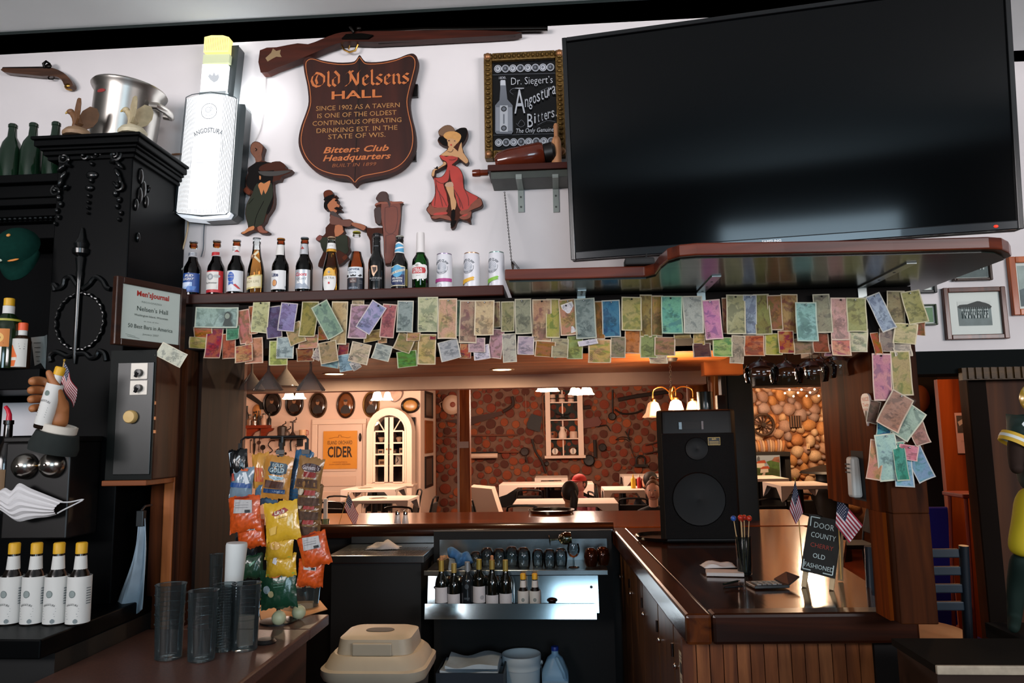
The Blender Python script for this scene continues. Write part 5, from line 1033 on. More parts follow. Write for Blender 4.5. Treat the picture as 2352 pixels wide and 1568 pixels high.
# banknotes pinned along the header and down the right post
def note_material():
    m=bpy.data.materials.new('banknote');m.use_nodes=True;nt=m.node_tree;b=nt.nodes['Principled BSDF'];N=nt.nodes.new;L=nt.links.new
    b.inputs['Roughness'].default_value=.7;b.inputs['Specular IOR Level'].default_value=.25
    uv=N('ShaderNodeUVMap');oi=N('ShaderNodeObjectInfo');sp=N('ShaderNodeSeparateXYZ');L(uv.outputs[0],sp.inputs[0])
    def M(op,a,c=None,v=None):
        n=N('ShaderNodeMath');n.operation=op
        L(a,n.inputs[0])if not isinstance(a,(int,float))else n.inputs[0].__setattr__('default_value',a)
        if c is not None:L(c,n.inputs[1])
        elif v is not None:n.inputs[1].default_value=v
        n.use_clamp=False;return n.outputs[0]
    def MIX(f,a,c,bt='MIX'):
        n=N('ShaderNodeMix');n.data_type='RGBA';n.blend_type=bt
        for i,x in((0,f),(6,a),(7,c)):
            if isinstance(x,(int,float)):n.inputs[i].default_value=x
            elif isinstance(x,tuple):n.inputs[i].default_value=x
            else:L(x,n.inputs[i])
        return n.outputs[2]
    def RAMP(f,p0,p1):
        r=N('ShaderNodeMapRange');L(f,r.inputs[0]);r.inputs[1].default_value=p0;r.inputs[2].default_value=p1;return r.outputs[0]
    rnd=M('MULTIPLY',oi.outputs['Random'],v=61.0)
    cb=N('ShaderNodeCombineXYZ');L(sp.outputs[0],cb.inputs[0]);L(M('MULTIPLY',sp.outputs[1],v=2.1),cb.inputs[1]);L(rnd,cb.inputs[2])
    def noise(sc,d,dist=0):
        n=N('ShaderNodeTexNoise');L(cb.outputs[0],n.inputs['Vector']);n.inputs['Scale'].default_value=sc;n.inputs['Detail'].default_value=d;n.inputs['Distortion'].default_value=dist;return n.outputs[0]
    hs=N('ShaderNodeHueSaturation');L(oi.outputs['Color'],hs.inputs['Color']);L(RAMP(oi.outputs['Random'],-6,7.0),hs.inputs['Hue']);hs.inputs['Saturation'].default_value=1.1;hs.inputs['Value'].default_value=.9
    base=MIX(RAMP(noise(1.5,2),.42,.6),oi.outputs['Color'],hs.outputs[0])
    dark=MIX(1.0,base,(.36,.38,.40,1),'MULTIPLY')
    fine=MIX(RAMP(noise(7,5,2.0),.46,.62),base,dark)
    wv=N('ShaderNodeTexWave');L(cb.outputs[0],wv.inputs['Vector']);wv.inputs['Scale'].default_value=9;wv.inputs['Distortion'].default_value=6;wv.inputs['Detail'].default_value=2
    body=MIX(.65,MIX(.25,fine,MIX(wv.outputs[1],dark,base)),base)
    pc=M('ADD',RAMP(oi.outputs['Random'],-1.2,4.0),v=.05)
    du=M('MULTIPLY',M('SUBTRACT',sp.outputs[0],v=.5),v=1.0);dv=M('MULTIPLY',M('SUBTRACT',sp.outputs[1],pc),v=2.0)
    d=M('SQRT',M('ADD',M('MULTIPLY',du,du),M('MULTIPLY',dv,dv)))
    pm=M('MULTIPLY',RAMP(d,.36,.26),RAMP(noise(5,4,1),.40,.56))
    sel=RAMP(M('FRACT',M('MULTIPLY',oi.outputs['Random'],v=7.0)),.4,.41)
    hue2=N('ShaderNodeHueSaturation');L(dark,hue2.inputs['Color']);L(RAMP(oi.outputs['Random'],-4,5.0),hue2.inputs['Hue']);hue2.inputs['Value'].default_value=1.5
    body=MIX(RAMP(noise(2.6,4,.6),.52,.60),body,hue2.outputs[0])
    n2=MIX(M('MULTIPLY',M('MULTIPLY',pm,sel),v=.8),body,dark)
    eu=M('ABSOLUTE',M('SUBTRACT',sp.outputs[0],v=.5));ev=M('ABSOLUTE',M('SUBTRACT',sp.outputs[1],v=.5))
    mg=M('MAXIMUM',RAMP(eu,.435,.45),RAMP(ev,.465,.475))
    cream=MIX(.55,oi.outputs['Color'],(.66,.58,.44,1))
    out=MIX(mg,n2,cream)
    L(out,b.inputs['Base Color'])
    return m
NOTE=note_material()
_nm={}
def note_mesh(kind):
    """a note 1 x 1 in x,z hanging from its top edge, with its own curl"""
    if kind in _nm:return _nm[kind]
    r=random.Random(kind*13+1);nx,nz=4,9;V=[];Fs=[];UV=[]
    a1,a2,a3,ph=r.uniform(-.010,.014),r.uniform(-.004,.004),r.uniform(.001,.004),r.uniform(0,6)
    for j in range(nz+1):
        v=j/nz
        for i in range(nx+1):
            u=i/nx
            y=-a1*v*v-a2*(2*u-1)*v-a3*math.sin(v*5+ph)*v-.006*(2*u-1)**2*v*(1 if kind%3 else-1)
            wob=.02*math.sin(v*4+ph)*v
            V.append((u-.5+wob,y,-v));UV.append((u,1-v))
    for j in range(nz):
        for i in range(nx):a=j*(nx+1)+i;Fs.append((a,a+nx+1,a+nx+2,a+1))
    me=bpy.data.meshes.new('banknote');me.from_pydata(V,[],Fs);me.materials.append(NOTE);me.shade_smooth()
    ul=me.uv_layers.new(name='UVMap')
    for l in me.loops:ul.data[l.index].uv=UV[l.vertex_index]
    me.update();_nm[kind]=me;return me
def cname(h):
    r,g,b=[int(h[i:i+2],16)for i in(0,2,4)];mx,mn=max(r,g,b),min(r,g,b);s=(mx-mn)/max(mx,1)
    tone='pale' if mx>190 else 'dull' if mx>150 else 'dark'
    if s<.1:return tone+' grey'
    import colorsys;hh=colorsys.rgb_to_hsv(r/255,g/255,b/255)[0]*360
    nm='red' if hh<14 else 'orange brown' if hh<30 else 'tan' if hh<48 else 'olive' if hh<68 else 'green' if hh<155 else 'teal' if hh<195 else 'blue' if hh<250 else 'purple' if hh<300 else 'pink'
    return tone+' '+nm
CR={'A':(400,680,5.88),'B':(780,680,5.88),'C':(1150,640,4.704),'D':(1600,640,4.276),'E':(1960,660,3.336)}
NOTES="""A 385 505 275 185 1 b4623f 2|A 320 630 255 155 5 b09a62 1|A 550 640 240 430 2 9c4f3a 1|A 740 680 200 350 -1 a8614a 1.5|A 800 500 190 200 -5 4f8a6c 2|A 960 420 180 480 -8 b5706a 2|A 1160 285 240 440 6 b9bd8e 4|A 1080 330 120 400 -5 b06a4a 1|A 955 780 250 240 -8 b58a5a 2|A 1085 740 250 360 -3 c08a70 1|A 1355 360 230 450 -6 5a5578 2|A 1540 290 240 400 6 8886b0 4 20|A 1640 510 230 300 -20 a89068 3|A 1830 320 240 500 3 8f8648 2|A 1415 770 270 340 0 a9b468 1|A 1500 700 250 300 2 a5b8b8 2 2000|A 1820 620 270 190 -3 c08878 1.5|A 1765 790 250 180 0 8a6038 1|A 2075 325 250 510 -28 8fa890 5|A 2020 500 150 200 -4 a05530 1|A 2230 370 230 600 2 b7a57c 2.5|A 2090 760 260 300 -10 a08a6a 3|A 1940 780 120 170 25 c8c0b0 1|A 2100 900 250 120 10 8ab0b0 1|A 2290 720 150 180 3 8a5040 .5
B 265 350 260 480 3 a88aa0 2|B 250 90 170 100 0 b5a888 1|B 425 290 235 440 32 9d9bc0 4 20|B 660 340 200 470 6 a86a6a 3|B 885 280 225 440 2 8a9a98 4 5|B 450 540 250 160 -8 a3915c 1|B 580 560 130 150 0 c0a070 .8|B 270 770 280 280 14 bfae98 3 50|B 580 760 240 220 14 a7b0a8 2|B 75 900 200 230 -8 8fb0bc 2 10|B 215 930 130 120 -28 c8c4c0 1.5 20|B 880 630 250 250 20 94805c 1.5|B 910 850 280 220 -5 4f8a3c 1|B 1000 550 190 120 2 b5836a 2|B 1010 680 150 200 3 8a7048 1|B 1190 250 280 480 1 cfc9a4 5 10|B 1180 720 250 420 2 b8a06e 2|B 1265 550 90 80 0 8a4034 1.2|B 1455 310 260 560 1 c09a82 4|B 1485 730 280 270 -13 a9aeb0 2|B 1600 300 60 500 0 8a9a80 1|B 1735 350 240 590 2 a59078 3 50|B 1955 300 270 490 1 c2b08a 4 100|B 1700 740 160 200 2 b07a50 1 10|B 1850 660 230 200 2 b59aa0 2|B 1920 760 220 200 -8 d0ccd8 1 2|B 2110 640 190 400 8 b08a94 1.5|B 2090 250 160 350 0 857a58 2|B 2270 280 180 420 0 8e8a66 2.5|B 2290 700 190 390 -2 b0b0a0 1.5
C 240 410 180 390 0 8f937c 3|C 270 720 180 200 3 b8aab2 2|C 440 450 210 460 1 b59a78 3 2|C 560 430 150 430 2 a59a5c 2.5|C 720 420 180 400 -3 b08068 3|C 760 420 130 330 -18 d8d8dc 3.5|C 910 430 220 440 -2 96a09c 5 5|C 940 690 210 60 -8 d5d2dd 4|C 480 760 220 170 5 96603a 2|C 640 750 180 210 3 a09a7a 1.5|C 800 740 170 250 2 8c9c5c 1.5|C 640 810 150 80 -8 6fa05c 1.2|C 1060 450 110 420 0 98673f 1.5|C 1190 430 195 400 -1 3f7590 4.5|C 1065 780 245 250 2 c29a6a 2 10000|C 1265 740 160 230 3 8a7c68 1.5|C 1420 680 170 250 4 b0713f 2|C 1405 380 215 370 3 a39a62 3|C 1560 400 130 460 2 8a7c48 2.5|C 1680 400 130 440 2 a07c50 2|C 1840 390 225 410 2 7db89a 5 100|C 2065 390 210 410 1 a0a8a0 4.5 1000|C 1595 730 180 250 2 85935c 1.5|C 1770 730 220 200 2 9a7058 2|C 1700 870 190 90 2 c8bd98 1|C 2280 440 190 430 -3 c48aa4 4 100|C 1960 620 180 60 0 a09060 1.5|C 2140 640 120 150 0 b59a60 1.5|C 2170 770 190 150 0 5a3c34 1
D 250 670 190 190 2 9cb06c 1.5|D 400 690 130 270 5 a89a84 2|D 275 360 60 350 0 8a6a48 1|D 375 350 180 390 2 a0a27c 3|D 515 350 130 390 2 8a9aa8 3.5|D 630 350 150 400 0 7c8048 2|D 760 330 140 340 0 8a5a40 2.5|D 900 340 160 380 2 9a8050 2.3|D 1065 420 200 380 2 9cc4c0 5|D 1220 340 160 380 0 8e9078 3|D 560 655 200 200 1 b06a44 1.5|D 750 640 160 210 2 a59a50 1|D 870 620 150 220 2 a5793f 1.5|D 1040 660 190 150 -3 8a6e58 1.2|D 1210 630 150 190 2 8a4830 1|D 1395 390 170 410 2 c09a94 4|D 1560 350 185 330 2 9aa06c 4.5|D 1405 600 185 300 2 d0a080 2|D 1590 600 170 220 2 c8c4a8 2.5|D 1290 700 70 110 2 c898a0 1
E 195 190 110 290 -20 9db0c0 4|E 320 150 130 250 2 8c8664 2|E 450 150 140 250 -8 9a9a66 3|E 250 400 110 170 3 8e8478 2|E 400 350 170 150 5 bdb38a 4|E 500 310 80 110 10 8a5040 1|E 165 430 60 170 -5 a04a34 1|E 210 680 140 350 2 c08a90 3|E 355 650 140 330 0 a8986c 2.5|E 370 480 130 90 0 b8b0a0 1.5|E 150 950 80 170 15 6a5048 1|E 310 940 170 280 32 b88a78 5|E 410 1020 170 250 38 a0b8a8 4|E 230 1080 100 100 10 4a98a0 2.5|E 490 1110 120 170 -15 a87c74 2|E 255 1290 150 340 -6 a8ccc0 4|E 160 1310 100 290 10 c88a78 2|E 345 1320 90 280 -3 4a9a88 3.5|E 420 1260 140 110 10 d08898 4|E 370 1400 130 220 3 8ab0cc 2|E 490 1340 130 260 -22 7a9ab8 1.5|E 330 1130 150 100 5 a8a098 1.5"""
rows=[]
for rec in NOTES.replace('\n','|').split('|'):
    f=rec.split();ox,oy,sc=CR[f[0]]
    rows.append((ox+float(f[1])/sc,oy+float(f[2])/sc,float(f[3])/sc,float(f[4])/sc,float(f[5]),f[6],float(f[7]),f[8]if len(f)>8 else '',f[0]))
def where(r):return 'post' if r[8]=='E' else 'upper' if r[1]-r[3]/2<735 else 'lower'
order={k:sorted([r for r in rows if where(r)==k],key=lambda r:r[0]if k!='post' else r[1])for k in('upper','lower','post')}
PHR={'upper':'from left, top row under the shelf','lower':'from left, bottom row under the shelf','post':'from the top on the right wooden post'}
def nth(n):return f"{n}{'th' if 10 <= n % 100 <= 20 else {1: 'st', 2: 'nd', 3: 'rd'}.get(n % 10, 'th')}"
SLV=glass('eef4f4',.2,1.1)
PIN=mat('c8ccd0',.2,.9)
for i,r in enumerate(rows):
    cx,cy,w,h,rot,col,lay,num,crp=r;Y=2.494-.0052*lay
    a=math.radians(rot);topx,topy=cx+math.sin(a)*h/2*1.0,cy-math.cos(a)*h/2
    p=P(topx,topy,Y);k=Y/1700*1.0*(1.012)
    kind=where(r);n=order[kind].index(r)+1
    lab=f"{cname(col)} banknote{' showing '+num if num else ''}, {nth(n)} {PHR[kind]}"
    o=bpy.data.objects.new('banknote',note_mesh(i%17));C.objects.link(o)
    tag(o,lab,'banknote','banknotes pinned up around the bar opening')
    o.location=p;o.scale=(w*k,1,h*k);o.rotation_euler=(0,a,0);c=lin(col)
    o.color=(min(1,c[0]*.9),min(1,c[1]*.84),min(1,c[2]*.82),1)
    dkm=mat('%02x%02x%02x'%tuple(int(int(col[j:j+2],16)*.4)for j in(0,2,4)),.7)
    if num:
        b=MB();s=Sheet(b,lambda x,z,l:(x,-.0075-l,z));kx,kz=1/(w*k),1/(h*k)
        v,f_=text_geo(num,0,.02);x0,x1=min(q[0]for q in v),max(q[0]for q in v);hh=.011 if len(num)<3 else .009;sc=hh/.7
        b.add([((-.5*w*k+.006+(q[1])*sc)*kx,-.0085,(-.96*h*k+.003+(x1-q[0])*sc)*kz)for q in v],[tuple(g)for g in f_],dkm)
        b.build('printed_numeral',o)
    if lay>=3:
        b=MB();b.xf=Matrix.Diagonal((1/(w*k),1,1/(h*k),1));b.ball((0.002*((i%5)-2),-.003,-.008),(.0032,.003,.0032),PIN if i%3 else BLK,8,6);b.build('pin',o,True)
    if lay>=5:
        MB().add([(-.54,-.0095,.015),(.54,-.0095,.015),(.54,-.0095,-1.03),(-.54,-.0095,-1.03)],[(3,2,1,0)],SLV).build('plastic_sleeve',o)
p=P(447,700,2.472);k=2.472/1700;w,h=106*k,50*k
o=bpy.data.objects.new('banknote',note_mesh(5));C.objects.link(o);tag(o,'grey green banknote lying sideways in a clear sleeve at the left end','banknote','banknotes pinned up around the bar opening')
q=P(497,727,2.474);o.location=q+Vector((-w/2,0,0));o.scale=(h,.6,w);o.rotation_euler=(0,-PI/2+.035,0);o.color=(.34,.42,.38,1)
b=MB();b.xf=Matrix.Diagonal((1/h,1,1/w,1))
b.add([(-h*.62,-.016,.006),(h*.62,-.016,.006),(h*.62,-.016,-w-.006),(-h*.62,-.016,-w-.006)],[(3,2,1,0)],SLV);b.build('plastic_sleeve',o)
b=MB();dkm=mat('2c332e',.7);b.xf=Matrix.Diagonal((1/h,1,1/w,1));s=Sheet(b,lambda x,z,l:(x,-.0115-l,z))
s.ell(.004,-w*.78,.016,.012,dkm);s.poly([(-.03,-w*.68),(-.008,-w*.72),(-.008,-w*.84),(-.03,-w*.92)],dkm);s.ell(.004,-w*.775,.010,.0085,mat('8a8f80',.7));b.build('portrait',o)
p=P(357,778,2.28);o=bpy.data.objects.new('banknote',note_mesh(3));C.objects.link(o);tag(o,'cream and grey banknote tucked under the framed certificate','banknote','banknotes pinned up around the bar opening')
o.location=P(365,800,2.3);o.scale=(.05,1,.085);o.rotation_euler=(0,-1.1,.5);o.color=(.62,.62,.5,1)
# bar counters and what is behind the bar
ZB=1.07
BTOP=wood('4a1c0a','8e4418','x',7,.16,.6,14);BEDGE=wood('1c0c06','3c1c0e','x',14,.25,.4)
xlb=PZ(1412,1218,ZB).x
t=thing('bar_counter','long polished reddish wood bar counter along the far side of the bar','bar counter',(0,4.95,0))
MB().box(-3.3,1.75,.1,1.15,ZB-.045,ZB,BTOP).build('counter_top',t,bevel=.006)
b=MB();b.tube([(-3.3,.05,ZB-.012),(xlb,.05,ZB-.012)],.05,BEDGE,14);b.V=[(x,y,z if z>ZB-.05 else ZB-.05)for x,y,z in b.V];b.build('front_rail',t,True)
MB().box(-3.3,1.75,.12,.16,0,ZB-.046,mat('0b0908',.6)).build('inner_panel',t);MB().box(-3.3,1.75,1.0,1.04,0,ZB-.046,wood('2a120a','4a2412','z',10,.5)).build('outer_panel',t)
cn=PZ(1574,1412,ZB);xl=cn.x;ly=cn.y;LROT=math.radians(2.3)
t=thing('bar_counter','right hand dark bar counter with beadboard front holding the chalkboard','bar counter',(xl,ly,0),(0,0,LROT))
xw=lambda px,py,Y:(P(px,py,Y).x-xl)*math.cos(LROT)+(Y-ly)*math.sin(LROT)
XE=xw(2150,1400,2.55);XP=xw(2040,1100,2.95);XO=1.64-xl
LT=wood('1e0d07','4a2612','y',9,.13,.7,14);LR=wood('241009','54290f','y',12,.22,.5,14)
MB().slab([(.09,.09),(XE,.09),(XE-.02,.3),(XP,.5),(XP+.05,.9),(XO,1.7),(XO,2.38),(.09,2.38)],ZB-.04,ZB-.004,LT).build('counter_top',t,bevel=.003)
MB().box(0,.089,0,2.38,ZB-.10,ZB+.002,LR).build('side_rail',t,bevel=.012)
MB().box(.0895,XE,0,.089,ZB-.10,ZB+.002,wood('170a06','3a1a0c','x',12,.3,.4,14)).build('front_rail',t,bevel=.012)
xb0,xb1=xw(1583,1500,2.6),xw(2042,1500,2.62)
MB().box(.04,XE,.11,.14,0,ZB-.101,mat('120a06',.7)).build('front_panel',t)
nb=14;wb=(xb1-xb0)/nb;bm=[wood(h1,h2,'z',22,.45,.1,10)for h1,h2 in(('4e2814','7e4826'),('5a3018','8a5430'),('482410','74401f'))]
for k in range(3):pieces('board',MB().box(.0015,wb-.0015,0,.024,0,.96,bm[k]),t,[((xb0+i*wb,.085,0),(0,0,0),(1,1,1))for i in range(k,nb,3)])
MB().box(.035,xb0-.001,.08,.109,0,ZB-.101,wood('3a1c0e','5e3018','z',16,.5)).build('corner_board',t)
MB().box(xb1+.001,XE-.01,.075,.109,0,ZB-.101,mat('0c0807',.6)).build('end_board',t)
dm_=wood('3a2412','5a3a20','z',12,.4,.2)
MB().box(.06,.075,.141,2.35,0,ZB-.101,mat('0a0806',.7)).build('carcass',t)
for i,(y0,y1)in enumerate(((.145,.46),(.475,.83),(.845,1.3),(1.315,1.8),(1.815,2.3))):
    d=MB().box(.04,.059,y0,y1,.08,ZB-.12,dm_).build('door',t,bevel=.003);b=MB();b.ball((.033,y1-.04,.78),(.009,.009,.012),CHROME,10,6);b.build('knob',d,True)
    h=MB();h.lathe([(.006,.0),(.006,.05)],CHROME,o=(.036,y0+.006,.8),seg=8);h.build('hinge',d,True)
b=MB();s=Sheet(b,lambda x,z,l:(.0395-l,.33-x,z));s.rect(-.03,.03,.74,.86,mat('a8a292',.6));s.rect(-.02,.02,.78,.82,INK);[s.line([(-.02,.845-k*.012),(.02,.845-k*.012)],.003,INK)for k in range(2)];s.line([(-.02,.76),(.02,.76)],.003,INK);b.build('sticker',t)
XC=P(752,1400,2.62).x
t=thing('side_counter','worn brown laminate counter in front of the left wooden post','counter',(0,0,0))
xq=XLL+.02
MB().box(xq,XC,.9,2.44,ZB-.035,ZB,mat('5a3c32',.4,noise=.35,nscale=160)).build('counter_top',t,bevel=.006);MB().box(XL+.014,XC,2.441,2.64,ZB-.035,ZB,mat('5a3c32',.4,noise=.35,nscale=160)).build('counter_back',t,bevel=.004)
MB().box(xq,XC-.01,.9,2.44,0,ZB-.036,wood('2a150c','47281a','y',14,.5)).build('base_cabinet',t)
# snack rack
rz=ZB;RY=2.5
def bagmap(w,h,th):
    def y(x,z):
        a,c=min(1,abs(2*x/w)),min(1,abs(2*z/h));return-th*max(0,(1-a**2.2))**.7*max(0,(1-c**3))**.8-.0022*math.sin(31*x/w+5*z/h)*math.sin(17*z/h)
    f=lambda x,z,l:(x,y(x,z)-l,z);f.strip=w*.09;return f
def bag(label,cx,cy,w,h,rot,col,Y,pr=None,rough=.22,th=.018,name='snack_bag',noise=0,lumps=None):
    k=Y/1700;W2,H2=w*k,h*k;p=P(cx,cy,Y);t=thing(name,label,'snack bag',p,(math.radians(-4),math.radians(rot),0),'snack bags clipped on the rack')
    f=bagmap(W2,H2,th);nx,nz=14,16;V=[];Fs=[];rg=random.Random(int(cx*7+cy));ph=rg.uniform(0,6)
    def pt(i,j,sg):
        x=(i/nx-.5)*W2;z=(j/nz-.5)*H2;q=f(x,z,0)[1];x2=x*(1-.05*math.cos(PI*z/H2));jag=.0016*(1 if i%2 else-1)if j in(0,nz)else 0
        lum=0
        if lumps and 0<i<nx and 0<j<nz:lum=-.0055*abs(math.sin(i*2.3+ph+j))*abs(math.cos(j*1.9+i*.7+ph))
        return(x2,(q+lum)if sg else-q*.8,z+jag+.003*math.sin(i*.9+ph))
    for sg in(1,0):
        for j in range(nz+1):
            for i in range(nx+1):V.append(pt(i,j,sg))
    n1=(nx+1)*(nz+1)
    for j in range(nz):
        for i in range(nx):a=j*(nx+1)+i;Fs+=[(a,a+1,a+nx+2,a+nx+1),(n1+a,n1+a+nx+1,n1+a+nx+2,n1+a+1)]
    MB().add(V,Fs,mat(col,rough,noise=noise,nscale=60,coat=.3,bump=.12)).build('bag',t,True,ang=60)
    if pr:b=MB();s=Sheet(b,f,.0016 if not lumps else .007,.0006);pr(s,W2/2,H2/2);b.build('print',t)
    return t
rk=thing('snack_rack','black wire snack rack with three clip strips standing on the side counter','rack',(P(632,1390,RY).x,RY+.03,ZB))
ztop=P(632,1003,RY+.03).z-ZB;xa_,xb_=P(555,1003,RY+.03).x-rk.location.x,P(707,1003,RY+.03).x-rk.location.x
b=MB();b.tube([(xa_,0,ztop-.05),(xa_,0,ztop-.01),(xa_+.012,0,ztop),(xb_-.012,0,ztop),(xb_,0,ztop-.01),(xb_,0,ztop-.05)],.0042,BLK,8);b.build('top_bar',rk,True)
MB().tube([(0,0,0),(0,0,ztop)],.007,BLK,8).build('post',rk,True);MB().lathe([(0,0),(.06,0),(.06,.006),(.02,.012),(0,.012)],BLK,seg=24).build('base',rk,True)
for i,x in enumerate((xa_,0,xb_)):
    MB().box(x-.006,x+.006,-.012,-.008,.1,ztop-.02,BLKM).build('clip_strip',rk)
    for k in range(3):MB().box(x-.014,x+.014,-.02,-.0125,ztop-.06-.018*k,ztop-.045-.018*k,BLK).build('clip',rk)
ORC='c8501a'
def p_or(s,a,c):s.poly([(-a*.55,c*.1),(a*.6,c*.02),(a*.6,c*.72),(-a*.5,c*.86)],mat('a9a8a8',.6));[s.line([(-a*.42,c*(.66-.13*k)),(a*.4,c*(.6-.13*k))],.0012,mat('6c6c70',.6))for k in range(3)];s.poly([(a*.2,c*.06),(a*.52,c*.05),(a*.52,c*.2),(a*.2,c*.22)],INK);s.rect(-a*.5,a*.4,c*.88,c*.96,mat('8a2a1c',.5),5)
def p_or2(s,a,c):s.poly([(-a*.4,c*.3),(a*.5,c*.26),(a*.5,c*.78),(-a*.45,c*.8)],mat('a9a8a8',.6));s.poly([(a*.15,c*.32),(a*.42,c*.3),(a*.42,c*.46),(a*.15,c*.48)],INK)
bag('black snack bag with a pale stripe at the upper left of the rack',548,1062,46,62,-8,'101214',RY-.0,lambda s,a,c:(s.poly([(-a*.85,c*.8),(-a*.5,c*.85),(-a*.3,-c*.8),(-a*.6,-c*.85)],mat('9fb0bc',.4)),s.poly([(-a*.05,c*.2),(a*.35,c*.5),(a*.45,c*.4),(a*.05,c*.08)],mat('b8c0c4',.5))))
bag('grey and blue snack bag with an orange tab hanging below the black bag',556,1108,54,76,4,'6f8494',RY-.005,lambda s,a,c:(s.rect(-a*.1,a*.5,c*.7,c*.86,mat('c4572a',.5),4),s.rect(-a*.9,a*.9,-c*.3,-c*.02,mat('1f4a86',.4),6),s.poly([(-a*.9,c*.5),(-a*.7,c*.55),(-a*.5,c*.1),(-a*.75,c*.05)],mat('a03a2a',.5)),s.poly([(a*.1,c*.6),(a*.4,c*.65),(a*.8,0),(a*.5,-c*.1)],mat('c4ccd2',.4))))
bag('yellow and orange clear bag behind the pretzel bag',600,1080,42,80,-6,'c08a3c',RY+.01,lambda s,a,c:s.poly([(-a*.6,-c*.6),(a*.5,-c*.7),(a*.4,c*.1),(-a*.5,c*.2)],mat('b8521c',.4)))
bag('narrow blue striped bag behind the brown snack mix',688,1098,44,128,10,'2c5474',RY+.012,lambda s,a,c:[s.line([(-a*.7,c*(.7-.12*k)),(a*.7,c*(.66-.12*k))],.0016,mat('16283a',.5))for k in range(13)])
bag('blue and white bag partly hidden at the middle of the rack',612,1128,56,60,0,'4a6a84',RY+.012)
MIX_=mat('4a3020',.6,noise=.5,nscale=90)
for i,(cy,Y)in enumerate(((1206,RY-.004),(1172,RY-.011),(1140,RY-.018))):
    bag(f'brown snack mix bag with red band, {("lowest", "third down", "second down")[i]} of the right stack',710+(i-1)*2,cy,60,56,3,'7a5a3a',Y,lambda s,a,c:(s.poly([(-a*.85,-c*.75),(a*.8,-c*.7),(a*.85,-c*.1),(-a*.8,-c*.05)],MIX_),s.rect(-a*.3,a*.55,c*.1,c*.5,mat('8e2a24',.4),6),s.ell(-a*.6,c*.4,a*.25,c*.3,mat('a89a84',.4))),lumps=True)
bag('brown snack mix bag with a maroon oval at the top of the right stack',711,1088,62,76,8,'8a653c',RY-.025,lambda s,a,c:(s.poly([(-a*.85,-c*.85),(a*.8,-c*.8),(a*.75,-c*.3),(-a*.8,-c*.35)],MIX_),s.rect(-a*.3,a*.6,-c*.2,c*.12,mat('7e2622',.4),6),s.ell(a*.15,c*.38,a*.72,c*.26,mat('32161a',.4)),s.text('Gardetto\u2019s',a*.15,c*.38,c*.24,mat('d8ccd0',.4),a*1.2,shear=.25)))
bag('golden pretzel bag with a blue oval label in the middle of the rack',637,1096,68,98,5,'b47c36',RY-.02,lambda s,a,c:(s.poly([(-a*.62,c*.3),(-a*.55,c*.72),(a*.6,c*.66),(a*.72,c*.56),(a*.66,c*.2),(a*.3,c*.1),(-a*.4,c*.14)],mat('1c3a4a',.4)),s.text('ROLD',a*.05,c*.56,c*.15,mat('b4c8cc',.5),a*.75,bold=.02),s.text('GOLD',a*.05,c*.33,c*.2,mat('b4c8cc',.5),a*1.0,bold=.02),s.poly([(-a*.5,c*.08),(a*.6,c*.02),(a*.45,-c*.1),(0,-c*.14),(-a*.4,-c*.04)],mat('9ab8c4',.4)),s.text('Tiny Twists',a*.1,-c*.03,c*.07,mat('2a4a5a',.4),a*.6),s.poly([(-a*.7,-c*.14),(a*.6,-c*.2),(a*.62,-c*.52),(-a*.66,-c*.5)],mat('4a2618',.5,noise=.5,nscale=80)),s.rect(-a*.75,a*.75,-c*.74,-c*.54,mat('23406a',.4),7),s.text('Original',a*.3,-c*.64,c*.1,mat('a8bcd0',.4),a*.7,shear=.2)))
GR_='1a3a28'
bag('dark green chip bag at the left side above the clear cups',577,1300,58,54,-4,GR_,RY-.0,lambda s,a,c:(s.poly([(0,c*.2),(a*.5,c*.5),(a*.45,c*.3),(a*.1,0)],mat('6a9a84',.3)),s.ell(-a*.7,c*.1,a*.2,c*.3,mat('a89a4a',.4))))
bag('black glossy bag with blue corners low on the left of the rack',566,1258,56,46,6,'12181c',RY+.008)
bag('dark green chip bag with an orange disc at the bottom of the middle column',640,1350,86,88,-5,'17402c',RY-.014,lambda s,a,c:(s.ell(-a*.05,c*.72,a*.32,c*.2,mat('b4602a',.4)),s.text('Lays',-a*.05,c*.72,c*.16,mat('4a1c14',.4),a*.4,shear=.2),s.ell(-a*.55,-c*.02,a*.2,c*.2,mat('8fa2aa',.3)),s.ell(-a*.3,-c*.25,a*.16,c*.16,mat('a59a70',.4)),[s.line([(-a*.15,c*(.36-.14*k)),(a*.4,c*(.38-.14*k))],.0014,mat('5a8a78',.4))for k in range(3)]))
YL_='c49a28'
bag('yellow chip bag, lowest of the three yellow ones',646,1298,72,50,-3,YL_,RY-.022,lambda s,a,c:(s.poly([(-a*.4,c*.75),(-a*.1,c*.7),(-a*.2,c*.1),(-a*.45,c*.3)],mat('c8c8d0',.25)),s.line([(-a*.9,-c*.75),(a*.9,-c*.7)],.004,mat('7a9a2c',.4))))
bag('yellow chip bag in the middle of the three yellow ones',642,1258,66,52,2,YL_,RY-.028,lambda s,a,c:(s.ell(-a*.2,c*.2,a*.4,c*.35,mat('c8984a',.4)),s.line([(-a*.9,-c*.75),(a*.9,-c*.7)],.004,mat('8a8a24',.4))))
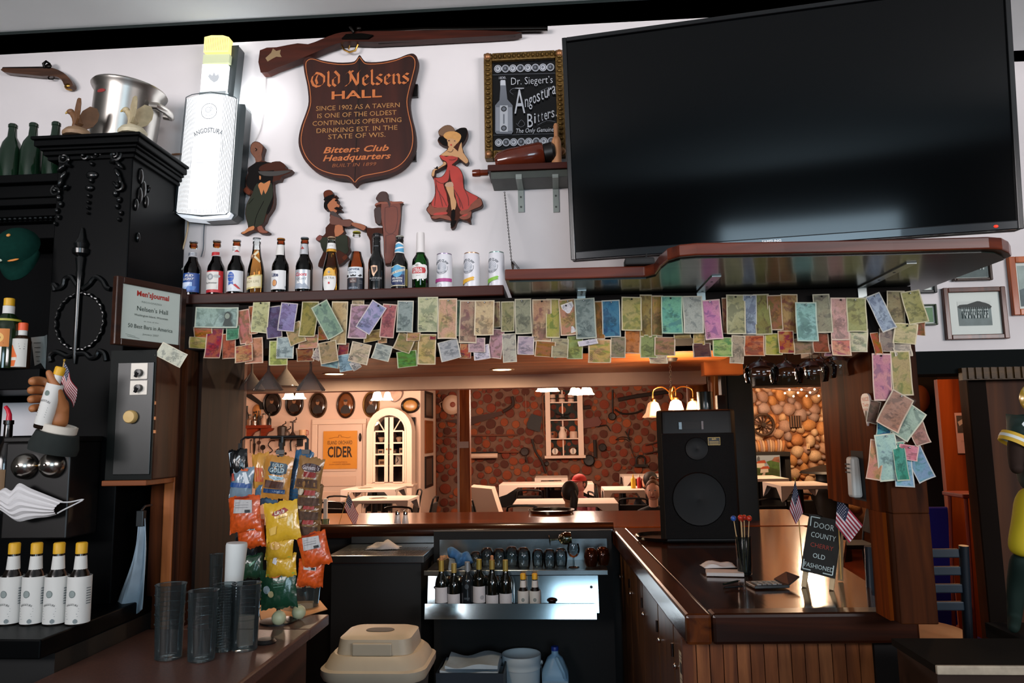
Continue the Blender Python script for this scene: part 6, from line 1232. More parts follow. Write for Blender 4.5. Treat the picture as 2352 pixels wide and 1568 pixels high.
bag('yellow potato chip bag with a red ribbon logo, largest of the yellow ones',648,1196,82,88,-9,'cda22c',RY-.036,lambda s,a,c:(s.poly([(-a*.32,c*.5),(a*.3,c*.66),(a*.52,c*.5),(a*.3,c*.38),(-a*.25,c*.28),(-a*.45,c*.38)],mat('8e2420',.4)),s.text('Lay\u2019s',a*.02,c*.48,c*.2,mat('e0dcc8',.5),a*.6,shear=.2,bold=.02,rot=.1),s.line([(-a*.1,c*.14),(a*.4,c*.2)],.0014,mat('6a4a1c',.5)),s.poly([(-a*.7,-c*.3),(-a*.2,-c*.2),(-a*.3,-c*.6),(-a*.65,-c*.65)],mat('d8b054',.4))))
bag('orange cheese puff bag, upper one at the left of the rack',563,1180,76,82,-6,ORC,RY-.03,p_or,.3,.02,noise=.35,lumps=True)
bag('orange cheese puff bag, lower one at the left of the rack',577,1226,66,62,-8,ORC,RY-.018,p_or2,.3,.018,noise=.35,lumps=True)
bag('orange cheese puff bag, lower one at the right of the rack',714,1316,62,60,4,ORC,RY-.018,p_or2,.3,.018,noise=.35,lumps=True)
bag('orange cheese puff bag, upper one at the right of the rack',722,1262,70,76,-16,ORC,RY-.03,p_or,.3,.02,noise=.35,lumps=True)
# cups
PC=glass('d6dee0',.1,1.35,.012)
def cupstack(label,px,py,Y,r0,r1,h,n,m,up=True,group='stacks of clear plastic cups'):
    p=PZ(px,py,ZB);t=thing('cup_stack',label,'cups',(p.x,p.y,ZB),group=group)
    b=MB();b.lathe([(r0*.9,.001),(r0,.004),(r1,h)],m,seg=28,cap0=True,cap1=False);b.lathe([(r0*.86,.006),(r1*.96,h)],m,seg=28,cap0=False,cap1=False);b.build('outer_cup',t,True)
    for k in range(n):
        f=(k+1)/n;z=h*(.35+.65*f)if n<8 else h*f;r=r0+(r1-r0)*z/h
        MB().lathe([(r+.0004,z-.003),(r+.0022,z-.002),(r+.0022,z),(r,z+.0005)],m,seg=28,cap0=False,cap1=False).build('rim',t,True)
    return t
cupstack('stack of clear plastic cups, leftmost beside the wooden post',386,1512,2,.036,.041,.205,5,PC)
cupstack('stack of clear plastic cups, second from the wooden post',462,1516,2,.036,.040,.19,5,PC)
cupstack('narrow stack of small clear cups with many closely ribbed rims',512,1494,2,.027,.032,.19,24,glass('d4dcde',.08,1.4,.012))
cupstack('stack of clear plastic cups directly left of the two pale balls',562,1492,2,.036,.041,.19,5,PC)
cupstack('thin tall stack of clear cups behind the other cups',492,1440,2,.018,.021,.235,4,glass('d8e0e2',.08,1.35,.015))
p=PZ(527,1462,ZB);t=thing('foam_cup_stack','stack of white foam cups leaning above the clear cups','cups',(p.x,p.y,ZB),(0,math.radians(3),0));zc_=.155
wc=mat('c9cdcc',.6)
MB().lathe([(.026,zc_),(.0275,zc_+.002),(.033,zc_+.125),(.031,zc_+.132),(0,zc_+.133)],wc,seg=24).build('cup',t,True);MB().lathe([(.022,.002),(.026,zc_-.001)],glass('c9d2d6',.1,1.45,.1),seg=20).build('clear_cup',t,True)
for px,py,lab in((640,1436,'pale greenish white ball on the left of the pair'),(686,1422,'pale greenish white ball on the right of the pair')):
    p=PZ(px,py,ZB);t=thing('ball',lab+' on the side counter','ball',(p.x,p.y,ZB+.024),group='pale balls on the side counter')
    MB().ball((0,0,0),.0235,mat('b5ba98',.45,noise=.06,nscale=40),24,14).build('ball',t,True);MB().lathe([(0,.0),(.006,0),(.006,.004)],mat('8e9478',.5),o=(0,0,.021),seg=10).build('seam',t,True)
q=[PZ(*a,ZB)for a in((592,1392),(640,1384),(735,1380),(752,1400),(690,1418),(600,1424))];c0=q[0]
o=MB().slab([(a.x-c0.x,a.y-c0.y)for a in q],.0006,.003,mat('c08a58',.7)).build('paper_mat',None,loc=(c0.x,c0.y,ZB));tag(o,'tan paper sheet lying under the snack rack','paper')
p=PZ(690,1400,ZB);t=thing('plastic_tub','clear plastic tub standing on the counter under the orange bags','tub',(p.x,p.y+.04,ZB+.004))
MB().lathe([(0,.0),(.05,.0),(.058,.07),(.0605,.072),(.0605,.076),(.056,.074)],glass('a8b4b4',.05,1.5,.05),seg=28).build('tub',t,True)
p=PZ(610,1476,ZB);o=MB().lathe([(0,0),(.03,0),(.032,.004),(.024,.012),(0,.013)],mat('0c0b0b',.5),seg=20).build('lid',None,True,loc=(p.x,p.y,ZB));tag(o,'small black plastic lid lying beside the clear cups','lid')
# things on the far bar
p=PZ(1266,1177,ZB);t=thing('serving_tray','round black serving tray lying on the far bar','tray',(p.x,p.y,ZB))
MB().lathe([(0,.006),(.165,.006),(.178,.026),(.184,.026),(.17,.0),(0,.0)],mat('0c0b0b',.25,coat=.3),seg=40).build('tray',t,True)
for px,lab in((913,'left salt shaker with chrome cap on the near edge of the far bar'),(931,'right pepper shaker with chrome cap on the near edge of the far bar')):
    p=PZ(px,1204,ZB);t=thing('shaker',lab,'shaker',(p.x,p.y,ZB),group='salt and pepper shakers on the bar')
    MB().lathe([(0,0),(.024,0),(.025,.006),(.017,.06),(.016,.066),(0,.066)],mat('c9ccd0',.2,coat=.4),seg=16).build('body',t,True);MB().lathe([(.0165,.0665),(.017,.08),(.012,.096),(0,.1)],CHROME,seg=16).build('cap',t,True)
p=PZ(778,1206,ZB);us_flag('stick_flag','small American flag on the far bar right of the snack rack',(p.x,p.y,ZB),P(800,1132,p.y+.02),.14,.1,-1.0,droop=.03)
p=PZ(752,1206,ZB);t=thing('straw_holder','tall white paper straw packet standing by the snack rack','straws',(p.x,p.y-.05,ZB));b=MB();b.box(-.012,.014,-.012,.012,0,.19,mat('d8cfc4',.6));b.build('packet',t,bevel=.003);MB().lathe([(.026,0),(.03,.05),(.028,.052)],glass('b8c8b0',.05,1.45,.05),seg=18).build('holder',t,True)
# drainboard with rag
ZD=.985;yD0=4.46
xa_,xb_=P(752,1265,yD0).x,P(973,1262,yD0).x
t=thing('drainboard','stainless steel drainboard with rows of slots below the far bar','sink',(xa_,yD0,ZD));w_=xb_-xa_
MB().box(0,w_,0,.55,-.045,0,mat('8f979c',.25,1,noise=.15,nscale=5)).build('board',t,bevel=.004);MB().box(.02,w_-.02,.02,.5,-ZD,-.046,mat('0a0a0a',.6)).build('base',t)
sl_=MB();s=Sheet(sl_,lambda x,z,l:(x,z,l));
for i in range(34):x=.03+i*(w_-.06)/34;s.poly([(x,.05),(x+.006,.05),(x+.014,.16),(x+.008,.16)],mat('0a0c0d',.5));s.poly([(x+.01,.2),(x+.016,.2),(x+.022,.28),(x+.016,.28)],mat('0a0c0d',.5))
o=sl_.build('slots',t);o['kind']='stuff'
MB().box(0,w_,.5,.55,.001,.05,mat('8f979c',.3,1)).build('backsplash',t,bevel=.003)
p=PZ(880,1256,ZD+.01);t=thing('bar_rag','crumpled white rag lying on the steel drainboard','rag',(p.x,p.y,ZD+.001));V=[];Fs=[];nx,nz=16,9
for j in range(nz+1):
    for i in range(nx+1):
        u,v=i/nx,j/nz;e=math.sin(PI*u)*math.sin(PI*v);V.append(((u-.5)*.2+.012*math.sin(v*7),(v-.5)*.12+.01*math.sin(u*9),.004+e**.6*(.028+.03*math.exp(-((u-.66)/.14)**2)+.009*math.sin(u*14+v*5))))
for j in range(nz):
    for i in range(nx):a=j*(nx+1)+i;Fs.append((a,a+1,a+nx+2,a+nx+1))
MB().add(V,Fs,mat('b9b4b2',.9,noise=.1,nscale=30)).build('cloth',t,True,solid=.003)
# glass shelf
SX0,SX1,SY=P(978,1312,4.42).x,P(1396,1312,4.42).x,4.42;ZG=P(1190,1311,4.42).z
ST2=mat('9aa4a8',.22,1,noise=.2,nscale=4)
t=thing('glass_shelf','stainless steel shelf under the bar holding upturned glasses','shelf',(SX0,SY,ZG));w_=SX1-SX0
MB().box(0,w_,0,.38,-.012,0,mat('14181a',.35)).build('shelf_board',t);MB().box(-.01,w_,-.012,-.0005,-.022,.006,ST2).build('front_lip',t,bevel=.002);MB().box(.02,w_+.02,.37,.38,.0005,.13,ST2).build('back_panel',t)
MB().box(-.02,w_+.05,.385,.42,-.9,.18,mat('080808',.7)).build('cabinet_back',t)
GL=glass('ccd4d6',.03,1.45)
prot=None
for i,(px,sc)in enumerate(((1093,.9),(1119,1.05),(1147,1.05),(1176,1.1),(1203,1.1),(1236,.95),(1263,1),(1289,1))):
    p=P(px,1300,4.56 if i%2 else 4.52);lab=f"upturned wine tumbler, {('first', 'second', 'third', 'fourth', 'fifth', 'sixth', 'seventh', 'eighth')[i]} from the blue cloth on the steel shelf";loc=(p.x,p.y,ZG)
    if prot is None:
        prot=t=thing('tumbler',lab,'glass',loc,group='upturned glasses on the steel shelf');MB().lathe([(.031,.0),(.034,.01),(.039,.05),(.036,.085),(.024,.105),(.014,.109),(0,.109)],GL,seg=24,cap0=False).build('bowl',t,True);MB().lathe([(.0312,0),(.0322,.003),(.0302,.004)],glass('d8e0e2',.02,1.9),seg=24,cap0=False,cap1=False).build('rim',t,True)
    else:t=dup(prot,loc,label=lab)
    t.scale=(sc,sc,sc)
def goblet(label,loc,rot=(0,0,0),m=GL,sc=1):
    t=thing('goblet',label,'glass',loc,rot,'goblets on the steel shelf');t.scale=(sc,)*3
    MB().lathe([(0,.0),(.034,.001),(.03,.004),(.006,.008),(.0045,.05),(.006,.056)],m,seg=20).build('stem',t,True);MB().lathe([(.005,.056),(.024,.064),(.036,.085),(.038,.105),(.032,.135)],m,seg=22,cap0=False,cap1=False).build('bowl',t,True)
p=P(1318,1302,4.54);goblet('goblet standing upright on the steel shelf among upturned glasses',(p.x,p.y,ZG));p=P(1262,1250,4.66);goblet('goblet lying on its side on top of the upturned glasses',(p.x,p.y-.06,ZG+.148),(0,math.radians(84),0),glass('a8b090',.03,1.7))
for i,(px,lab)in enumerate(((1358,'amber tinted round glass near the right end of the steel shelf'),(1385,'amber tinted round glass at the right end of the steel shelf'))):
    p=P(px,1300,4.56+.05*i);t=thing('amber_glass',lab,'glass',(p.x,p.y,ZG),group='amber glasses on the steel shelf');MB().lathe([(.03,0),(.04,.03),(.042,.06),(.034,.095),(.018,.108),(0,.11)],mat('3a1a0e',.12,.5),seg=22).build('bowl',t,True);MB().lathe([(.0305,0),(.032,.003),(.03,.004)],CHROME,seg=22,cap0=False,cap1=False).build('rim',t,True)
p=P(1056,1312,4.5);t=thing('bar_cloth','bright blue cloth draped over the left end of the glass shelf','cloth',(p.x,p.y,ZG));V=[];Fs=[];nx,nz=14,10
pl=Pl(4.5,1056,1312);tp=smoothpts([pl(*a)for a in((1028,1265),(1042,1262),(1058,1276),(1072,1272),(1086,1290))],4,False);bt=smoothpts([pl(*a)for a in((1030,1284),(1044,1290),(1050,1310),(1066,1304),(1088,1298))],4,False);V=[];Fs=[];R=8
for i,(a,c)in enumerate(zip(tp,bt)):
    for j in range(R+1):f=j/R;V.append((a[0]+(c[0]-a[0])*f,-.03*math.sin(PI*f)+.016*math.sin(i*1.1+f*3),max(.004,a[1]+(c[1]-a[1])*f)))
for i in range(len(tp)-1):
    for j in range(R):a=i*(R+1)+j;Fs.append((a,a+R+1,a+R+2,a+1)[::-1])
MB().add(V,Fs,mat('3f74a8',.85,noise=.15,nscale=20)).build('cloth',t,True,solid=.004)
p=P(1018,1312,4.52);t=thing('cork_basket','small wicker basket of corks at the left end of the glass shelf','basket',(p.x,p.y,ZG));MB().lathe([(.03,0),(.038,.05),(.036,.052),(.03,.006)],mat('4a3a20',.8,noise=.5,nscale=90,bump=.5),seg=18).build('basket',t,True)
for i,(x,y,z,r)in enumerate(((-.012,0,.055,.4),(.012,.006,.058,-.5),(0,-.012,.062,1.1))):MB().lathe([(0,-.02),(.011,-.02),(.011,.02),(0,.02)],mat('b08a64',.8),seg=12).build('cork',t,True,loc=(x,y,z),rot=(r,1.0,r*2))
# speed rail with bottles
RX0,RX1,RYF=P(976,1400,4.28).x,P(1370,1400,4.28).x,4.28;z1,z0=P(1170,1386,RYF).z,P(1170,1420,RYF).z
t=thing('speed_rail','stainless steel bottle rail below the glass shelf','rail',(RX0,RYF,z0));w_,h_=RX1-RX0,z1-z0
ST3=mat('a2b0b6',.09,1,noise=.1,nscale=3)
MB().hexa([(0,-.018,0),(w_,-.018,0),(w_,.006,0),(0,.006,0)],[(0,0,h_),(w_,0,h_),(w_,.006,h_),(0,.006,h_)],ST3).build('front_panel',t);MB().box(0,w_,.0065,.13,0,.006,ST3).build('floor',t);MB().hexa([(-.012,.1305,0),(w_+.02,.1305,0),(w_+.02,.2,0),(-.012,.2,0)],[(-.012,.172,h_+.12),(w_+.02,.172,h_+.12),(w_+.02,.2,h_+.12),(-.012,.2,h_+.12)],ST3).build('back_panel',t)
for x in(.012,w_-.04):MB().lathe([(.008,-.002),(.008,.002)],mat('2a2c2e',.4),o=(x+.02,.127,h_+.06),axis='y',seg=10).build('screw',t,loc=(0,.022,0))
BG=[(0,.002),(.034,0),(.0365,.006),(.0365,.17),(.03,.2),(.0165,.225),(.0145,.25),(.014,.3),(0,.3)]
BD=[(0,.002),(.034,0),(.0365,.006),(.0365,.185),(.034,.205),(.016,.225),(.0145,.25),(.014,.29),(0,.29)]
wine=mat('0c100c',.1,coat=.6)
def rbottle(label,px,prof,m,capc,caph,cork,lab,h=1,y=4.345,name='wine_bottle',grp='bottles in the steel rail'):
    p=P(px,1380,y);t=thing(name,label,'bottle',(p.x,y,z0+.0065),group=grp);pr_=[(r,z*h)for r,z in prof];H_=pr_[-1][1];MB().lathe(pr_,m,seg=22).build('body',t,True)
    if capc:MB().lathe([(.0155,H_-caph),(.0152,H_+.0008),(0,H_+.001)],mat(capc,.35,.4),seg=18,cap0=False).build('foil',t,True)
    if cork:MB().lathe([(.009,H_+.001),(.0095,H_+.022),(.006,H_+.026),(0,H_+.026)],mat('b5835c',.8),seg=12).build('cork',t,True)
    if lab:b=MB();s=Sheet(b,onto(.0367),.0006,.0003);lab(s);b.build('label',t)
    return t
wl=lambda a,c:lambda s:(s.rect(-.045,.045,a,c,mat('c9c8cc',.6),14),s.line([(-.02,c-.02),(.02,c-.02)],.003,GRY),s.line([(-.014,c-.03),(.014,c-.03)],.002,GRY))
rbottle('corked wine bottle with gold foil at the left end of the rail',1014,BG,wine,'b59a4a',.06,True,wl(.07,.155))
rbottle('wine bottle with gold foil beside the corked one at left',1043,BG,wine,'b8a05a',.05,False,wl(.04,.118),.94)
rbottle('dark spirit bottle with a grey cap and no pale label',1074,BD,mat('1a2024',.15,coat=.4),'98a0a6',.05,False,lambda s:(s.ell(0,.16,.012,.014,mat('3a444c',.5)),s.rect(-.016,.016,.09,.1,mat('3a444c',.5),6)),1.0)
rbottle('wine bottle with olive foil right of the grey capped bottle',1101,BD,wine,'a59444',.055,False,lambda s:(s.rect(-.045,.045,.07,.16,mat('c9c8cc',.6),14),s.ell(.02,.1,.012,.012,mat('a0a2a8',.6))),1.05)
rbottle('corked wine bottle with gold neck in the middle of the rail',1131,BG,wine,'a8924a',.05,True,wl(.045,.112))
rbottle('wine bottle with gold foil left of the small bitters bottles',1162,BG,wine,'ab9850',.06,False,wl(.05,.12))
for px,lab in((1202,'bitters bottle with orange cap, left of the two in the rail'),(1229,'bitters bottle with orange cap, right of the two in the rail')):
    p=P(px,1380,4.345);t=dup(first,(p.x,4.345,z0+.0065),label=lab,group='bitters bottles in the steel rail')
p=P(1268,1380,4.33);t=thing('bottle_stopper','round dark stopper lying in the right part of the rail','stopper',(p.x,4.34,z0+.0065));MB().box(-.02,.02,-.02,.02,0,h_-.014,mat('101010',.5)).build('base',t);MB().ball((0,0,h_),(.03,.024,.014),mat('2a1a14',.2,.5),14,8).build('stopper',t,True)
# floor things under the bar
p=P(867,1500,3.3);t=thing('trash_bin','beige plastic trash bin with a domed lid and a round finger hole','trash bin',(p.x,3.35,0));zt_=.80;bg=mat('a89e8c',.5,noise=.06,nscale=8)
def rr_(w,d,r,n=5):
    out=[]
    for cx_,cy_,a0 in((w/2-r,d/2-r,0),(-w/2+r,d/2-r,PI/2),(-w/2+r,-d/2+r,PI),(w/2-r,-d/2+r,1.5*PI)):
        for k in range(n+1):a=a0+PI/2*k/n;out.append((cx_+r*math.cos(a),cy_+r*math.sin(a)))
    return out
def loft(b,rings,m,cap=True):
    n=len(rings[0][0]);V=[(x,y,z)for pts,z in rings for x,y in pts];Fs=[]
    for i in range(len(rings)-1):
        for k in range(n):k2=(k+1)%n;Fs.append((i*n+k,i*n+k2,(i+1)*n+k2,(i+1)*n+k))
    if cap:Fs+=[tuple(range(n))[::-1],tuple((len(rings)-1)*n+k for k in range(n))]
    b.add(V,Fs,m)
b=MB();loft(b,[(rr_(.3,.26,.06),0),(rr_(.4,.34,.07),zt_-.13)],mat('3a3a38',.6));b.build('body',t,True)
b=MB();loft(b,[(rr_(.44,.38,.09),zt_-.128),(rr_(.455,.395,.09),zt_-.11),(rr_(.455,.395,.09),zt_-.085),(rr_(.43,.37,.09),zt_-.078),(rr_(.40,.34,.1),zt_-.045),(rr_(.37,.31,.1),zt_-.03)],bg);b.build('lid',t,True,ang=30)
b=MB();loft(b,[(rr_(.33,.27,.05),zt_-.0295),(rr_(.31,.25,.05),zt_+.03),(rr_(.27,.2,.05),zt_+.04)],bg);b.build('hump',t,True,ang=30)
b=MB();loft(b,[(rr_(.07,.05,.024),zt_+.0405),(rr_(.068,.048,.023),zt_+.042)],mat('0b0b0a',.6));h=b.build('finger_hole',t,True);h.scale=(1.8,1.4,1);
b=MB();b.box(-.085,.085,-.150,-.139,zt_-.03,zt_+.022,bg);b.build('front_flap',t,bevel=.006)
p=P(1198,1540,4.62);t=thing('bucket','white plastic bucket standing on the floor under the bar','bucket',(p.x,4.62,0));zt_=P(1198,1500,4.62).z;bw=mat('d4e2ea',.5)
MB().lathe([(0,.004),(.098,0),(.1,.01),(.113,zt_-.08),(.116,zt_-.078),(.116,zt_-.07),(.114,zt_-.066),(.115,zt_-.045),(.118,zt_-.04),(.118,zt_-.004),(.116,zt_),(.112,zt_-.003),(.108,zt_-.06),(.096,.02),(0,.014)],bw,seg=36).build('bucket',t,True)
MB().tube([(-.12,-.01,zt_-.05),(-.125,-.05,zt_-.15),(-.06,-.11,zt_-.25),(.06,-.11,zt_-.25),(.125,-.05,zt_-.15),(.12,-.01,zt_-.05)],.0025,STEEL,6).build('handle',t,True)
for sx in(-1,1):MB().ball((sx*.12,0,zt_-.05),(.01,.012,.014),mat('d0d8dc',.5),10,6).build('handle_lug',t,True)
p=P(1276,1560,4.55);t=thing('jug','pale blue one gallon plastic jug with a blue label beside the bucket','jug',(p.x,4.55,0));zt_=P(1270,1493,4.55).z;jb=mat('86b4d8',.4)
b=MB();loft(b,[(rr_(.13,.13,.03),.005),(rr_(.155,.15,.03),.02),(rr_(.155,.15,.03),zt_-.13),(rr_(.15,.145,.05),zt_-.11),(rr_(.09,.09,.04),zt_-.04),(rr_(.042,.042,.02),zt_-.018),(rr_(.04,.04,.019),zt_)],jb);b.build('body',t,True,ang=50)
MB().lathe([(.022,zt_+.0005),(.022,zt_+.02),(.02,zt_+.023),(0,zt_+.023)],mat('1c3a9a',.4),seg=18).build('cap',t,True);b=MB();b.tube([(.01,-.05,zt_-.03),(.03,-.085,zt_-.06),(.05,-.088,zt_-.1),(.055,-.076,zt_-.13)],.011,jb,8);b.build('handle',t,True)
b=MB();s=Sheet(b,flat(-.0755));s.rect(-.07,.072,.1,zt_-.15,mat('8fb4d0',.5));s.rect(-.07,-.012,.1,zt_-.19,mat('2a5ea0',.5));s.rect(-.005,.05,.11,zt_-.17,mat('5a88b4',.5));b.build('label',t)
p=P(1083,1560,4.4);t=thing('towel_box','plastic crate full of folded white bar towels under the bar','crate',(p.x,4.45,0));zt_=P(1083,1522,4.4).z
cr_=MB();w2=.19
for x0,x1,y0,y1 in((-w2,w2,-.14,-.13),(-w2,w2,.13,.14),(-w2,-w2+.01,-.13,.13),(w2-.01,w2,-.13,.13)):cr_.box(x0,x1,y0,y1,0,zt_-.03,mat('2a3440',.5))
cr_.box(-w2+.01,w2-.01,-.13,.13,0,.01,mat('2a3440',.5));cr_.build('crate',t)
for i,(z,ax,dx)in enumerate(((zt_-.14,.17,0),(zt_-.095,.172,.004),(zt_-.05,.165,-.006),(zt_-.012,.15,.008))):
    V=[];Fs=[];nx,nz=12,8;b=MB()
    t2=thing('folded_towel',f"folded white bar towel, {('lowest', 'second from the bottom', 'second from the top', 'topmost')[i]} in the plastic crate",'towel',(p.x+dx,4.45,z),group='folded towels in the crate')
    for j in range(nz+1):
        for k in range(nx+1):u,v=k/nx,j/nz;V.append(((u-.5)*2*ax,(v-.5)*.25,.018+.010*math.sin(u*6+i)+.006*math.sin(v*5+u*9+i)))
    n_=len(V);V+=[(x,y,0)for x,y,z_ in V]
    for j in range(nz):
        for k in range(nx):a=j*(nx+1)+k;Fs+=[(a,a+1,a+nx+2,a+nx+1),(n_+a,n_+a+nx+1,n_+a+nx+2,n_+a+1)]
    ed=[j*(nx+1)for j in range(nz+1)];e2=[j*(nx+1)+nx for j in range(nz+1)]
    for e,fl2_ in((ed,0),(e2,1),(list(range(nx+1)),1),(list(range(nz*(nx+1),(nz+1)*(nx+1))),0)):
        for a,c in zip(e,e[1:]):Fs.append((a,c,n_+c,n_+a)if not fl2_ else(c,a,n_+a,n_+c))
    b.add(V,Fs,mat('cfe0ec',.9,noise=.08,nscale=20));b.build('cloth',t2,True,bevel=.004)
    # glasses hanging above the opening
RKX=[P(x,833,2.82)for x in(587,614,655,711)]
ZR=2.149
def hangglass(label,px,pyb,Y,prof,m,grp):
    p=P(px,pyb,Y);t=thing('hanging_glass',label,'glass',(p.x,Y,p.z),group=grp);H_=ZR-.03-p.z
    b=MB();b.lathe(prof,m,seg=28,cap0=False,cap1=False);b.build('bowl',t,True);zc_=prof[-1][1]
    MB().lathe([(prof[-1][0],zc_),(.005,zc_+.01),(.0042,H_-.03),(.008,H_-.006),(.034,H_-.002),(.036,H_),(0,H_+.001)],m,seg=18,cap0=False).build('stem',t,True);return t
MG=[(.0545,0),(.0555,.002),(.052,.008),(.006,.072)]
MGL=glass('c4bab4',.04,1.25,.13)
for px,py,Y,lab in((577,897,2.9,'martini glass hanging upside down, leftmost of four'),(616,896,2.74,'martini glass hanging upside down, second from left and nearest'),(656,888,2.95,'martini glass hanging upside down, third from left'),(713,897,2.74,'martini glass hanging upside down, rightmost of the four')):
    hangglass(lab+', under the bar ceiling',px,py,Y,MG,MGL,'martini glasses hanging from the rack')
WG=[(.0505,0),(.052,.003),(.057,.03),(.0565,.045),(.045,.06),(.02,.072),(.006,.08)]
WGL=glass('eef2f2',.02,1.38)
for px,py,Y,lab in((1750,878,2.55,'large wine glass hanging upside down, leftmost by the stone chimney'),(1808,880,2.62,'large wine glass hanging upside down, second from left'),(1866,876,2.6,'large wine glass hanging upside down, third from left'),(1886,868,2.8,'large wine glass hanging upside down, fourth from left'),(1926,862,2.72,'large wine glass hanging upside down, rightmost near the right post')):
    hangglass(lab+', under the header',px,py,Y,WG,WGL,'wine glasses hanging from the rack')
for x0,x1,nm,Y0,Y1 in((560,735,"martini",2.905,3.06),):
    a,c=P(x0,820,(Y0+Y1)/2),P(x1,820,(Y0+Y1)/2);t=thing('glass_rack',f'dark wooden rack holding the hanging {nm} glasses','rack',(a.x,0,ZR-.0305))
    for i in range(5):x=(c.x-a.x)*i/4;MB().box(x-.008,x+.008,2.91 if Y0>2.6 else 2.91,3.05,0,.03,DKW).build('rail',t)
    # dining room beyond the bar
def on(px,py,Y):p=P(px,py,Y);return p
wf_=mat('17100c',.35)
def oval(label,px,py,rx,ry,face,frame,Y=YD,fw=4,person=True):
    k=Y/1700;p=P(px,py,Y);t=thing('oval_portrait',label,'picture',(p.x,Y-.001,p.z),group='oval framed portraits on the dining room wall');a,c,f=rx*k,ry*k,fw*k;n=28
    b=MB();V=[];Fs=[]
    for q in range(n):
        g=2*PI*q/n;cc,ss=math.cos(g),math.sin(g);V+=[(a*cc,0,c*ss),(a*cc,-.03,c*ss),((a-f*.5)*cc,-.045,(c-f*.5)*ss),((a-f)*cc,-.03,(c-f)*ss),((a-f)*cc,-.012,(c-f)*ss)]
    for q in range(n):
        r=(q+1)%n
        for j in range(4):Fs.append((q*5+j,r*5+j,r*5+j+1,q*5+j+1)[::-1])
    b.add(V,Fs,frame);b.build('frame',t,True)
    b=MB();b.ball((0,-.012,0),(a-f,.022,c-f),face,24,10);b.V=[(x,min(y,-.004),z)for x,y,z in b.V];b.build('glass',t,True)
    if person:
        b=MB();s=Sheet(b,lambda x,z,l:(x,-.0365-l-.0,z));s.poly(smoothpts([(-a*.5,-c*.6),(-a*.42,-c*.2),(-a*.12,0),(a*.12,0),(a*.42,-c*.2),(a*.5,-c*.6)],2),mat('1a120e',.6));s.ell(0,c*.2,a*.2,c*.2,mat('8a6040',.6));s.ell(0,c*.33,a*.21,c*.1,mat('2a1a12',.6));b.build('portrait',t)
BRZ=mat('2a1a10',.3,coat=.5)
for args in(('dark oval portrait of a bearded man, leftmost of the row',626,927,22,29,mat('120c09',.15,coat=.6),wf_),('oval portrait with glossy brown glass, second from the left',677,927,22,29,mat('2e1a0e',.12,coat=.6),wf_),('oval portrait in a wide ribbed bronze frame, third from the left',731,930,21.5,30,mat('2a180c',.15,coat=.6),mat('4a3624',.3,.4)),('oval portrait of warm brown tone above the cider poster',795,930,22,31,mat('6a3a18',.12,coat=.6),mat('2e1a10',.3)),('oval portrait with thin gold rim beside the arched cabinet',853,929,20,30,mat('3a2416',.15,coat=.6),mat('8a6a3a',.3,.6))):oval(*args)
oval('small sideways oval frame with a sepia group photograph',943,931,22,18,mat('a8783c',.3),mat('1c120c',.3),fw=5,person=False)
p=P(907,910,YD);t=thing('wall_plaque','pale shield shaped porcelain plaque near the chandelier','plaque',(p.x,YD-.001,p.z));k=YD/1700;sh_=[(x*k,z*k)for x,z in((-17,14),(17,14),(19,2),(12,-8),(0,-14),(-12,-8),(-19,2))]
MB().prism(smoothpts(sh_,3),-.03,0,mat('5a3a24',.4)).build('rim',t);MB().prism([(x*.86,z*.86)for x,z in smoothpts(sh_,3)],-.036,-.0301,mat('c9a48c',.3,noise=.3,nscale=12)).build('face',t)
pl=Pl(YD-.045,781,1032);t=thing('cider_poster','yellow orange poster for cider hung on the white door','poster',pl.o);(xa,za),(xb,zb)=pl(743,990),pl(820,1076)
MB().box(xa,xb,-.004,0,zb,za,mat('d08a24',.6,noise=.08,nscale=4)).build('paper',t);b=MB();s=Sheet(b,flat(-.0045),.001,.0008);dk_=mat('2c1c10',.7);k=YD/1700
def tp_(body,py,h,w,m=dk_,**kw):x,z=pl(781,py);s.text(body,x,z,h*k,m,w*k,**kw)
tp_('ISLAND ORCHARD',1016,8.5,58);tp_('CIDER',1037,24,58,bold=.025);tp_('HANDCRAFTED IN',1061,3,34,mat('8a4a1c',.7));tp_('DOOR COUNTY, WISCONSIN',1066,3,50,mat('8a4a1c',.7))
for L_ in([(756,1007),(770,1004),(778,1004),(778,999),(784,999),(784,1003),(800,1005),(806,1003)],):s.line(pl.pts(L_),.007,mat('8a5418',.7))
b.build('print',t)
YA=YD-.35;k=YA/1700;p0=P(893,1130,YA);t=thing('arched_cabinet','tall white arched cabinet with glazed double doors in the dining room','cabinet',(p0.x,YA,0));wc_=mat('e6cdb8',.5)
zt_,zs_,zb_2,zl=P(893,936,YA).z,P(893,990,YA).z,P(893,1108,YA).z,P(893,1113,YA).z;R1=53*k;R0_=36*k;zi=P(893,955,YA).z
def arch(b,ro,ri,z0,zc,y0,y1,m,n=16):
    """arch band: straight sides from z0 to zc, half ring above"""
    po=[(ro,z0),(ro,zc)]+[(ro*math.cos(PI*i/n),zc+(zt_-zs_)*ro/R1*math.sin(PI*i/n))for i in range(1,n)]+[(-ro,zc),(-ro,z0)]
    pi=[(ri,z0),(ri,zc)]+[(ri*math.cos(PI*i/n),zc+(zt_-zs_)*ri/R1*math.sin(PI*i/n))for i in range(1,n)]+[(-ri,zc),(-ri,z0)]
    V=[(x,y0,z)for x,z in po]+[(x,y0,z)for x,z in pi]+[(x,y1,z)for x,z in po]+[(x,y1,z)for x,z in pi];n_=len(po);Fs=[]
    for i in range(n_-1):Fs+=[(i,i+1,n_+i+1,n_+i),(i+1,i,2*n_+i,2*n_+i+1),(n_+i,n_+i+1,3*n_+i+1,3*n_+i)]
    b.add(V,Fs,m)
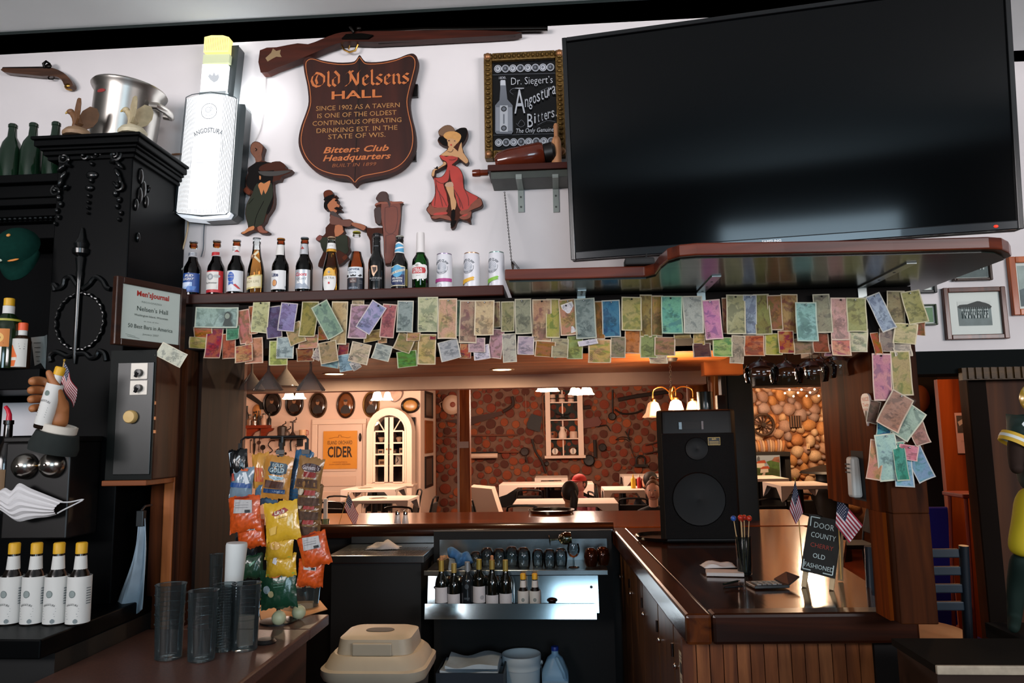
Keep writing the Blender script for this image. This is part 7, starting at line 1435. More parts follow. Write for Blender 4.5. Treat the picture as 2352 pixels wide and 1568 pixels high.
b=MB();arch(b,R1,R0_,zb_2,zs_,-.0,.3,wc_);b.box(-R1,R1,0,.3,0,zb_2-.001,wc_);b.box(-R1,R1,.29,.3,zb_2,zt_-.15,mat('1a100c',.8));b.build('carcass',t)
b=MB();arch(b,R0_*1.12,R0_*1.04,zb_2,zs_,-.02,-.001,wc_);b.build('arch_moulding',t)
MB().box(-R1-.03,R1+.03,-.03,.3,zl-.03,zl,wc_).build('waist_ledge',t,bevel=.005)
for sx in(-1,1):
    MB().box(min(0,sx*R1*.9)+.03,max(0,sx*R1*.9)-.03,-.012,-.001,.15,zl-.12,mat('dcc2ae',.5)).build('lower_door',t,bevel=.004)
    d=MB();xi,xo=sx*.012,sx*R0_*1.02
    d.box(*sorted((xi,sx*.07)),-.015,.01,zb_2+.01,zs_+.22,wc_);d.box(*sorted((sx*R0_*.88,xo)),-.015,.01,zb_2+.01,zs_,wc_)
    for py in(1108,1069,1043,1017,990):z=P(893,py,YA).z;d.box(*sorted((sx*.07,sx*R0_*.9)),-.012,.008,z-.012,z+.012,wc_)
    d.tube([(sx*.08,0,zs_+.01),(sx*R0_*.72,0,zs_+.17)],.01,wc_,6)
    d=d.build('door',t);MB().ball((sx*.03,-.025,zs_-.28),.014,mat('b08a5a',.3,.6),8,6).build('knob',d,True)
    g=MB();g.box(*sorted((sx*.07,sx*R0_*.95)),.002,.004,zb_2,zs_+.15,glass('f0ece8',.02,1.3));g.build('pane',d)
for py in(1069,1043,1017):z=P(893,py,YA).z;MB().box(-R0_,R0_,.011,.28,z-.012,z-.001,wood('5a2a14','8a4a24','x',8,.5)).build('shelf',t)
def pot(name,label,cat,px,py,Y,prof,m,extra=None,grp=None):
    p=P(px,py,Y);t=thing(name,label,cat,(p.x,Y,p.z),group=grp);MB().lathe(prof,m,seg=16).build('body',t,True)
    if extra:extra(t)
    return t
CR_=mat('d0b8a0',.4)
def hdl(r,z,m):return lambda t:MB().tube([(r,0,z+.03),(r+.03,0,z+.02),(r+.03,0,z-.02),(r,0,z-.03)],.006,m,6).build('handle',t,True)
pot('teapot','dark iron kettle on the top shelf of the arched cabinet','kettle',872,1012,YA+.14,[(0,0),(.06,0),(.075,.05),(.05,.09),(.01,.1),(0,.11)],mat('1c1613',.4),lambda t:MB().tube([(-.06,0,.08),(-.05,0,.16),(.05,0,.16),(.06,0,.08)],.006,BLK,6).build('handle',t,True))
pot('bowl','white bowl in front of the kettle in the arched cabinet','bowl',876,1014,YA+.08,[(0,0),(.03,0),(.055,.07),(.05,.07),(0,.02)],CR_);pot('pitcher','tall dark jug on the top right shelf of the arched cabinet','jug',905,1014,YA+.14,[(0,0),(.05,0),(.06,.08),(.035,.13),(.04,.17),(0,.165)],mat('3a2a20',.4),hdl(.045,.1,BLK))
pot('bowl','white sugar bowl on the top right shelf of the arched cabinet','bowl',917,1014,YA+.08,[(0,0),(.03,0),(.055,.06),(.03,.075),(0,.08)],CR_);pot('crock','tall decorated white crock on the third cabinet shelf','crock',915,1069,YA+.1,[(0,0),(.05,0),(.055,.08),(.045,.17),(.05,.18),(0,.175)],mat('c8c4bc',.3),lambda t:MB().tube([(-.015,-.057,.05),(.01,-.058,.09),(-.01,-.053,.13)],.006,INK,5).build('blue_figure',t,True))
def block(name,label,cat,px,py,Y,w,d,h,m,mark=None):
    p=P(px,py,Y);t=thing(name,label,cat,(p.x,Y,p.z));MB().box(-w/2,w/2,0,d,0,h,m).build('body',t,bevel=.006);MB().box(-w*.3,w*.3,-.004,-.0005,h*.3,h*.7,mark or INK).build('front_mark',t);return t
block('tin_box','small pale tin on the middle left shelf of the arched cabinet','tin',874,1043,YA+.08,.09,.07,.08,CR_);block('book','small card with a ship picture on the third left shelf','card',877,1069,YA+.08,.11,.02,.1,mat('b89a72',.5),mat('5a3a24',.6));block('tin_box','dark tin on the middle right shelf of the arched cabinet','tin',905,1043,YA+.1,.08,.07,.08,mat('4a3024',.5),CR_);block('tin_box','pale tin at the right edge of the middle cabinet shelf','tin',922,1043,YA+.1,.07,.06,.1,CR_)
for z0,z1,lab in((900,960,'narrow dark frame high on the side wall near the corner'),(966,1040,'brown framed certificate on the side wall at middle height'),(1047,1118,'dark framed picture lowest on the side wall near the corner')):
    Yp=12.7;xx=xc+.0;zb_,za_=P(982,z1,Yp).z,P(982,z0,Yp).z;t=thing('framed_picture',lab,'picture',(xx,Yp,zb_),group='pictures on the side wall of the dining room');h=za_-zb_
    fm_=mat('1c120c' if 'dark' in lab else '8a4a1e',.4);b=MB()
    for y0,y1,a,c in((-.35,-.31,0,h),(.31,.35,0,h),(-.31,.31,0,.04),(-.31,.31,h-.04,h)):b.box(.001,.025,y0,y1,a,c,fm_)
    b.build('frame',t);MB().box(.001,.012,-.31,.31,.04,h-.04,mat('5a4a3c' if 'dark' in lab else '9a5a2c',.3)).build('picture',t)
p=P(592,976,YD-.2);x0,x1=P(560,976,YD).x,P(624,976,YD).x;t=thing('wall_shelf','red brown wooden bracket shelf with old bottles beside the log column','shelf',(x0,YD,p.z));RW=wood('6a2410','9a3c1c','x',6,.5)
MB().box(0,x1-x0,-.22,-.001,-.05,0,RW).build('board',t,bevel=.004)
for f in(.22,.72):MB().prism([(0,-.051),(.0,-.22),(.05,-.2),(.1,-.12),(.17,-.09),(.19,-.051)],-.12,-.02,RW).build('bracket',t,loc=((x1-x0)*f,0,0))
zsh=p.z
for i,(px,h,r,m,lab)in enumerate(((566,.3,.04,mat('1c1512',.4),'dark tall bottle at the left end'),(573,.16,.05,mat('8a6a52',.3),'round brown glass jar second along'),(584,.13,.055,glass('b08a70',.05,1.5,.2),'round clear glass jar third along'),(594,.22,.02,mat('1c1512',.4),'thin black bottle fourth along'),(599,.13,.035,mat('4a3a30',.3),'small dark jar fifth along'),(606,.17,.045,mat('c9a890',.4),'pale lidded jar sixth along'),(618,.17,.035,mat('15110e',.3),'small black bottle at the right end'))):
    q=P(px,976,YD-.1);t=thing('jar',lab+' of the red bracket shelf','jar',(q.x,YD-.1,zsh),group='old bottles and jars on the bracket shelf');MB().lathe([(0,0),(r,0),(r,h*.55),(r*.4,h*.75),(r*.4,h),(0,h)],m,seg=14).build('body',t,True);MB().lathe([(r*.45,h+.0005),(r*.45,h+.02),(0,h+.02)],mat('1c2a1c',.4),seg=12).build('stopper',t,True)
pl=Pl(YD-.03,580,930);o=MB().prism(pl.pts([(560,900),(572,900),(603,924),(605,940),(600,940),(598,930),(560,906)]),-.04,0,mat('0e0b09',.6)).build('wooden_beam',None,loc=pl.o);tag(o,'slanting black wooden tool above the bracket shelf','tool')
pl=Pl(YD-.03,590,945);t=thing('wooden_mask','pale wooden carved mask hung beside the dark oval portrait','mask',pl.o);k=YD/1700
b=MB();b.ball((0,0,0),(10*k,.05,17*k),mat('b5793c',.6,noise=.2,nscale=14),16,10);b.V=[(x,min(y,.02),z)for x,y,z in b.V];b.build('face',t,True)
for x,z in((-4,-2),(1,-1),(-1,-8)):MB().ball((x*k,-.048,z*k),(.015,.008,.02),BLKM,8,6).build('hole',t,True)
pl=Pl(YD-.02,672,1003);t=thing('tool_shelf','black metal wall shelf with old kitchen tools beside the door','shelf',pl.o);(xa,za),(xb,zb)=pl(632,1002),pl(704,1007)
MB().box(xa,xb,-.2,.018,zb,za,BLKM).build('board',t)
for px in(649,690):x,z=pl(px,1007);MB().box(x-.04,x+.04,-.06,.018,z-.12,z-.001,BLKM).build('bracket',t)
zsh=pl.o.z+za
for px,prof,m,lab in((648,[(0,0),(.07,0),(.075,.15),(.05,.17),(0,.18)],mat('3a322c',.4,.4),'dark metal coffee grinder on the black wall shelf'),(659,[(0,0),(.04,0),(.045,.06),(.02,.09),(0,.1)],mat('6a5a50',.4,.4),'small grey grinder on the black wall shelf'),(672,[(0,0),(.06,0),(.03,.05),(.015,.07),(.015,.22),(.05,.225),(.05,.24),(0,.24)],mat('3a2a24',.4,.3),'tall hand press on the black wall shelf')):
    q=P(px,1002,YD-.1);t=thing('kitchen_tool',lab,'tool',(q.x,YD-.1,zsh),group='old tools on the black wall shelf');MB().lathe(prof,m,seg=14).build('body',t,True);h=prof[-1][1];MB().tube([(0,0,h),(.06,0,h+.03),(.06,-.02,h+.06)],.008,BLK,6).build('crank',t,True)
q=P(695,1002,YD-.1);t=thing('measuring_cup','pale enamel mug at the right end of the black wall shelf','mug',(q.x,YD-.1,zsh));MB().lathe([(0,0),(.055,0),(.06,.1),(.056,.1),(0,.01)],mat('c9a078',.4),seg=18).build('body',t,True);MB().tube([(.058,0,.09),(.09,0,.085),(.09,0,.02),(.057,0,.015)],.007,mat('a03020',.4),6).build('handle',t,True)
DT=mat('1d1511',.5,.3);RT_=mat('3a2014',.6)
def tool(label,name,Y,parts,cat='tool',grp='old tools hung on the dining room walls'):
    """flat hung tools: parts are (kind, points in the picture, width px, material)"""
    L0=parts[0][1][0];pl=Pl(Y,*L0);t=thing(name,label,cat,pl.o,group=grp);k=Y/1700
    for i,(kd,L_,w,m)in enumerate(parts):
        b=MB()
        if kd=='tube':b.tube([(x,0,z)for x,z in smoothpts(pl.pts(L_),3,False)],w*k/2,m,8)
        elif kd=='loop':b.tube([(x,0,z)for x,z in smoothpts(pl.pts(L_),3)],w*k/2,m,8,closed=True)
        elif kd=='disc':x,z=pl(*L_[0]);b.lathe([(0,-.02),(w*k*.8,-.025),(w*k,-.01),(w*k,.0),(0,.0)],m,o=(x,0,z),axis='y',seg=18)
        else:b.prism(pl.pts(L_),-.018,.012,m)
        b.build(('handle','blade','end','fitting')[min(i,3)],t,kd!='prism')
    return t
T=tool;YT=YD-.03
T('thin iron rod with a hook hung left of the dark spatula','iron_hook',YT,[('tube',[(575,1010),(575,1040)],1.6,DT),('tube',[(575,1010),(578,1009),(577,1013)],1.6,DT)])
T('dark pointed shears hung under the bracket shelf','shears',YT,[('tube',[(584,1004),(584,1020)],4,DT),('prism',[(582,1018),(587,1018),(586,1034),(583,1046)],1,DT)])
T('long handled skimmer hung in the middle of the tools','skimmer',YT,[('tube',[(596,1000),(596,1012)],2,RT_),('disc',[(595,1016)],4.5,RT_),('tube',[(595,1020),(594,1034)],2,RT_),('loop',[(595,1032),(598,1036),(594,1037)],1,RT_)])
T('round iron ladle hung right of the skimmer','ladle',YT,[('tube',[(604,1028),(604,1042)],2,DT),('disc',[(604,1027)],6,DT)])
T('bent iron crank tool left of the door','brace_drill',YT,[('tube',[(632,1012),(622,1012),(616,1022),(626,1034),(618,1040)],2.4,DT),('tube',[(632,1038),(640,1030),(648,1040),(656,1042)],2.4,DT),('disc',[(656,1041)],3,DT)])
T('black iron hook hung under the black wall shelf','meat_hook',YT,[('tube',[(669,1010),(667,1018),(668,1034)],4,DT),('tube',[(670,1012),(672,1010),(670,1009)],1,DT),('tube',[(665,1036),(668,1034),(671,1036)],1,DT)])
T('narrow looped iron tool hung beside the meat hook','iron_tongs',YT,[('tube',[(680,1024),(679,1044)],1.2,DT),('tube',[(680,1024),(682,1044)],1.2,DT),('loop',[(678,1022),(681,1020),(683,1023),(680,1025)],1,DT)])
YK=YC-.06
p=P(1038,929,YK);t=thing('enamel_dish','white enamel dish hung high on the log wall beside the post','dish',(p.x,YK,p.z));MB().lathe([(0,-.03),(.1,-.035),(.15,-.03),(.18,-.0),(0,.02)],mat('c9a68c',.4),axis='y',seg=26).build('dish',t,True);MB().ball((.02,-.04,0),(.05,.008,.05),mat('8a3a1c',.5),10,6).build('red_flower',t,True);MB().tube([(-.17,-.01,.06),(-.22,-.02,.03),(-.2,-.02,-.05)],.008,mat('b89a84',.4),6).build('handle',t,True)
p0,p1=P(1080,1047,YK-.1),P(1143,1047,YK-.1);t=thing('paper_roll','roll of white paper held on a holder below the log wall shelf','paper roll',p0);MB().lathe([(.045,0),(.045,p1.x-p0.x)],mat('d8b8a0',.7),axis='x',seg=16).build('roll',t,True);MB().box(0,p1.x-p0.x,.0,.09,.05,.07,DKW).build('holder',t)
for y,x0,x1,lab in((1001,1024,1190,'long thin wooden rail on the log wall above the paper roll'),(1038,1140,1192,'short dark wooden rail just right of the paper roll')):
    a,c=P(x0,y,YK),P(x1,y,YK);o=MB().box(0,c.x-a.x,-.03,0,-.015,.015,wood('4a2412','6a341a','x',6,.6)).build('wall_rail',None,loc=a);tag(o,lab,'rail','wooden rails on the log wall')
T('old two man saw blade slanting across the log wall','saw',YK-.01,[('prism',[(1022,966),(1080,958),(1110,952),(1152,944),(1156,952),(1110,966),(1075,978)],1,mat('3a1c10',.7)),('tube',[(1156,945),(1178,930),(1176,910)],7,mat('2a160e',.7))])
T('dark square wooden board hung left of the leather strap','washboard',YK-.01,[('prism',[(1221,950),(1245,957),(1240,992),(1212,984),(1210,972)],1,mat('120c0a',.6)),('tube',[(1245,957),(1236,992)],1.4,mat('6a3a20',.6))])
T('long looped leather strap hung beside the white wall shelf','leather_strap',YK-.01,[('loop',[(1252,905),(1260,912),(1256,950),(1256,990),(1250,998),(1248,950),(1247,912)],2.2,mat('8a5230',.6)),('prism',[(1249,908),(1260,906),(1261,922),(1255,926),(1249,922)],1,BLKM)])
T('thin wire hook hung on the log wall right of the saw','wire_hook',YK-.01,[('tube',[(1207,905),(1208,952)],1.2,mat('8a6a58',.5))])
T('long curved dark sickle handle leaning on the log wall','scythe',YK-.01,[('tube',[(1222,1008),(1230,1036),(1245,1060),(1254,1086)],5,mat('1c100b',.6)),('disc',[(1256,1064)],5,mat('1c100b',.6))])
T('dark paddle with a round head low on the log wall','paddle',YK-.01,[('disc',[(1205,1037)],10,mat('26130c',.6)),('tube',[(1207,1046),(1211,1062)],4,mat('26130c',.6))])
T('dark round basket hung at the upper right of the white shelf','basket',YK-.02,[('disc',[(1329,933)],12,mat('2a160e',.8)),('tube',[(1340,936),(1356,934)],9,mat('2a160e',.8))])
T('reddish barrel stave bellows on the log wall','bellows',YK-.02,[('prism',[(1338,964),(1374,956),(1382,970),(1376,978),(1340,984)],1,mat('5a2010',.6)),('tube',[(1372,980),(1392,976),(1402,990)],2.5,DT)])
T('long dark wooden oar across the top of the log wall','oar',YK-.01,[('tube',[(1420,918),(1460,910),(1500,904),(1545,898)],9,mat('1e110c',.7))])
T('black iron pan with an upright handle on the log wall','frying_pan',YK-.01,[('tube',[(1407,895),(1407,950)],4,DT),('disc',[(1406,956)],9,DT),('tube',[(1412,940),(1430,950),(1460,948),(1476,940)],4,DT)])
T('small iron tongs hung in the middle of the right log wall','tongs',YK-.01,[('tube',[(1436,990),(1446,1008)],2.4,DT),('tube',[(1446,985),(1442,1005),(1448,1010)],2.4,DT),('loop',[(1414,1010),(1424,1004),(1440,1004),(1446,1014),(1436,1008),(1424,1008)],1.6,DT)])
T('dark wooden pulley block hung below the bellows','pulley',YK-.02,[('tube',[(1366,1010),(1368,1050)],8,mat('1a0f0b',.7)),('disc',[(1384,1027)],9,mat('1a0f0b',.7))])
T('dark round iron pot lid low on the right log wall','pot_lid',YK-.01,[('disc',[(1353,1057)],13,mat('15100d',.5))])
T('black stirrup shaped iron low at the right of the log wall','stirrup',YK-.02,[('tube',[(1462,1066),(1462,1052),(1471,1046),(1481,1052),(1481,1066)],4.5,DT),('prism',[(1457,1066),(1488,1066),(1488,1072),(1457,1072)],1,DT)])
T('thin forked stick on the log wall above the stirrup','forked_stick',YK-.01,[('tube',[(1445,1020),(1455,1045),(1460,1052)],2.4,RT_),('tube',[(1480,1042),(1500,1038),(1516,1034)],3,RT_),('tube',[(1483,1022),(1500,1018),(1516,1013)],3,RT_)])
pl=Pl(YK-.0,1296,1046);t=thing('wall_cabinet','open white wall shelf with four tiers of jars and scales','shelf',pl.o);wp=mat('e0c4b0',.5);(x0,z0),(x1,z1)=pl(1255,1046),pl(1337,895);k=YK/1700
MB().box(x0+.02,x1-.02,.03,.05,z0,z1,mat('1c2420',.8)).build('back',t)
for a,c in((x0,x0+11*k),(x1-12*k,x1)):MB().box(a,c,-.1,.05,z0+.0,z1,wp).build('side',t)
MB().box(x0-.03,x1+.03,-.12,.05,z0-.05,z0-.0005,wp).build('sill',t,bevel=.006)
tiers=[]
for py in(1006,963,923):z=pl(1296,py)[1];tiers.append(z);MB().box(x0+11*k+.001,x1-12*k-.001,-.1,.029,z-.02,z,wp).build('shelf',t)
x,_=pl(1292,950);MB().box(x-.012,x+.012,-.0,.029,z0,z1,wp).build('divider',t)
def nk(name,label,px,z,prof,m,cat,ex=None):
    q=P(px,950,YK-.05);t2=thing(name,label,cat,(q.x,YK-.05,pl.o.z+z),group='things on the white wall shelf');MB().lathe(prof,m,seg=14).build('body',t2,True)
    if ex:ex(t2)
JW=mat('c8a894',.4);dial=lambda r,z:(lambda t2:(MB().lathe([(0,-.005),(r,-.004),(r,0)],mat('d8c8b8',.4),o=(0,-.052,z),axis='y',seg=18).build('dial',t2,True),MB().box(-.006,.006,-.064,-.059,z-.04,z+.05,BLK).build('needle',t2)))
for px,lab in((1270,'left'),(1291,'middle'),(1312,'right')):nk('canister',f'white banded canister, {lab} of three on the top tier',px,tiers[2],[(0,0),(.055,0),(.055,.1),(.05,.12),(.056,.125),(.056,.135),(0,.14)],JW,'canister',lambda t2:MB().lathe([(.0555,.05),(.0555,.075)],mat('4a3428',.5),seg=14,cap0=False,cap1=False).build('band',t2,True))
nk('balance_scale','black balance scale on the second tier of the white shelf',1293,tiers[1],[(0,0),(.1,0),(.09,.03),(.02,.05),(.02,.1),(0,.1)],mat('14100d',.5),'scale',lambda t2:MB().tube([(-.13,0,.12),(-.1,0,.09),(0,0,.08),(.1,0,.09),(.13,0,.12)],.012,BLK,8).build('beam',t2,True))
nk('tin_box','small brown box with a round hole on the third tier',1268,tiers[0],[(0,0),(.06,0),(.06,.12),(0,.12)],mat('7a4424',.5),'box',lambda t2:MB().ball((0,-.06,.08),(.02,.01,.02),BLK,10,6).build('hole',t2,True))
nk('milk_churn','white jug shaped churn in the middle of the third tier',1291,tiers[0],[(0,0),(.07,0),(.075,.08),(.04,.15),(.045,.2),(.03,.21),(0,.21)],mat('e0c8b6',.4),'jug',lambda t2:MB().tube([(.045,0,.17),(.075,0,.15),(.07,0,.1)],.008,JW,6).build('handle',t2,True))
nk('kitchen_scale','square white kitchen scale on the third tier at right',1316,tiers[0],[(0,0),(.07,0),(.07,.1),(.06,.12),(0,.12)],JW,'scale',dial(.03,.06))
for px,lab in((1273,'round dial kitchen scale at the left of the lowest tier'),(1314,'round dial kitchen scale at the right of the lowest tier')):nk('kitchen_scale',lab,px,z0,[(0,0),(.07,0),(.05,.04),(.045,.12),(.07,.14),(0,.15)],mat('6a4a38',.4),'scale',dial(.055,.075))
# tables under paper covers, black stacking chairs
CL=mat('dccabb',.8)
def table(label,x0,x1,py,Y,dep=.75,drop=.17):
    a,c=P(x0,py,Y),P(x1,py,Y);z=a.z;cx_=(a.x+c.x)/2;w=c.x-a.x;t=thing('dining_table',label,'table',(cx_,Y+dep/2,0),group='paper covered dining tables')
    MB().box(-w/2+.02,w/2-.02,-dep/2+.02,dep/2-.02,z-.04,z-.006,mat('1c120d',.5)).build('table_top',t);MB().lathe([(.25,0),(.26,.02),(.05,.05),(.045,z-.041)],BLK,seg=12).build('pedestal',t,True)
    h=drop;b=MB();V=[];n=10;b.box(-w/2,w/2,-dep/2,dep/2,z-.005,z,CL)
    for sy in(-1,1):
        y=sy*(dep/2+.004);V=[(-w/2,y,z),(w/2,y,z),(w/2,y,z-h),(w*.42,y,z-h*.8),(w*.3,y,z-.035),(-w*.3,y,z-.035),(-w*.42,y,z-h*.8),(-w/2,y,z-h)];b.add(V,[tuple(range(8))if sy>0 else tuple(range(8))[::-1]],CL)
    for sx in(-1,1):x=sx*(w/2+.004);b.add([(x,-dep/2,z),(x,dep/2,z),(x,dep/2,z-h),(x,dep*.25,z-.03),(x,-dep*.25,z-.03),(x,-dep/2,z-h)],[(0,1,2,3,4,5)],CL)
    b.build('paper_cover',t);return t,z
tabs={}
for key,*args in(('near','white paper covered table nearest the bar beside the post',798,936,1150,9.2),('far','white paper covered table in front of the arched cabinet',782,908,1125,10.6),('b','long white covered table below the white wall shelf',1146,1364,1114,11.0),('c','small white covered table farthest back by the log wall',1228,1304,1098,12.3),('a','white covered table where the couple sits',1178,1420,1158,8.6),('d','white covered table with the yellow mustard bottle',1388,1482,1126,9.6),('e','white covered table behind the people at the right',1432,1540,1094,11.6),('f','white covered table left in front of the stone chimney',1700,1812,1100,9.6),('g','white covered table right in front of the stone chimney',1795,1925,1116,8.2)):tabs[key]=table(*args)
t=tabs['b']
a,c=P(1078,1118,9.9),P(1150,1122,9.9);o=MB().hexa([(0,0,-.35),(c.x-a.x+.0,0,-.42),(c.x-a.x,.5,-.42),(0,.5,-.35)],[(0,0,0),(c.x-a.x-.12,0,-.03),(c.x-a.x-.12,.5,-.03),(0,.5,0)],mat('d8c0ac',.8));
b=o;b.box(.02,.08,.02,.48,-a.z,-.43,BLK);o=b.build('draped_bench',None,loc=a);tag(o,'cream cloth draped bench end just right of the wooden post','bench')
def menu(label,px,py,Y,z):p=P(px,py,Y);o=MB().box(-.1,.1,-.07,.07,0,.006,mat('b89a7c',.6));o.box(-.08,.08,-.05,.05,.0061,.007,mat('3a2c22',.6));o=o.build('menu',None,loc=(p.x,Y,z),rot=(0,0,.5));tag(o,label,'menu')
menu('menu sheet lying on the table nearest the bar',868,1150,9.55,tabs['near'][1]+.001);menu('menu sheet lying on the table before the arched cabinet',840,1125,10.9,tabs['far'][1]+.001)
CHM=mat('0d0c0c',.35);CHV=mat('15110f',.6)
def chair0(label,x,y,rz):
    t=thing('stacking_chair',label,'chair',(x,y,0),(0,0,rz),'black padded stacking chairs');
    MB().box(-.2,.2,-.2,.2,.42,.47,CHV).build('seat',t,bevel=.015)
    b=MB();b.hexa([(-.19,.2,.56),(.19,.2,.56),(.19,.23,.56),(-.19,.23,.56)],[(-.17,.25,.84),(.17,.25,.84),(.17,.28,.84),(-.17,.28,.84)],CHV);b.build('backrest',t,bevel=.01)
    b=MB();b.tube(smoothpts([(-.19,.19,.42),(-.195,.215,.6),(-.17,.268,.84),(-.13,.285,.91),(.13,.285,.91),(.17,.268,.84),(.195,.215,.6),(.19,.19,.42)],3,False),.012,CHM,8);b.build('back_frame',t,True)
    for sx in(-1,1):
        for sy in(-1,1):MB().tube([(sx*.19,sy*.18,.42),(sx*.21,sy*.22,0)],.011,CHM,8).build('leg',t,True)
    return t
pc=None
for px,py,Y,rz,lab in((875,1111,11.5,0.1,'behind the table before the arched cabinet'),(923,1116,10.9,-1.2,'at the right end of the table before the cabinet'),(951,1131,9.6,-1.6,'right of the nearest table, by the corner'),(790,1131,9.9,2.9,'between the two left tables, partly behind the flag'),(781,1146,9.0,2.8,'nearest the bar behind the small flag'),(716,1120,9.7,1.6,'half hidden behind the snack bags'),(930,1150,8.3,2.9,'in front of the nearest table at its right'),(1128,1106,9.3,1.9,'turned sideways at the draped bench'),(1218,1109,10.6,3.1,'before the long table under the white wall shelf'),(1202,1155,8.3,3.1,'low in front of the couple table'),(1180,1092,11.9,.2,'behind the long table at its left'),(1345,1086,11.8,0,'behind the man in the red cap'),(1404,1094,10.1,1.8,'left of the table with the mustard bottle'),(1455,1120,9.1,3.1,'in front of the mustard bottle table'),(1270,1096,11.6,3.0,'before the small far table'),(1770,1106,8.8,3.1,'before the left table by the stone chimney'),(1868,1140,7.2,2.7,'before the right table by the stone chimney'),(1845,1095,9.4,.2,'behind the right table by the stone chimney'),(1946,1124,8.5,-1.6,'at the right end before the stone chimney')):
    p=P(px,py,Y);loc=(p.x,Y-.24*math.cos(rz),0);lab='black padded stacking chair '+lab
    if pc is None:pc=chair0(lab,loc[0],loc[1],rz)
    else:dup(pc,loc,rz,lab)
p=P(1455,1122,9.9);t=thing('mustard_bottle','yellow mustard squeeze bottle on the table beside the woman','bottle',(p.x,9.9,tabs['d'][1]+.001));MB().lathe([(0,0),(.03,0),(.031,.12),(.015,.14),(0,.14)],mat('e0b020',.4),seg=16).build('body',t,True);MB().lathe([(.012,.1405),(.004,.18),(0,.181)],mat('e0b020',.4),seg=12).build('nozzle',t,True)
p=P(1470,1122,9.9);t=thing('ketchup_bottle','red ketchup bottle behind the woman at the right','bottle',(p.x,9.95,tabs['d'][1]+.001));MB().lathe([(0,0),(.03,0),(.031,.12),(.015,.14),(0,.14)],mat('b01c14',.4),seg=16).build('body',t,True);MB().lathe([(.014,.1405),(.012,.17),(0,.171)],mat('e8e0d8',.4),seg=12).build('cap',t,True)
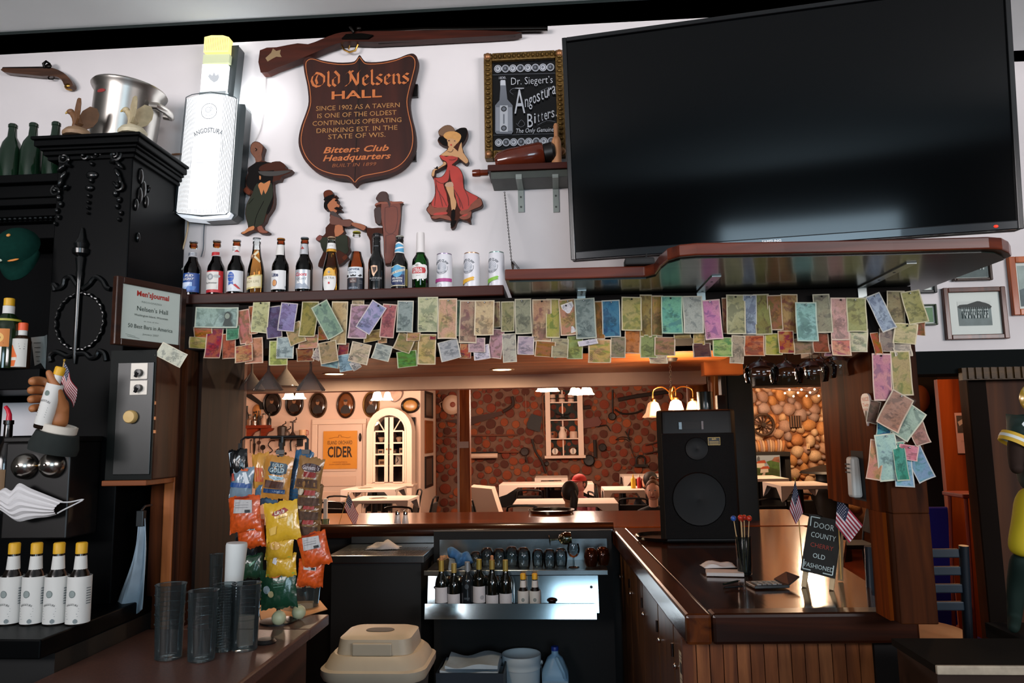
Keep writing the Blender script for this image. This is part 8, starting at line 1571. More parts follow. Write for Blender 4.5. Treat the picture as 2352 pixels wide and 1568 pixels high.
# people at the tables
def person(label,px,py,Y,yaw,shirt,skin_h,hair,hairstyle,lean=0,arms='table',cap=None,pants='20242c'):
    h=P(px,py,Y);t=thing('person',label,'person',(h.x,h.y,0),(0,0,yaw));hz=h.z;D=lambda x,y,z:(x,y,hz+z)
    sm_=mat(skin_h,.55);cm=mat(shirt,.85,noise=.08,nscale=20)
    seat=max(.4,hz-.68)
    pts=[(0,.08,seat+.06),(0,.07,hz-.5),(0,.03,hz-.3),(0,.02,hz-.215),(0,.01,hz-.15)];ed=[(0,1),(1,2),(2,3),(3,4)];rd=[(.16,.12),(.14,.10),(.165,.105),(.10,.07),(.05,.05)]
    for sx in(-1,1):
        i=len(pts);
        if arms=='clasp':arm=[(sx*.17,.03,hz-.25),(sx*.24,-.08,hz-.47),(sx*.05,-.28,hz-.3)]
        elif arms=='raise' and sx>0:arm=[(sx*.17,.03,hz-.25),(sx*.25,-.06,hz-.4),(sx*.16,-.16,hz-.1)]
        else:arm=[(sx*.17,.03,hz-.25),(sx*.22,-.02,hz-.52),(sx*.12,-.3,hz-.46)]
        pts+=arm;rd+=[(.062,.062),(.045,.045),(.032,.032)];ed+=[(3,i),(i,i+1),(i+1,i+2)]
        i=len(pts);pts+=[(sx*.1,.04,seat+.05),(sx*.13,-.36,seat+.04),(sx*.13,-.34,.07),(sx*.13,-.44,.035)];rd+=[(.085,.085),(.06,.06),(.04,.04),(.035,.03)];ed+=[(0,i),(i,i+1),(i+1,i+2),(i+2,i+3)]
    skin('body',pts,ed,rd,cm,t,2)
    hd=MB();hd.ball((0,0,hz),(.076,.094,.115),sm_,20,14)
    V2=[]
    for x,y,z in hd.V:
        f=(z-hz)/.115
        if f<0:x*=1-.22*f*f;y=y*(1-.1*f*f)
        V2.append((x,y,z))
    hd.V=V2;hd.ball((0,-.094,hz-.015),(.013,.02,.022),sm_,8,6)
    for sx in(-1,1):hd.ball((sx*.077,.005,hz),(.012,.022,.03),sm_,8,6)
    hd.tube([(0,.0,hz-.17),(0,0,hz-.07)],[.05,.05],sm_,12);hd=hd.build('head',t,True)
    for sx in(-1,1):b=MB();b.ball((sx*.03,-.085,hz+.018),(.013,.007,.008),mat('e8e0d8',.4),8,6);b.ball((sx*.03,-.0905,hz+.018),(.006,.004,.006),INK,8,6);b.build('eye',hd,True)
    b=MB();b.tube([(-.024,-.083,hz-.055),(0,-.09,hz-.058),(.024,-.083,hz-.055)],.006,mat('8a3c34',.5),6);b.build('mouth',hd,True)
    hm=mat(hair,.7,noise=.3,nscale=60);b=MB();b.ball((0,.018,hz+.024),(.086,.098,.108),hm,18,12)
    b.V=[(x,max(y,-.06 if z>hz+.07 else-.02),z)for x,y,z in b.V]
    if hairstyle=='tail':b.tube([(0,.1,hz+.03),(0,.135,hz-.04),(.01,.12,hz-.16),(.02,.1,hz-.27)],[.03,.042,.036,.012],hm,10)
    if hairstyle=='long':b.tube([(0,.07,hz+.05),(0,.085,hz-.08),(0,.08,hz-.2)],[.07,.08,.05],hm,12)
    if hairstyle=='bun':b.ball((0,.05,hz+.13),(.04,.04,.035),hm,12,8)
    b.build('hair',t,True)
    if cap:
        b=MB();cm_=mat(cap,.7);b.ball((0,.0,hz+.045),(.09,.105,.09),cm_,18,12);b.V=[(x,y,max(z,hz+.045))for x,y,z in b.V];b.slab([(.075,-.06),(.06,-.15),(0,-.18),(-.06,-.15),(-.075,-.06)],hz+.045,hz+.055,cm_);b.build('cap',t,True)
    for sx in(-1,1):
        w=Vector((sx*.05,-.28,hz-.3))if arms=='clasp' else Vector((sx*.16,-.16,hz-.1))if arms=='raise' and sx>0 else Vector((sx*.12,-.3,hz-.46))
        d=Vector((-sx*.3,-.3,.9))if arms=='clasp' else Vector((0,-.1,1))if arms=='raise' and sx>0 else Vector((-sx*.3,-1,0));d.normalize();u=d.cross(Vector((0,0,1))if abs(d.z)<.8 else Vector((0,1,0))).normalized()
        pts=[w,w+d*.045,w+d*.08];ed=[(0,1),(1,2)];rd=[.026,(.036,.018),(.034,.016)]
        for q in range(4):i=len(pts);o_=u*((q-1.5)*.018);L_=(.06,.07,.066,.05)[q];n_=d.cross(u);pts+=[w+d*.09+o_,w+d*(.09+L_*.55)+o_+n_*.006,w+d*(.09+L_*.95)+o_+n_*.02];rd+=[.009,.008,.006];ed+=[(2,i),(i,i+1),(i+1,i+2)]
        i=len(pts);pts+=[w+d*.03+u*.03*sx,w+d*.07+u*.05*sx,w+d*.095+u*.05*sx];rd+=[.012,.0095,.007];ed+=[(1,i),(i,i+1),(i+1,i+2)]
        skin('hand',pts,ed,rd,sm_,t,1)
    return t
person('person with dark ponytail seen from behind at the white covered table',1308,1133,7.7,math.radians(200),'8a8276','b5795a','1c120d','tail')
person('person in a red cap and pink shirt with hands clasped at the table',1331,1112,9.7,math.radians(-42),'a8606a','c07a70','2a1a14','short',arms='clasp',cap='b01814')
person('person with light brown hair pinned up wearing black beside the speaker',1500,1128,8.4,math.radians(-12),'15151a','e0a890','6a4428','bun')
person('person in a black cap and grey shirt behind the woman in black',1494,1106,10.0,math.radians(150),'4a4c54','b57a5c','1c1410','short',arms='raise',cap='17191c')
# glowing chandeliers
def tulip(b,c,r,h,m,n=24,flip=-1):
    V=[];Fs=[];pr_=[(.25,0),(.5,.12),(.62,.4),(.72,.7),(1,1)]
    for f,g in pr_:
        for k in range(n):a=2*PI*k/n;q=r*f*(1+.09*math.cos(6*a)*g*g);V.append((c[0]+q*math.cos(a),c[1]+q*math.sin(a),c[2]+flip*h*g+(.02*math.cos(6*a)if g==1 else 0)*h))
    for i in range(len(pr_)-1):
        for k in range(n):k2=(k+1)%n;Fs.append((i*n+k,i*n+k2,(i+1)*n+k2,(i+1)*n+k))
    b.add(V,Fs,m)
EM=mat('ffdcb0',.5,emit=9);EM2=mat('ffc890',.5,emit=2.2)
def chand(label,px,py,Y,n,R,r,h,grp='glowing dining room chandeliers'):
    p=P(px,py,Y);t=thing('chandelier',label,'ceiling light',(p.x,Y,p.z),group=grp);MB().tube([(0,0,.1),(0,0,2.749-p.z)],.012,BRASS,8).build('rod',t,True);MB().ball((0,0,.1),(.05,.05,.04),BRASS,12,8).build('hub',t,True)
    for k in range(n):
        a=2*PI*k/n+.4;c=(R*math.cos(a),R*math.sin(a),h*.45);MB().tube([(0,0,.1),(c[0]*.6,c[1]*.6,.12),(c[0],c[1],c[2]+.01)],.008,BRASS,6).build('arm',t,True);b=MB();tulip(b,c,r,h,EM);b.ball((c[0],c[1],c[2]-h*.6),r*.45,EM,10,8);b.build('shade',t,True)
chand('chandelier glowing just below the hanging martini glasses',672,906,9.6,3,.09,.085,.1);chand('chandelier of bright globes above the arched cabinet',874,908,10.4,3,.1,.075,.12);chand('bright chandelier left of the pair over the log wall',1258,892,10.2,4,.1,.07,.07);chand('bright chandelier right of the pair over the log wall',1335,897,10.6,4,.12,.075,.1)
p=P(1542,905,4.72);t=thing('tulip_chandelier','brass chandelier with frosted tulip shades hanging on a chain above the speaker','ceiling light',p);zc_=ZC-p.z
b=MB()
for i in range(12):
    z=.04+(zc_-.04)*i/12;a=(i%2)*PI/2;b.tube([(.007*math.cos(k*PI/3)*math.cos(a),.007*math.cos(k*PI/3)*math.sin(a),z+.008+.011*math.sin(k*PI/3))for k in range(6)],.002,DT,5,closed=True)
b.build('chain',t,True);MB().lathe([(.05,zc_-.002),(.04,zc_-.02),(0,zc_-.025)],DT,seg=18).build('ceiling_cup',t,True);MB().lathe([(0,.04),(.012,.035),(.016,0),(.01,-.03),(0,-.04)],BRASS,seg=14).build('hub',t,True)
FRO=mat('f2c89a',.4,emit=.5)
for px,py,m in((1500,922,FRO),(1552,918,EM),(1592,920,FRO)):
    q=P(px,py,4.66 if m is EM else 4.74)-p;MB().tube(smoothpts([(0,0,0),(q.x*.45,q.y*.5,.045),(q.x*.95,q.y,.03),(q.x,q.y,q.z+.01)],4,False),.0045,BRASS,8).build('arm',t,True);b=MB();tulip(b,q,.066,.1,m);b.build('shade',t,True);MB().lathe([(.018,0),(.02,.012),(.006,.02)],BRASS,o=q,seg=12).build('socket',t,True)
q=P(1552,940,4.6);point('tulip_light',q,62,(1,.68,.42),.04)
o=MB().tube([P(1640,822,5.5),P(1643,938,5.5)],.004,mat('d8a070',.5),6).build('pull_cord');tag(o,'thin pull cord hanging beside the top of the speaker','cord')
o=MB().box(-.05,.05,-.004,0,-.035,.035,mat('d8c4b8',.7)).build('notice',None,loc=P(1066,1021,8.19));tag(o,'small white paper notice pinned on the wooden post','notice')
# right leg of the bar, chimney, right wall
p=PZ(1612,1246,ZB);t=thing('loudspeaker','large black loudspeaker standing on the corner of the bar','speaker',(p.x,p.y,ZB));Yp=p.y
xa,xb=P(1519,1200,Yp).x-p.x,P(1704,1200,Yp).x-p.x;h_=P(1610,940,Yp).z-ZB;cab=mat('08090a',.5,spec=.3)
b=MB();b.slab([(xa+.03,0),(xb-.03,0),(xb,.04),(xb-.05,.36),(xa+.05,.36),(xa,.04)],0,h_,cab);b.build('cabinet',t,bevel=.012)
xm=(xa+xb)/2;b=MB();b.box(xa+.02,xb-.02,-.012,-.0005,.02,h_*.82,mat('050506',.7,bump=.5,nscale=300,spec=.2));b.build('grille',t,bevel=.006)
for z,r in((.24,.15),(.52,.065)):
    b=MB();b.lathe([(r,-.0125),(r*.96,-.02),(r*.85,-.018),(r*.3,-.014),(0,-.018)],mat('050506',.5,spec=.2),o=(xm-.01,0,z),axis='y',seg=30);b.build('driver',t,True)
a=P(1588,977,Yp);b=MB();b.box(a.x-p.x-.07,a.x-p.x+.07,-.004,-.0005,a.z-ZB-.02,a.z-ZB+.02,mat('030303',.6));b.box(a.x-p.x-.072,a.x-p.x-.055,-.008,-.0041,a.z-ZB-.02,a.z-ZB+.02,CHROME);b.box(a.x-p.x+.055,a.x-p.x+.066,-.008,-.0041,a.z-ZB-.022,a.z-ZB+.024,CHROME);b.build('handle',t)
a=P(1639,1013,Yp);b=MB();s=Sheet(b,lambda x,z,l:(x,-.0125-l,z));cx_,cz_=a.x-p.x,a.z-ZB;gg=mat('a88c4a',.4,.4);s.rect(cx_-.034,cx_+.034,cz_-.022,cz_+.022,gg);s.rect(cx_-.032,cx_+.032,cz_-.02,cz_+.02,mat('0a0a0a',.5));s.text('DPI',cx_,cz_+.012,.008,gg,.022,bold=.02);[s.line([(cx_-.026,cz_-.001-k*.007),(cx_+.026,cz_-.001-k*.007)],.002,gg)for k in range(3)];b.build('name_plate',t)
p2=P(1621,938,Yp+.15);t=thing('coffee_can','dark teal metal can standing on top of the loudspeaker','can',(p2.x,Yp+.16,ZB+h_));hh=P(1621,900,Yp+.16).z-ZB-h_;MB().lathe([(0,0),(.045,0),(.045,hh)],mat('0e2a30',.35,coat=.3),seg=24,cap1=False).build('body',t,True);MB().lathe([(.046,hh-.004),(.046,hh+.001),(.038,hh-.004),(0,hh-.004)],mat('1a2c30',.3,.6),seg=24).build('rim',t,True)
p2=P(1658,938,Yp+.2);o=MB().box(-.025,.025,0,.06,0,.09,BLKM).build('small_box',None,loc=(p2.x,Yp+.2,ZB+h_),bevel=.004);tag(o,'small black box on top of the loudspeaker beside the can','box')
p=PZ(1500,1236,ZB);t=thing('serving_tray','large dark round tray on the bar corner beside the loudspeaker','tray',(p.x+.06,p.y-.02,ZB+.003));MB().lathe([(0,.004),(.15,.004),(.165,.02),(.17,.02),(.155,0),(0,0)],mat('0b0a0a',.2,coat=.3),seg=36).build('tray',t,True)
p=PZ(1711,1318,ZB);t=thing('pick_holder','slim glass of red and blue topped cocktail picks','holder',(p.x,p.y,ZB));MB().lathe([(0,.002),(.028,0),(.03,.004),(.034,.16)],glass('7a8a90',.04,1.5,.02),seg=22,cap1=False).build('glass',t,True)
for i,(dx,dy,h,c)in enumerate(((-.034,.01,.235,'2c5cae'),(-.008,-.01,.24,'c23422'),(.012,.01,.238,'c23422'),(.03,-.004,.236,'c23422'),(.002,.02,.23,'b02a20'))):
    b=MB();b.tube([(dx*.3,dy*.3,.006),(dx,dy,h)],.002,mat('c8a878',.5),6);b.ball((dx,dy,h),.0125,mat(c,.3,coat=.3),10,7);b.build('pick',t,True)
for i,(px,py,w,d,z,r,lab)in enumerate(((1664,1318,.155,.1,.0,-.14,'stack of white paper slips lying under the crumpled napkin'),(1650,1308,.145,.085,.0145,.1,'crumpled white napkin on top of the paper slips'))):
    p=PZ(px,py,ZB);t=thing('paper_stack' if i==0 else 'napkin',lab,'paper',(p.x,p.y,ZB+z),(0,0,r));V=[];Fs=[];nx,nz=12,8
    if i==0:
        for q in range(6):MB().box(-w/2+.002*(q%2),w/2,-d/2,d/2-.003*(q%3),q*.0023,q*.0023+.0018,mat('c9c4c2',.8)).build('slip',t)
    else:
        for j in range(nz+1):
            for k in range(nx+1):u,v=k/nx,j/nz;V.append(((u-.5)*w,(v-.5)*d,.001+(.018+.007*math.sin(u*8)+.006*math.sin(v*9+u*5))*math.sin(PI*u)**.5*math.sin(PI*v)**.5))
        for j in range(nz):
            for k in range(nx):a=j*(nx+1)+k;Fs.append((a,a+1,a+nx+2,a+nx+1))
        MB().add(V,Fs,mat('cbc6c4',.85)).build('napkin',t,True,solid=.0015)
for a,c,col,lab in(((1662,1344),(1700,1336),'0d1a18','dark pen with a green glint lying before the paper slips'),((1664,1352),(1712,1348),'101416','black pen nearest the bar edge before the paper slips')):
    p,q=PZ(*a,ZB),PZ(*c,ZB);d=q-p;t=thing('pen',lab,'pen',(p.x,p.y,ZB+.005),group='pens on the bar');MB().tube([(0,0,0),tuple(d*.85)],.0045,mat(col,.2,coat=.5),8).build('barrel',t,True);MB().tube([tuple(d*.86),tuple(d)],[.0045,.001],STEEL,8).build('tip',t,True)
p=PZ(1764,1346,ZB);t=thing('calculator','dark folding calculator lying open on the bar','calculator',(p.x,p.y,ZB),(0,0,.12));cb=mat('23292c',.4)
MB().box(-.07,.07,-.045,.055,0,.012,cb).build('body',t,bevel=.003);b=MB()
for j in range(4):
    for i in range(5):MB().box(-.055+i*.0205,-.04+i*.0205,-.036+j*.0185,-.024+j*.0185,.0122,.0155,mat('6a6e70' if(i+j)%3 else '8a8c8c',.5)).build('key',t)
b=MB();b.hexa([(.071,-.03,.004),(.13,.0,.03),(.1,.055,.04),(.05,.06,.013)],[(.071,-.03,.009),(.13,.0,.035),(.1,.055,.045),(.05,.06,.018)],cb);b.build('screen_flap',t)
# chalkboard easel
pe=PZ(1875,1346,ZB);t=thing('chalkboard_easel','small wooden easel chalkboard advertising an old fashioned cocktail','sign',(pe.x,pe.y,ZB));TL,TR,BLc,BRc=[P(*a)for a in((1859,1182,pe.y+.07),(1930,1188,pe.y+.0),(1839,1309,pe.y),(1917,1328,pe.y-.07))]
bw_=mat('c9b08a',.55,noise=.1,nscale=30);o_=Vector((pe.x,pe.y,ZB));ex=(BRc-BLc);ez=(TL-BLc);W_b,H_b=ex.length,ez.length;exn,ezn=ex.normalized(),ez.normalized();nrm=exn.cross(ezn).normalized()
def eb(x,z,l):return tuple(BLc-o_+exn*x+ezn*z+nrm*l)
b=MB();b.hexa([eb(0,0,-.006),eb(W_b,0,-.006),eb(W_b,0,.004),eb(0,0,.004)],[eb(0,H_b,-.006),eb(W_b,H_b,-.006),eb(W_b,H_b,.004),eb(0,H_b,.004)],mat('0d1211',.7));b.build('board',t)
cw_=mat('b9cdd0',.8);cd_=mat('8a3a30',.85);b=MB();s=Sheet(b,eb,.0045,.0003)
s.text('DOOR',W_b*.5,H_b*.84,H_b*.1,cw_,W_b*.6);s.text('COUNTY',W_b*.52,H_b*.66,H_b*.09,cw_,W_b*.74);s.text('CHERRY',W_b*.52,H_b*.48,H_b*.075,cd_,W_b*.68);s.text('OLD',W_b*.48,H_b*.3,H_b*.08,cw_,W_b*.36);s.text('FASHIONED',W_b*.52,H_b*.12,H_b*.075,cw_,W_b*.86)
s.line([(.012,H_b*.8),(.01,H_b*.97),(W_b*.35,H_b*.97)],.004,cw_);s.line([(.008,H_b*.2),(.008,.008),(W_b*.3,.008)],.004,cw_);s.line([(W_b*.66,.008),(W_b-.008,.008),(W_b-.008,H_b*.2)],.004,cw_);b.build('chalk_writing',t)
for xx in(.012,W_b-.012):
    top=Vector(eb(xx,H_b*.96,-.012));bot=Vector(eb(xx,-.035,-.012));bot.z=0
    d=top-bot;n=nrm*.012;e=exn*.009;b=MB();b.hexa([bot-e-n,bot+e-n,bot+e+n*0,bot-e+n*0],[top-e-n,top+e-n,top+e,top-e],bw_);b.build('front_leg',t)
    f=PZ(1970,1348,ZB)-o_;f2=Vector((bot.x+.1 if xx>.05 else bot.x+.06,bot.y+.17,0));b=MB();b.hexa([f2-e,f2+e,f2+e+Vector((0,.012,0)),f2-e+Vector((0,.012,0))],[top-e-n*1.1,top+e-n*1.1,top+e-n*2,top-e-n*2],bw_);b.build('back_leg',t)
def quadflag(label,A,B,Cq,D,Y,stick):
    pA=P(*A,Y);t=thing('stick_flag',label,'flag',pA,group='small American flags');n,m_=20,26;st,wh,bl=mat('8e2036',.8),mat('cfc9d2',.8),mat('22304c',.8)
    def pt(u,v,l=0):
        q=[(A[i]*(1-u)+B[i]*u)*(1-v)+(D[i]*(1-u)+Cq[i]*u)*v for i in(0,1)];return tuple(P(q[0],q[1],Y+.012*math.sin(u*6+v*3)-l)-pA)
    b=MB()
    for j in range(13):
        for i in range(n):mm=bl if(j<7 and i<n*.42)else(st if j%2==0 else wh);b.add([pt(i/n,(j+1)/13),pt((i+1)/n,(j+1)/13),pt((i+1)/n,j/13),pt(i/n,j/13)],[(0,1,2,3)],mm)
    b.build('cloth',t,solid=.0008);b=MB()
    for j in range(6):
        for i in range(6 if j%2==0 else 5):u,v=.035+.066*i+(.033 if j%2 else 0),(.6+1.1*j)/13;b.add([pt(u,v+.022,.0022),pt(u+.018,v,.0022),pt(u,v-.022,.0022),pt(u-.018,v,.0022)],[(0,1,2,3)],wh)
    o=b.build('stars',t);o['kind']='stuff'
    a,c=[P(*q,Y+.016)-pA for q in stick];MB().tube([tuple(a),tuple(c)],.0022,mat('b8924a',.5),8).build('stick',t,True);MB().ball(tuple(c),.005,mat('c8a040',.3,.6),8,6).build('finial',t,True)
quadflag('American stick flag hanging in front of the chalkboard corner',(1924,1138),(1982,1206),(1951,1247),(1919,1206),pe.y-.09,[(1932,1330),(1923,1132)])
quadflag('American stick flag standing left behind the chalkboard',(1826,1104),(1845,1176),(1828,1204),(1813,1172),pe.y+.12,[(1846,1320),(1826,1098)])
# on the right jamb and post
pj=P(1984,1140,2.72);t=thing('intercom_phone','white wall telephone handset on the wooden right jamb','telephone',(XR-.0125,2.72,P(1984,1142,2.72).z));hh=P(1984,1048,2.72).z-t.location.z
b=MB();b.hexa([(-.035,-.03,0),(0,-.03,0),(0,.025,0),(-.035,.025,0)],[(-.03,-.02,hh),(0,-.02,hh),(0,.035,hh),(-.03,.035,hh)],mat('c4c6c2',.4));b.build('handset',t,bevel=.01);b=MB()
for j in range(3):
    for i in range(3):b.box(-.0375,-.0345,-.008+i*.012,-.002+i*.012,hh*.6+j*.014,hh*.6+j*.014+.005,mat('4a4c4a',.5))
o=b.build('keys',t);o['kind']='stuff'
z0=t.location.z;MB().box(0,.0005,-.05,.06,-.01,hh+.02,BLKM).build('wall_plate',t)
zz0,zz1=P(1990,978,2.62).z,P(1990,905,2.62).z;t=thing('tap_sign','white pointed sign with red letters on the wooden jamb','sign',(XR-.013,2.6,zz0));hh=zz1-zz0
def jm(x,z,l):return(-.006-l,.0-x,z)
b=MB();pts=smoothpts([(0,0),(.012,hh*.3),(.03,hh*.62),(.036,hh*.85),(.02,hh),(-.02,hh),(-.036,hh*.85),(-.03,hh*.62),(-.012,hh*.3)],2);n=len(pts);ar=sum(pts[i][0]*pts[(i+1)%n][1]-pts[(i+1)%n][0]*pts[i][1]for i in range(n));pts=pts if ar>0 else pts[::-1]
b.add([jm(x,z,0)for x,z in pts]+[(0,-x,z)for x,z in pts],[tuple(range(n))]+[(i,n+i,n+(i+1)%n,(i+1)%n)for i in range(n)],mat('d6ccd0',.5));b.build('board',t)
b=MB();s=Sheet(b,jm);rdd=mat('b02030',.5);s.text('NICE',0,hh*.84,hh*.12,rdd,.055,bold=.03);s.text('Twin',0,hh*.66,hh*.12,rdd,.048,bold=.02);s.text('BEER',0,hh*.51,hh*.07,rdd,.04);s.ell(0,hh*.32,.009,.018,INK);b.build('lettering',t)
# things by the stone chimney
pl=Pl(YS-.1,1753,975);t=thing('wagon_wheel','small dark wooden wagon wheel hung on the stone chimney','wheel',pl.o);k=YS/1700;wm_=wood('2a1c14','4a3424','z',10,.6);R=23*k
b=MB();b.tube([(R*math.cos(2*PI*i/28),0,R*math.sin(2*PI*i/28))for i in range(28)],.02,wm_,8,closed=True);b.build('rim',t,True);MB().lathe([(0,-.04),(.03,-.04),(.035,.03),(0,.03)],wm_,axis='y',seg=14).build('hub',t,True)
for i in range(12):a=2*PI*i/12;MB().tube([(.03*math.cos(a),0,.03*math.sin(a)),(R*.97*math.cos(a),0,R*.97*math.sin(a))],.009,wm_,6).build('spoke',t,True)
pl=Pl(YS-.09,1827,967);t=thing('vent_grille','black iron vent grille set in the stone chimney','vent',pl.o);(x0,z0),(x1,z1)=pl(1815,981),pl(1839,954);MB().box(x0,x1,.0,.02,z0,z1,mat('060505',.8)).build('backing',t)
for i in range(5):x=x0+(x1-x0)*(i+.1)/4.6;MB().box(x,x+.018,-.02,-.0005,z0,z1,mat('6a4a34',.5)).build('bar',t)
pl=Pl(YS-.09,1856,1025);t=thing('light_switch','small cream switch plate on the stone chimney','switch',pl.o);MB().box(-.022,.022,-.012,.0,-.04,.04,mat('d8b890',.5)).build('plate',t,bevel=.004);MB().box(-.006,.006,-.022,-.0125,-.012,.012,mat('b89a78',.5)).build('toggle',t)
pl=Pl(YS-.42,1762,1096);t=thing('landscape_painting','small painting of a white church and red roofs in front of the fireplace','picture',pl.o);(x0,z0),(x1,z1)=pl(1731,1097),pl(1791,1045);MB().box(x0,x1,.0,.02,z0,z1,mat('8a9aa8',.6)).build('canvas',t);b=MB();s=Sheet(b,flat(-.0),.0008,.0006);q=pl.pts
s.poly(q([(1731,1097),(1791,1097),(1791,1078),(1770,1072),(1750,1076),(1731,1070)]),mat('3a4a1c',.7,noise=.4,nscale=20));s.poly(q([(1731,1074),(1731,1060),(1745,1066),(1750,1078)]),mat('4a6a2c',.7,noise=.4,nscale=20));s.poly(q([(1768,1072),(1760,1060),(1774,1056),(1790,1062),(1791,1080)]),mat('46642c',.7,noise=.4,nscale=20));s.poly(q([(1772,1058),(1778,1050),(1790,1048),(1791,1062)]),mat('8a5a44',.7,noise=.4,nscale=20))
s.poly(q([(1737,1074),(1737,1064),(1756,1062),(1756,1074)]),mat('c8c0b0',.6));s.poly(q([(1734,1064),(1742,1058),(1756,1056),(1760,1063)]),mat('9a4020',.6));s.poly(q([(1739,1058),(1739,1051),(1742,1047),(1745,1051),(1745,1058)]),mat('4a5058',.6));s.poly(q([(1746,1086),(1747,1077),(1764,1075),(1765,1084)]),mat('cbbfae',.6));s.poly(q([(1744,1077),(1752,1071),(1764,1070),(1768,1076)]),mat('a04424',.6));s.poly(q([(1748,1094),(1754,1084),(1758,1084),(1756,1094)]),mat('b8a090',.6));b.build('paint',t)
p=P(1900,1100,YS-.7);t=thing('iron_stove','black iron stove with a wide hood beside the stone chimney','stove',(p.x,YS-.75,0));zt_=P(1900,1068,YS-.7).z;im=mat('0d0b0a',.5);MB().lathe([(.22,0),(.22,zt_-.25),(.16,zt_-.2),(.16,zt_-.1)],im,seg=18).build('body',t,True);MB().lathe([(.36,zt_-.1),(.34,zt_-.07),(.1,zt_),(0,zt_+.01)],im,seg=24).build('hood',t,True)
p=P(1835,892,YS-.8);t=thing('string_light','dark branch with tiny glowing lights above the stone chimney','light',p);b=MB();b.tube([(-.45,0,.03),(-.2,0,.0),(.1,-.02,-.03),(.4,0,.04)],.02,RT_,8);b.build('branch',t,True)
for i in range(11):MB().ball((-.2+.055*i,-.04-.02*(i%2),-.06+.05*math.sin(i*2.1)),.014,mat('ffd8a8',.5,emit=8),8,6).build('bulb',t,True)
MB().tube([(0,0,0),(0,0,2.749-p.z)],.006,DT,6).build('hanger',t,True)
o=MB().box(-.02,.02,-.01,0,-.25,.25,mat('d8a870',.5)).build('wall_strip',None,loc=P(1924,1005,5.6));tag(o,'pale wooden strip at the right edge of the chimney view','strip')
# framed photographs on the right wall
def frame(label,x0,y0,x1,y1,fh,matw,fw,pic,draw=None,Y=Y2-.001):
    pl=Pl(Y,(x0+x1)/2,(y0+y1)/2);(xa,za),(xb,zb)=pl(x0,y0),pl(x1,y1);za,zb=pl((x0+x1)/2,y0)[1],pl((x0+x1)/2,y1)[1];xa,xb=pl(x0,(y0+y1)/2)[0],pl(x1,(y0+y1)/2)[0];t=thing('framed_photograph',label,'picture',pl.o,group='framed photographs on the right wall');f=fw*Y/1700
    fm_=wood(*fh,'z',20,.4,.2)
    for a,c,d,e in((xa,xa+f,zb,za),(xb-f,xb,zb,za),(xa+f,xb-f,zb,zb+f),(xa+f,xb-f,za-f,za)):MB().box(a,c,-.022,0,d,e,fm_).build('frame_rail',t,bevel=.003)
    MB().box(xa+f,xb-f,-.008,0,zb+f,za-f,mat('c4cbc4',.5)).build('mount',t);m_=matw*Y/1700;b=MB();s=Sheet(b,flat(-.0082));s.rect(xa+f+m_,xb-f-m_,zb+f+m_,za-f-m_,mat(pic,.6,noise=.25,nscale=25));X0,X1,Z0,Z1=xa+f+m_,xb-f-m_,zb+f+m_,za-f-m_
    if draw:draw(s,X0,X1,Z0,Z1)
    b.build('photograph',t)
def team(s,a,c,d,e):
    w,h=c-a,e-d;s.rect(a,c,d+h*.75,e,mat('c0c6c0',.6));s.poly(smoothpts([(a+w*.06,d+h*.7),(a+w*.06,d+h*.86),(a+w*.3,d+h*.88),(a+w*.6,d+h*1.0),(a+w*.74,d+h*.96),(a+w*.95,d+h*.86),(a+w*.97,d+h*.68)],2),mat('1c2624',.6));pw=mat('a9b3b0',.6);gd=mat('5a6866',.6);r_=random.Random(4)
    for row,n in((.62,13),(.48,12),(.36,9)):
        for i in range(n):x=a+w*(.1+.8*(i+.5)/n);z=d+h*row;s.ell(x,z,w*.025,h*.07,pw if(i+row*100)%3>.5 else gd,8);s.ell(x,z+h*.1,w*.016,h*.04,gd,8)
frame('brown framed black and white team photograph with wide white mount',2165,661,2308,780,('2a120a','5a2c1a'),20,11,'6a7876',team)
frame('dark framed group photograph under the corner of the television shelf',2182,575,2272,646,('1c120c','3a2416'),2,6,'4a5a58',team)
frame('black framed picture with a cream mount behind the top banknotes',2075,605,2145,675,('0c0e0e','161a1a'),12,7,'3a4846')
frame('small dark framed green certificate beside the banknotes',2096,700,2148,748,('1c2a1c','34442c'),3,4,'5a8058')
frame('orange wooden frame with a pale picture at the right edge',2316,590,2440,724,('8a3c14','b8602c'),6,14,'9aaaa4',lambda s,a,c,d,e:s.poly([(a,d),(c,d),(c,d+(e-d)*.5),(a+(c-a)*.5,d+(e-d)*.56),(a,d+(e-d)*.4)],mat('5a6a6c',.6,noise=.4,nscale=20)))
o=MB().box(-.012,.012,-.003,0,-.004,.004,mat('b02a30',.5)).build('red_tag',None,loc=P(2112,693,Y2-.001));tag(o,'tiny red tag on the wall above the green certificate','tag')
# corridor at the right
o=MB().box(-.055,.055,-.004,0,-.145,.145,mat('c9a0a4',.6));s=Sheet(o,flat(-.0041),.0008,.0006);s.rect(-.046,.046,.0,.125,mat('4a4448',.6,noise=.5,nscale=30));s.poly([(-.04,.08),(.03,.12),(.04,.1),(-.03,.05)],mat('b8a8a8',.6));s.text('EVENTS',0,-.06,.014,mat('9a8084',.6),.05)
o=o.build('flyer',None,loc=P(2214,994,5.59));tag(o,'pale flyer with a dark photograph pinned on the orange corridor wall','poster')
p=P(2136,1250,4.9);t=thing('blue_chair','blue plastic chair back seen through the right doorway','chair',(p.x,4.9,0));bl_=mat('2a2c9a',.4);zt_=P(2136,1164,4.9).z;MB().box(-.13,.13,.0,.02,.48,zt_,bl_).build('backrest',t,bevel=.012);MB().box(-.18,.18,-.36,-.001,.42,.45,bl_).build('seat',t,bevel=.01)
for sx in(-1,1):
    for y in(-.33,-.03):MB().tube([(sx*.15,y,.419),(sx*.18,y,0)],.012,BLK,8).build('leg',t,True)
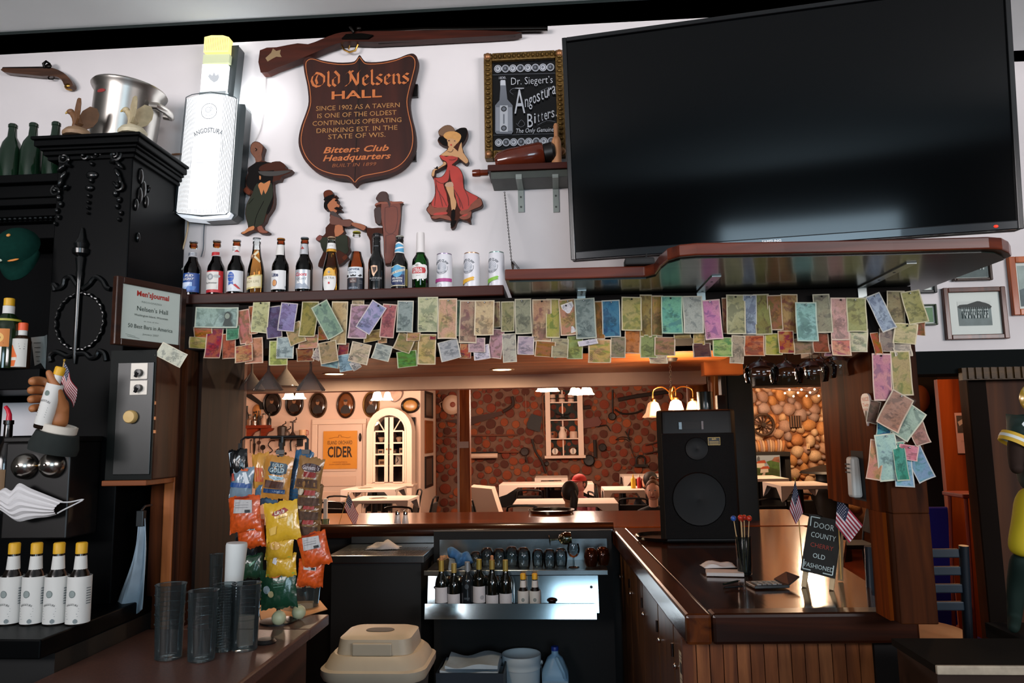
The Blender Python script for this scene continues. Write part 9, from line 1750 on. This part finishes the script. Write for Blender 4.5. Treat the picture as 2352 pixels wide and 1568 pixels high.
t=thing('high_stool','slim red wooden high stool standing in the corridor','stool',(P(2246,1250,4.6).x,4.6,0));zt_=P(2240,1140,4.6).z;rw=mat('9a3a2a',.5)
MB().box(-.12,.12,-.12,.12,zt_,zt_+.025,rw).build('seat',t,bevel=.006)
for sx in(-1,1):
    for sy in(-1,1):MB().tube([(sx*.09,sy*.09,zt_-.001),(sx*.14,sy*.13,0)],.011,rw,8).build('leg',t,True)
for z in(.2,.45):MB().tube([(-.12,-.12,z),(.12,-.12,z)],.009,rw,8).build('rung',t,True)
sb_=MB();p=P(2114,915,6.17);sb_.ball((0,0,0),(.07,.06,.11),mat('a85a30',.7,noise=.2,nscale=12),12,8);o=sb_.build('fieldstone',None,True,loc=p);tag(o,'orange fieldstone showing beside the banknotes in the corridor','stone')
t=thing('bar_stool','dark blue wooden bar stool with a slatted back and tan round seat','stool',(P(2190,1450,3.12).x,3.12,0));sm_=mat('131c26',.4);zs_=P(2220,1448,3.3).z;xr_=P(2213,1350,3.12).x-t.location.x;zt_=P(2213,1250,3.12).z
xl_=xr_-.36
for x in(xl_,xr_):MB().tube([(x,.0,0),(x,.0,zs_),(x,-.03,zt_)],.018,sm_,10).build('upright',t,True)
for py in(1268,1308,1348,1388):z=P(2160,py,3.12).z;MB().box(xl_+.017,xr_-.017,-.03,-.012,z-.017,z+.017,mat('1a2c3a',.4)).build('slat',t,bevel=.004)
MB().lathe([(0,zs_-.035),(.17,zs_-.035),(.185,zs_-.02),(.18,zs_),(0,zs_+.006)],mat('c9986a',.4),o=((xl_+xr_)/2+.08,.21,0),seg=28).build('seat',t,True)
for x in(xl_+.04,xr_+.06):MB().tube([(x,.36,zs_-.036),(x,.4,0)],.016,sm_,8).build('leg',t,True)
# pale edged counter in the lower right corner
yq=2.12;x0=P(2147,1534,yq).x;zq=P(2250,1527,yq).z;t=thing('serving_counter','dark low counter with a worn pale edge in the lower right corner','counter',(x0,yq,0));MB().box(0,1.2,0,.26,zq-.02,zq,mat('14100c',.9,spec=.1)).build('top',t);MB().box(0,1.2,-.012,-.0005,zq-.022,zq+.001,mat('a89a86',.6,noise=.25,nscale=30)).build('edge_strip',t,bevel=.003);MB().box(.01,1.2,.012,.25,0,zq-.021,wood('1c100a','38241a','x',8,.5)).build('base',t)
# football player figure at the right edge
Yf=2.62;h0=P(2405,1445,Yf);t=thing('player_figure','small football player statue in green jersey and yellow trousers on a dark stand','statue',h0);fp_=lambda x,y,d=0:tuple(P(x-16,y,Yf)-h0+Vector((0,d,0)))
GRJ=mat('16302a',.7,noise=.1,nscale=20);YLP=mat('b8a422',.7,spec=.2);SKD=mat('2a1c16',.8,spec=.2)
skin('jersey',[fp_(2412,1138),fp_(2406,1080),fp_(2402,1015),fp_(2404,968),fp_(2356,984,-.01),fp_(2340,1006,-.02),fp_(2452,984,-.01),fp_(2466,1006,-.02)],[(0,1),(1,2),(2,3),(2,4),(4,5),(2,6),(6,7)],[(.085,.07),(.085,.068),(.10,.075),(.05,.045),.05,.042,.05,.042],GRJ,t)
for a in((2346,1000,-.015),(2337,1035,-.03),(2324,1066,-.06),(2318,1082,-.085)),((2462,1000,-.015),(2474,1040,-.03),(2462,1085,-.08),(2452,1095,-.1)):
    skin('arm',[fp_(*q)for q in a],[(0,1),(1,2),(2,3)],[.03,.028,.022,.02],SKD,t)
for a in((2404,1122),(2372,1185,-.04),(2330,1248,-.08),(2332,1270,-.07)),((2424,1122),(2424,1200,-.02),(2422,1270,-.04),(2424,1285,-.03)):
    skin('trouser_leg',[fp_(*q)for q in a],[(0,1),(1,2),(2,3)],[.075,.062,.045,.035],YLP,t)
for a in((2333,1262,-.07),(2346,1340,-.01),(2346,1420,.0),(2318,1437,-.06)),((2424,1275,-.03),(2428,1350,.0),(2428,1420,.02),(2400,1438,-.05)):
    skin('sock_and_shoe',[fp_(*q)for q in a],[(0,1),(1,2),(2,3)],[.034,.03,.022,.018],mat('14241f',.8,spec=.2),t)
hd=MB();q=fp_(2406,922);hd.ball((q[0],q[1]-.012,q[2]-.01),(.042,.052,.06),SKD,18,12);hd.ball((q[0],q[1],q[2]+.012),(.056,.068,.06),mat('c8b02a',.3,coat=.4),18,12);hd.tube([(q[0],q[1],q[2]-.09),(q[0],q[1],q[2]-.03)],[.03,.03],SKD,10)
for z in(-.03,-.05):hd.tube([(q[0]-.045,q[1]-.03,q[2]+z),(q[0]-.02,q[1]-.075,q[2]+z),(q[0]+.02,q[1]-.075,q[2]+z),(q[0]+.045,q[1]-.03,q[2]+z)],.005,mat('c8ccc8',.4),6)
hd.build('helmet_head',t,True)
for sx in(2339,2467):
    a=fp_(sx,1010,-.02);b=MB();b.xf=Matrix.Translation(a)@Matrix.Rotation(.5 if sx<2400 else-.5,4,'Y');b.lathe([(.046,-.018),(.0475,-.006)],mat('c8a02a',.6),seg=20,cap0=False,cap1=False);b.lathe([(.048,-.006),(.048,.004)],mat('d0d4d0',.6),seg=20,cap0=False,cap1=False);b.lathe([(.0475,.004),(.046,.015)],mat('c8a02a',.6),seg=20,cap0=False,cap1=False);b.build('sleeve_stripe',t,True)
b=MB();s=Sheet(b,lambda x,z,l:(x,-.066-l,z));a=fp_(2348,976);s.text('2',a[0],a[2],.028,mat('c8d0d0',.6),.03,bold=.04,rot=.5);b.build('shoulder_number',t)
b=MB();s=Sheet(b,lambda x,z,l:(x,-.1-l,z));a=fp_(2404,1040);s.text('4',a[0],a[2],.06,mat('b8c0c0',.6),.05,bold=.04);b.build('chest_number',t)
st_=MB();st_.box(-.12,.2,-.14,.14,-.06,-.012,mat('0c0d0d',.8,spec=.1));st_.box(-.08,.16,-.1,.1,-h0.z,-.0605,mat('0a0a0a',.8,spec=.1));st_.build('stand',t)
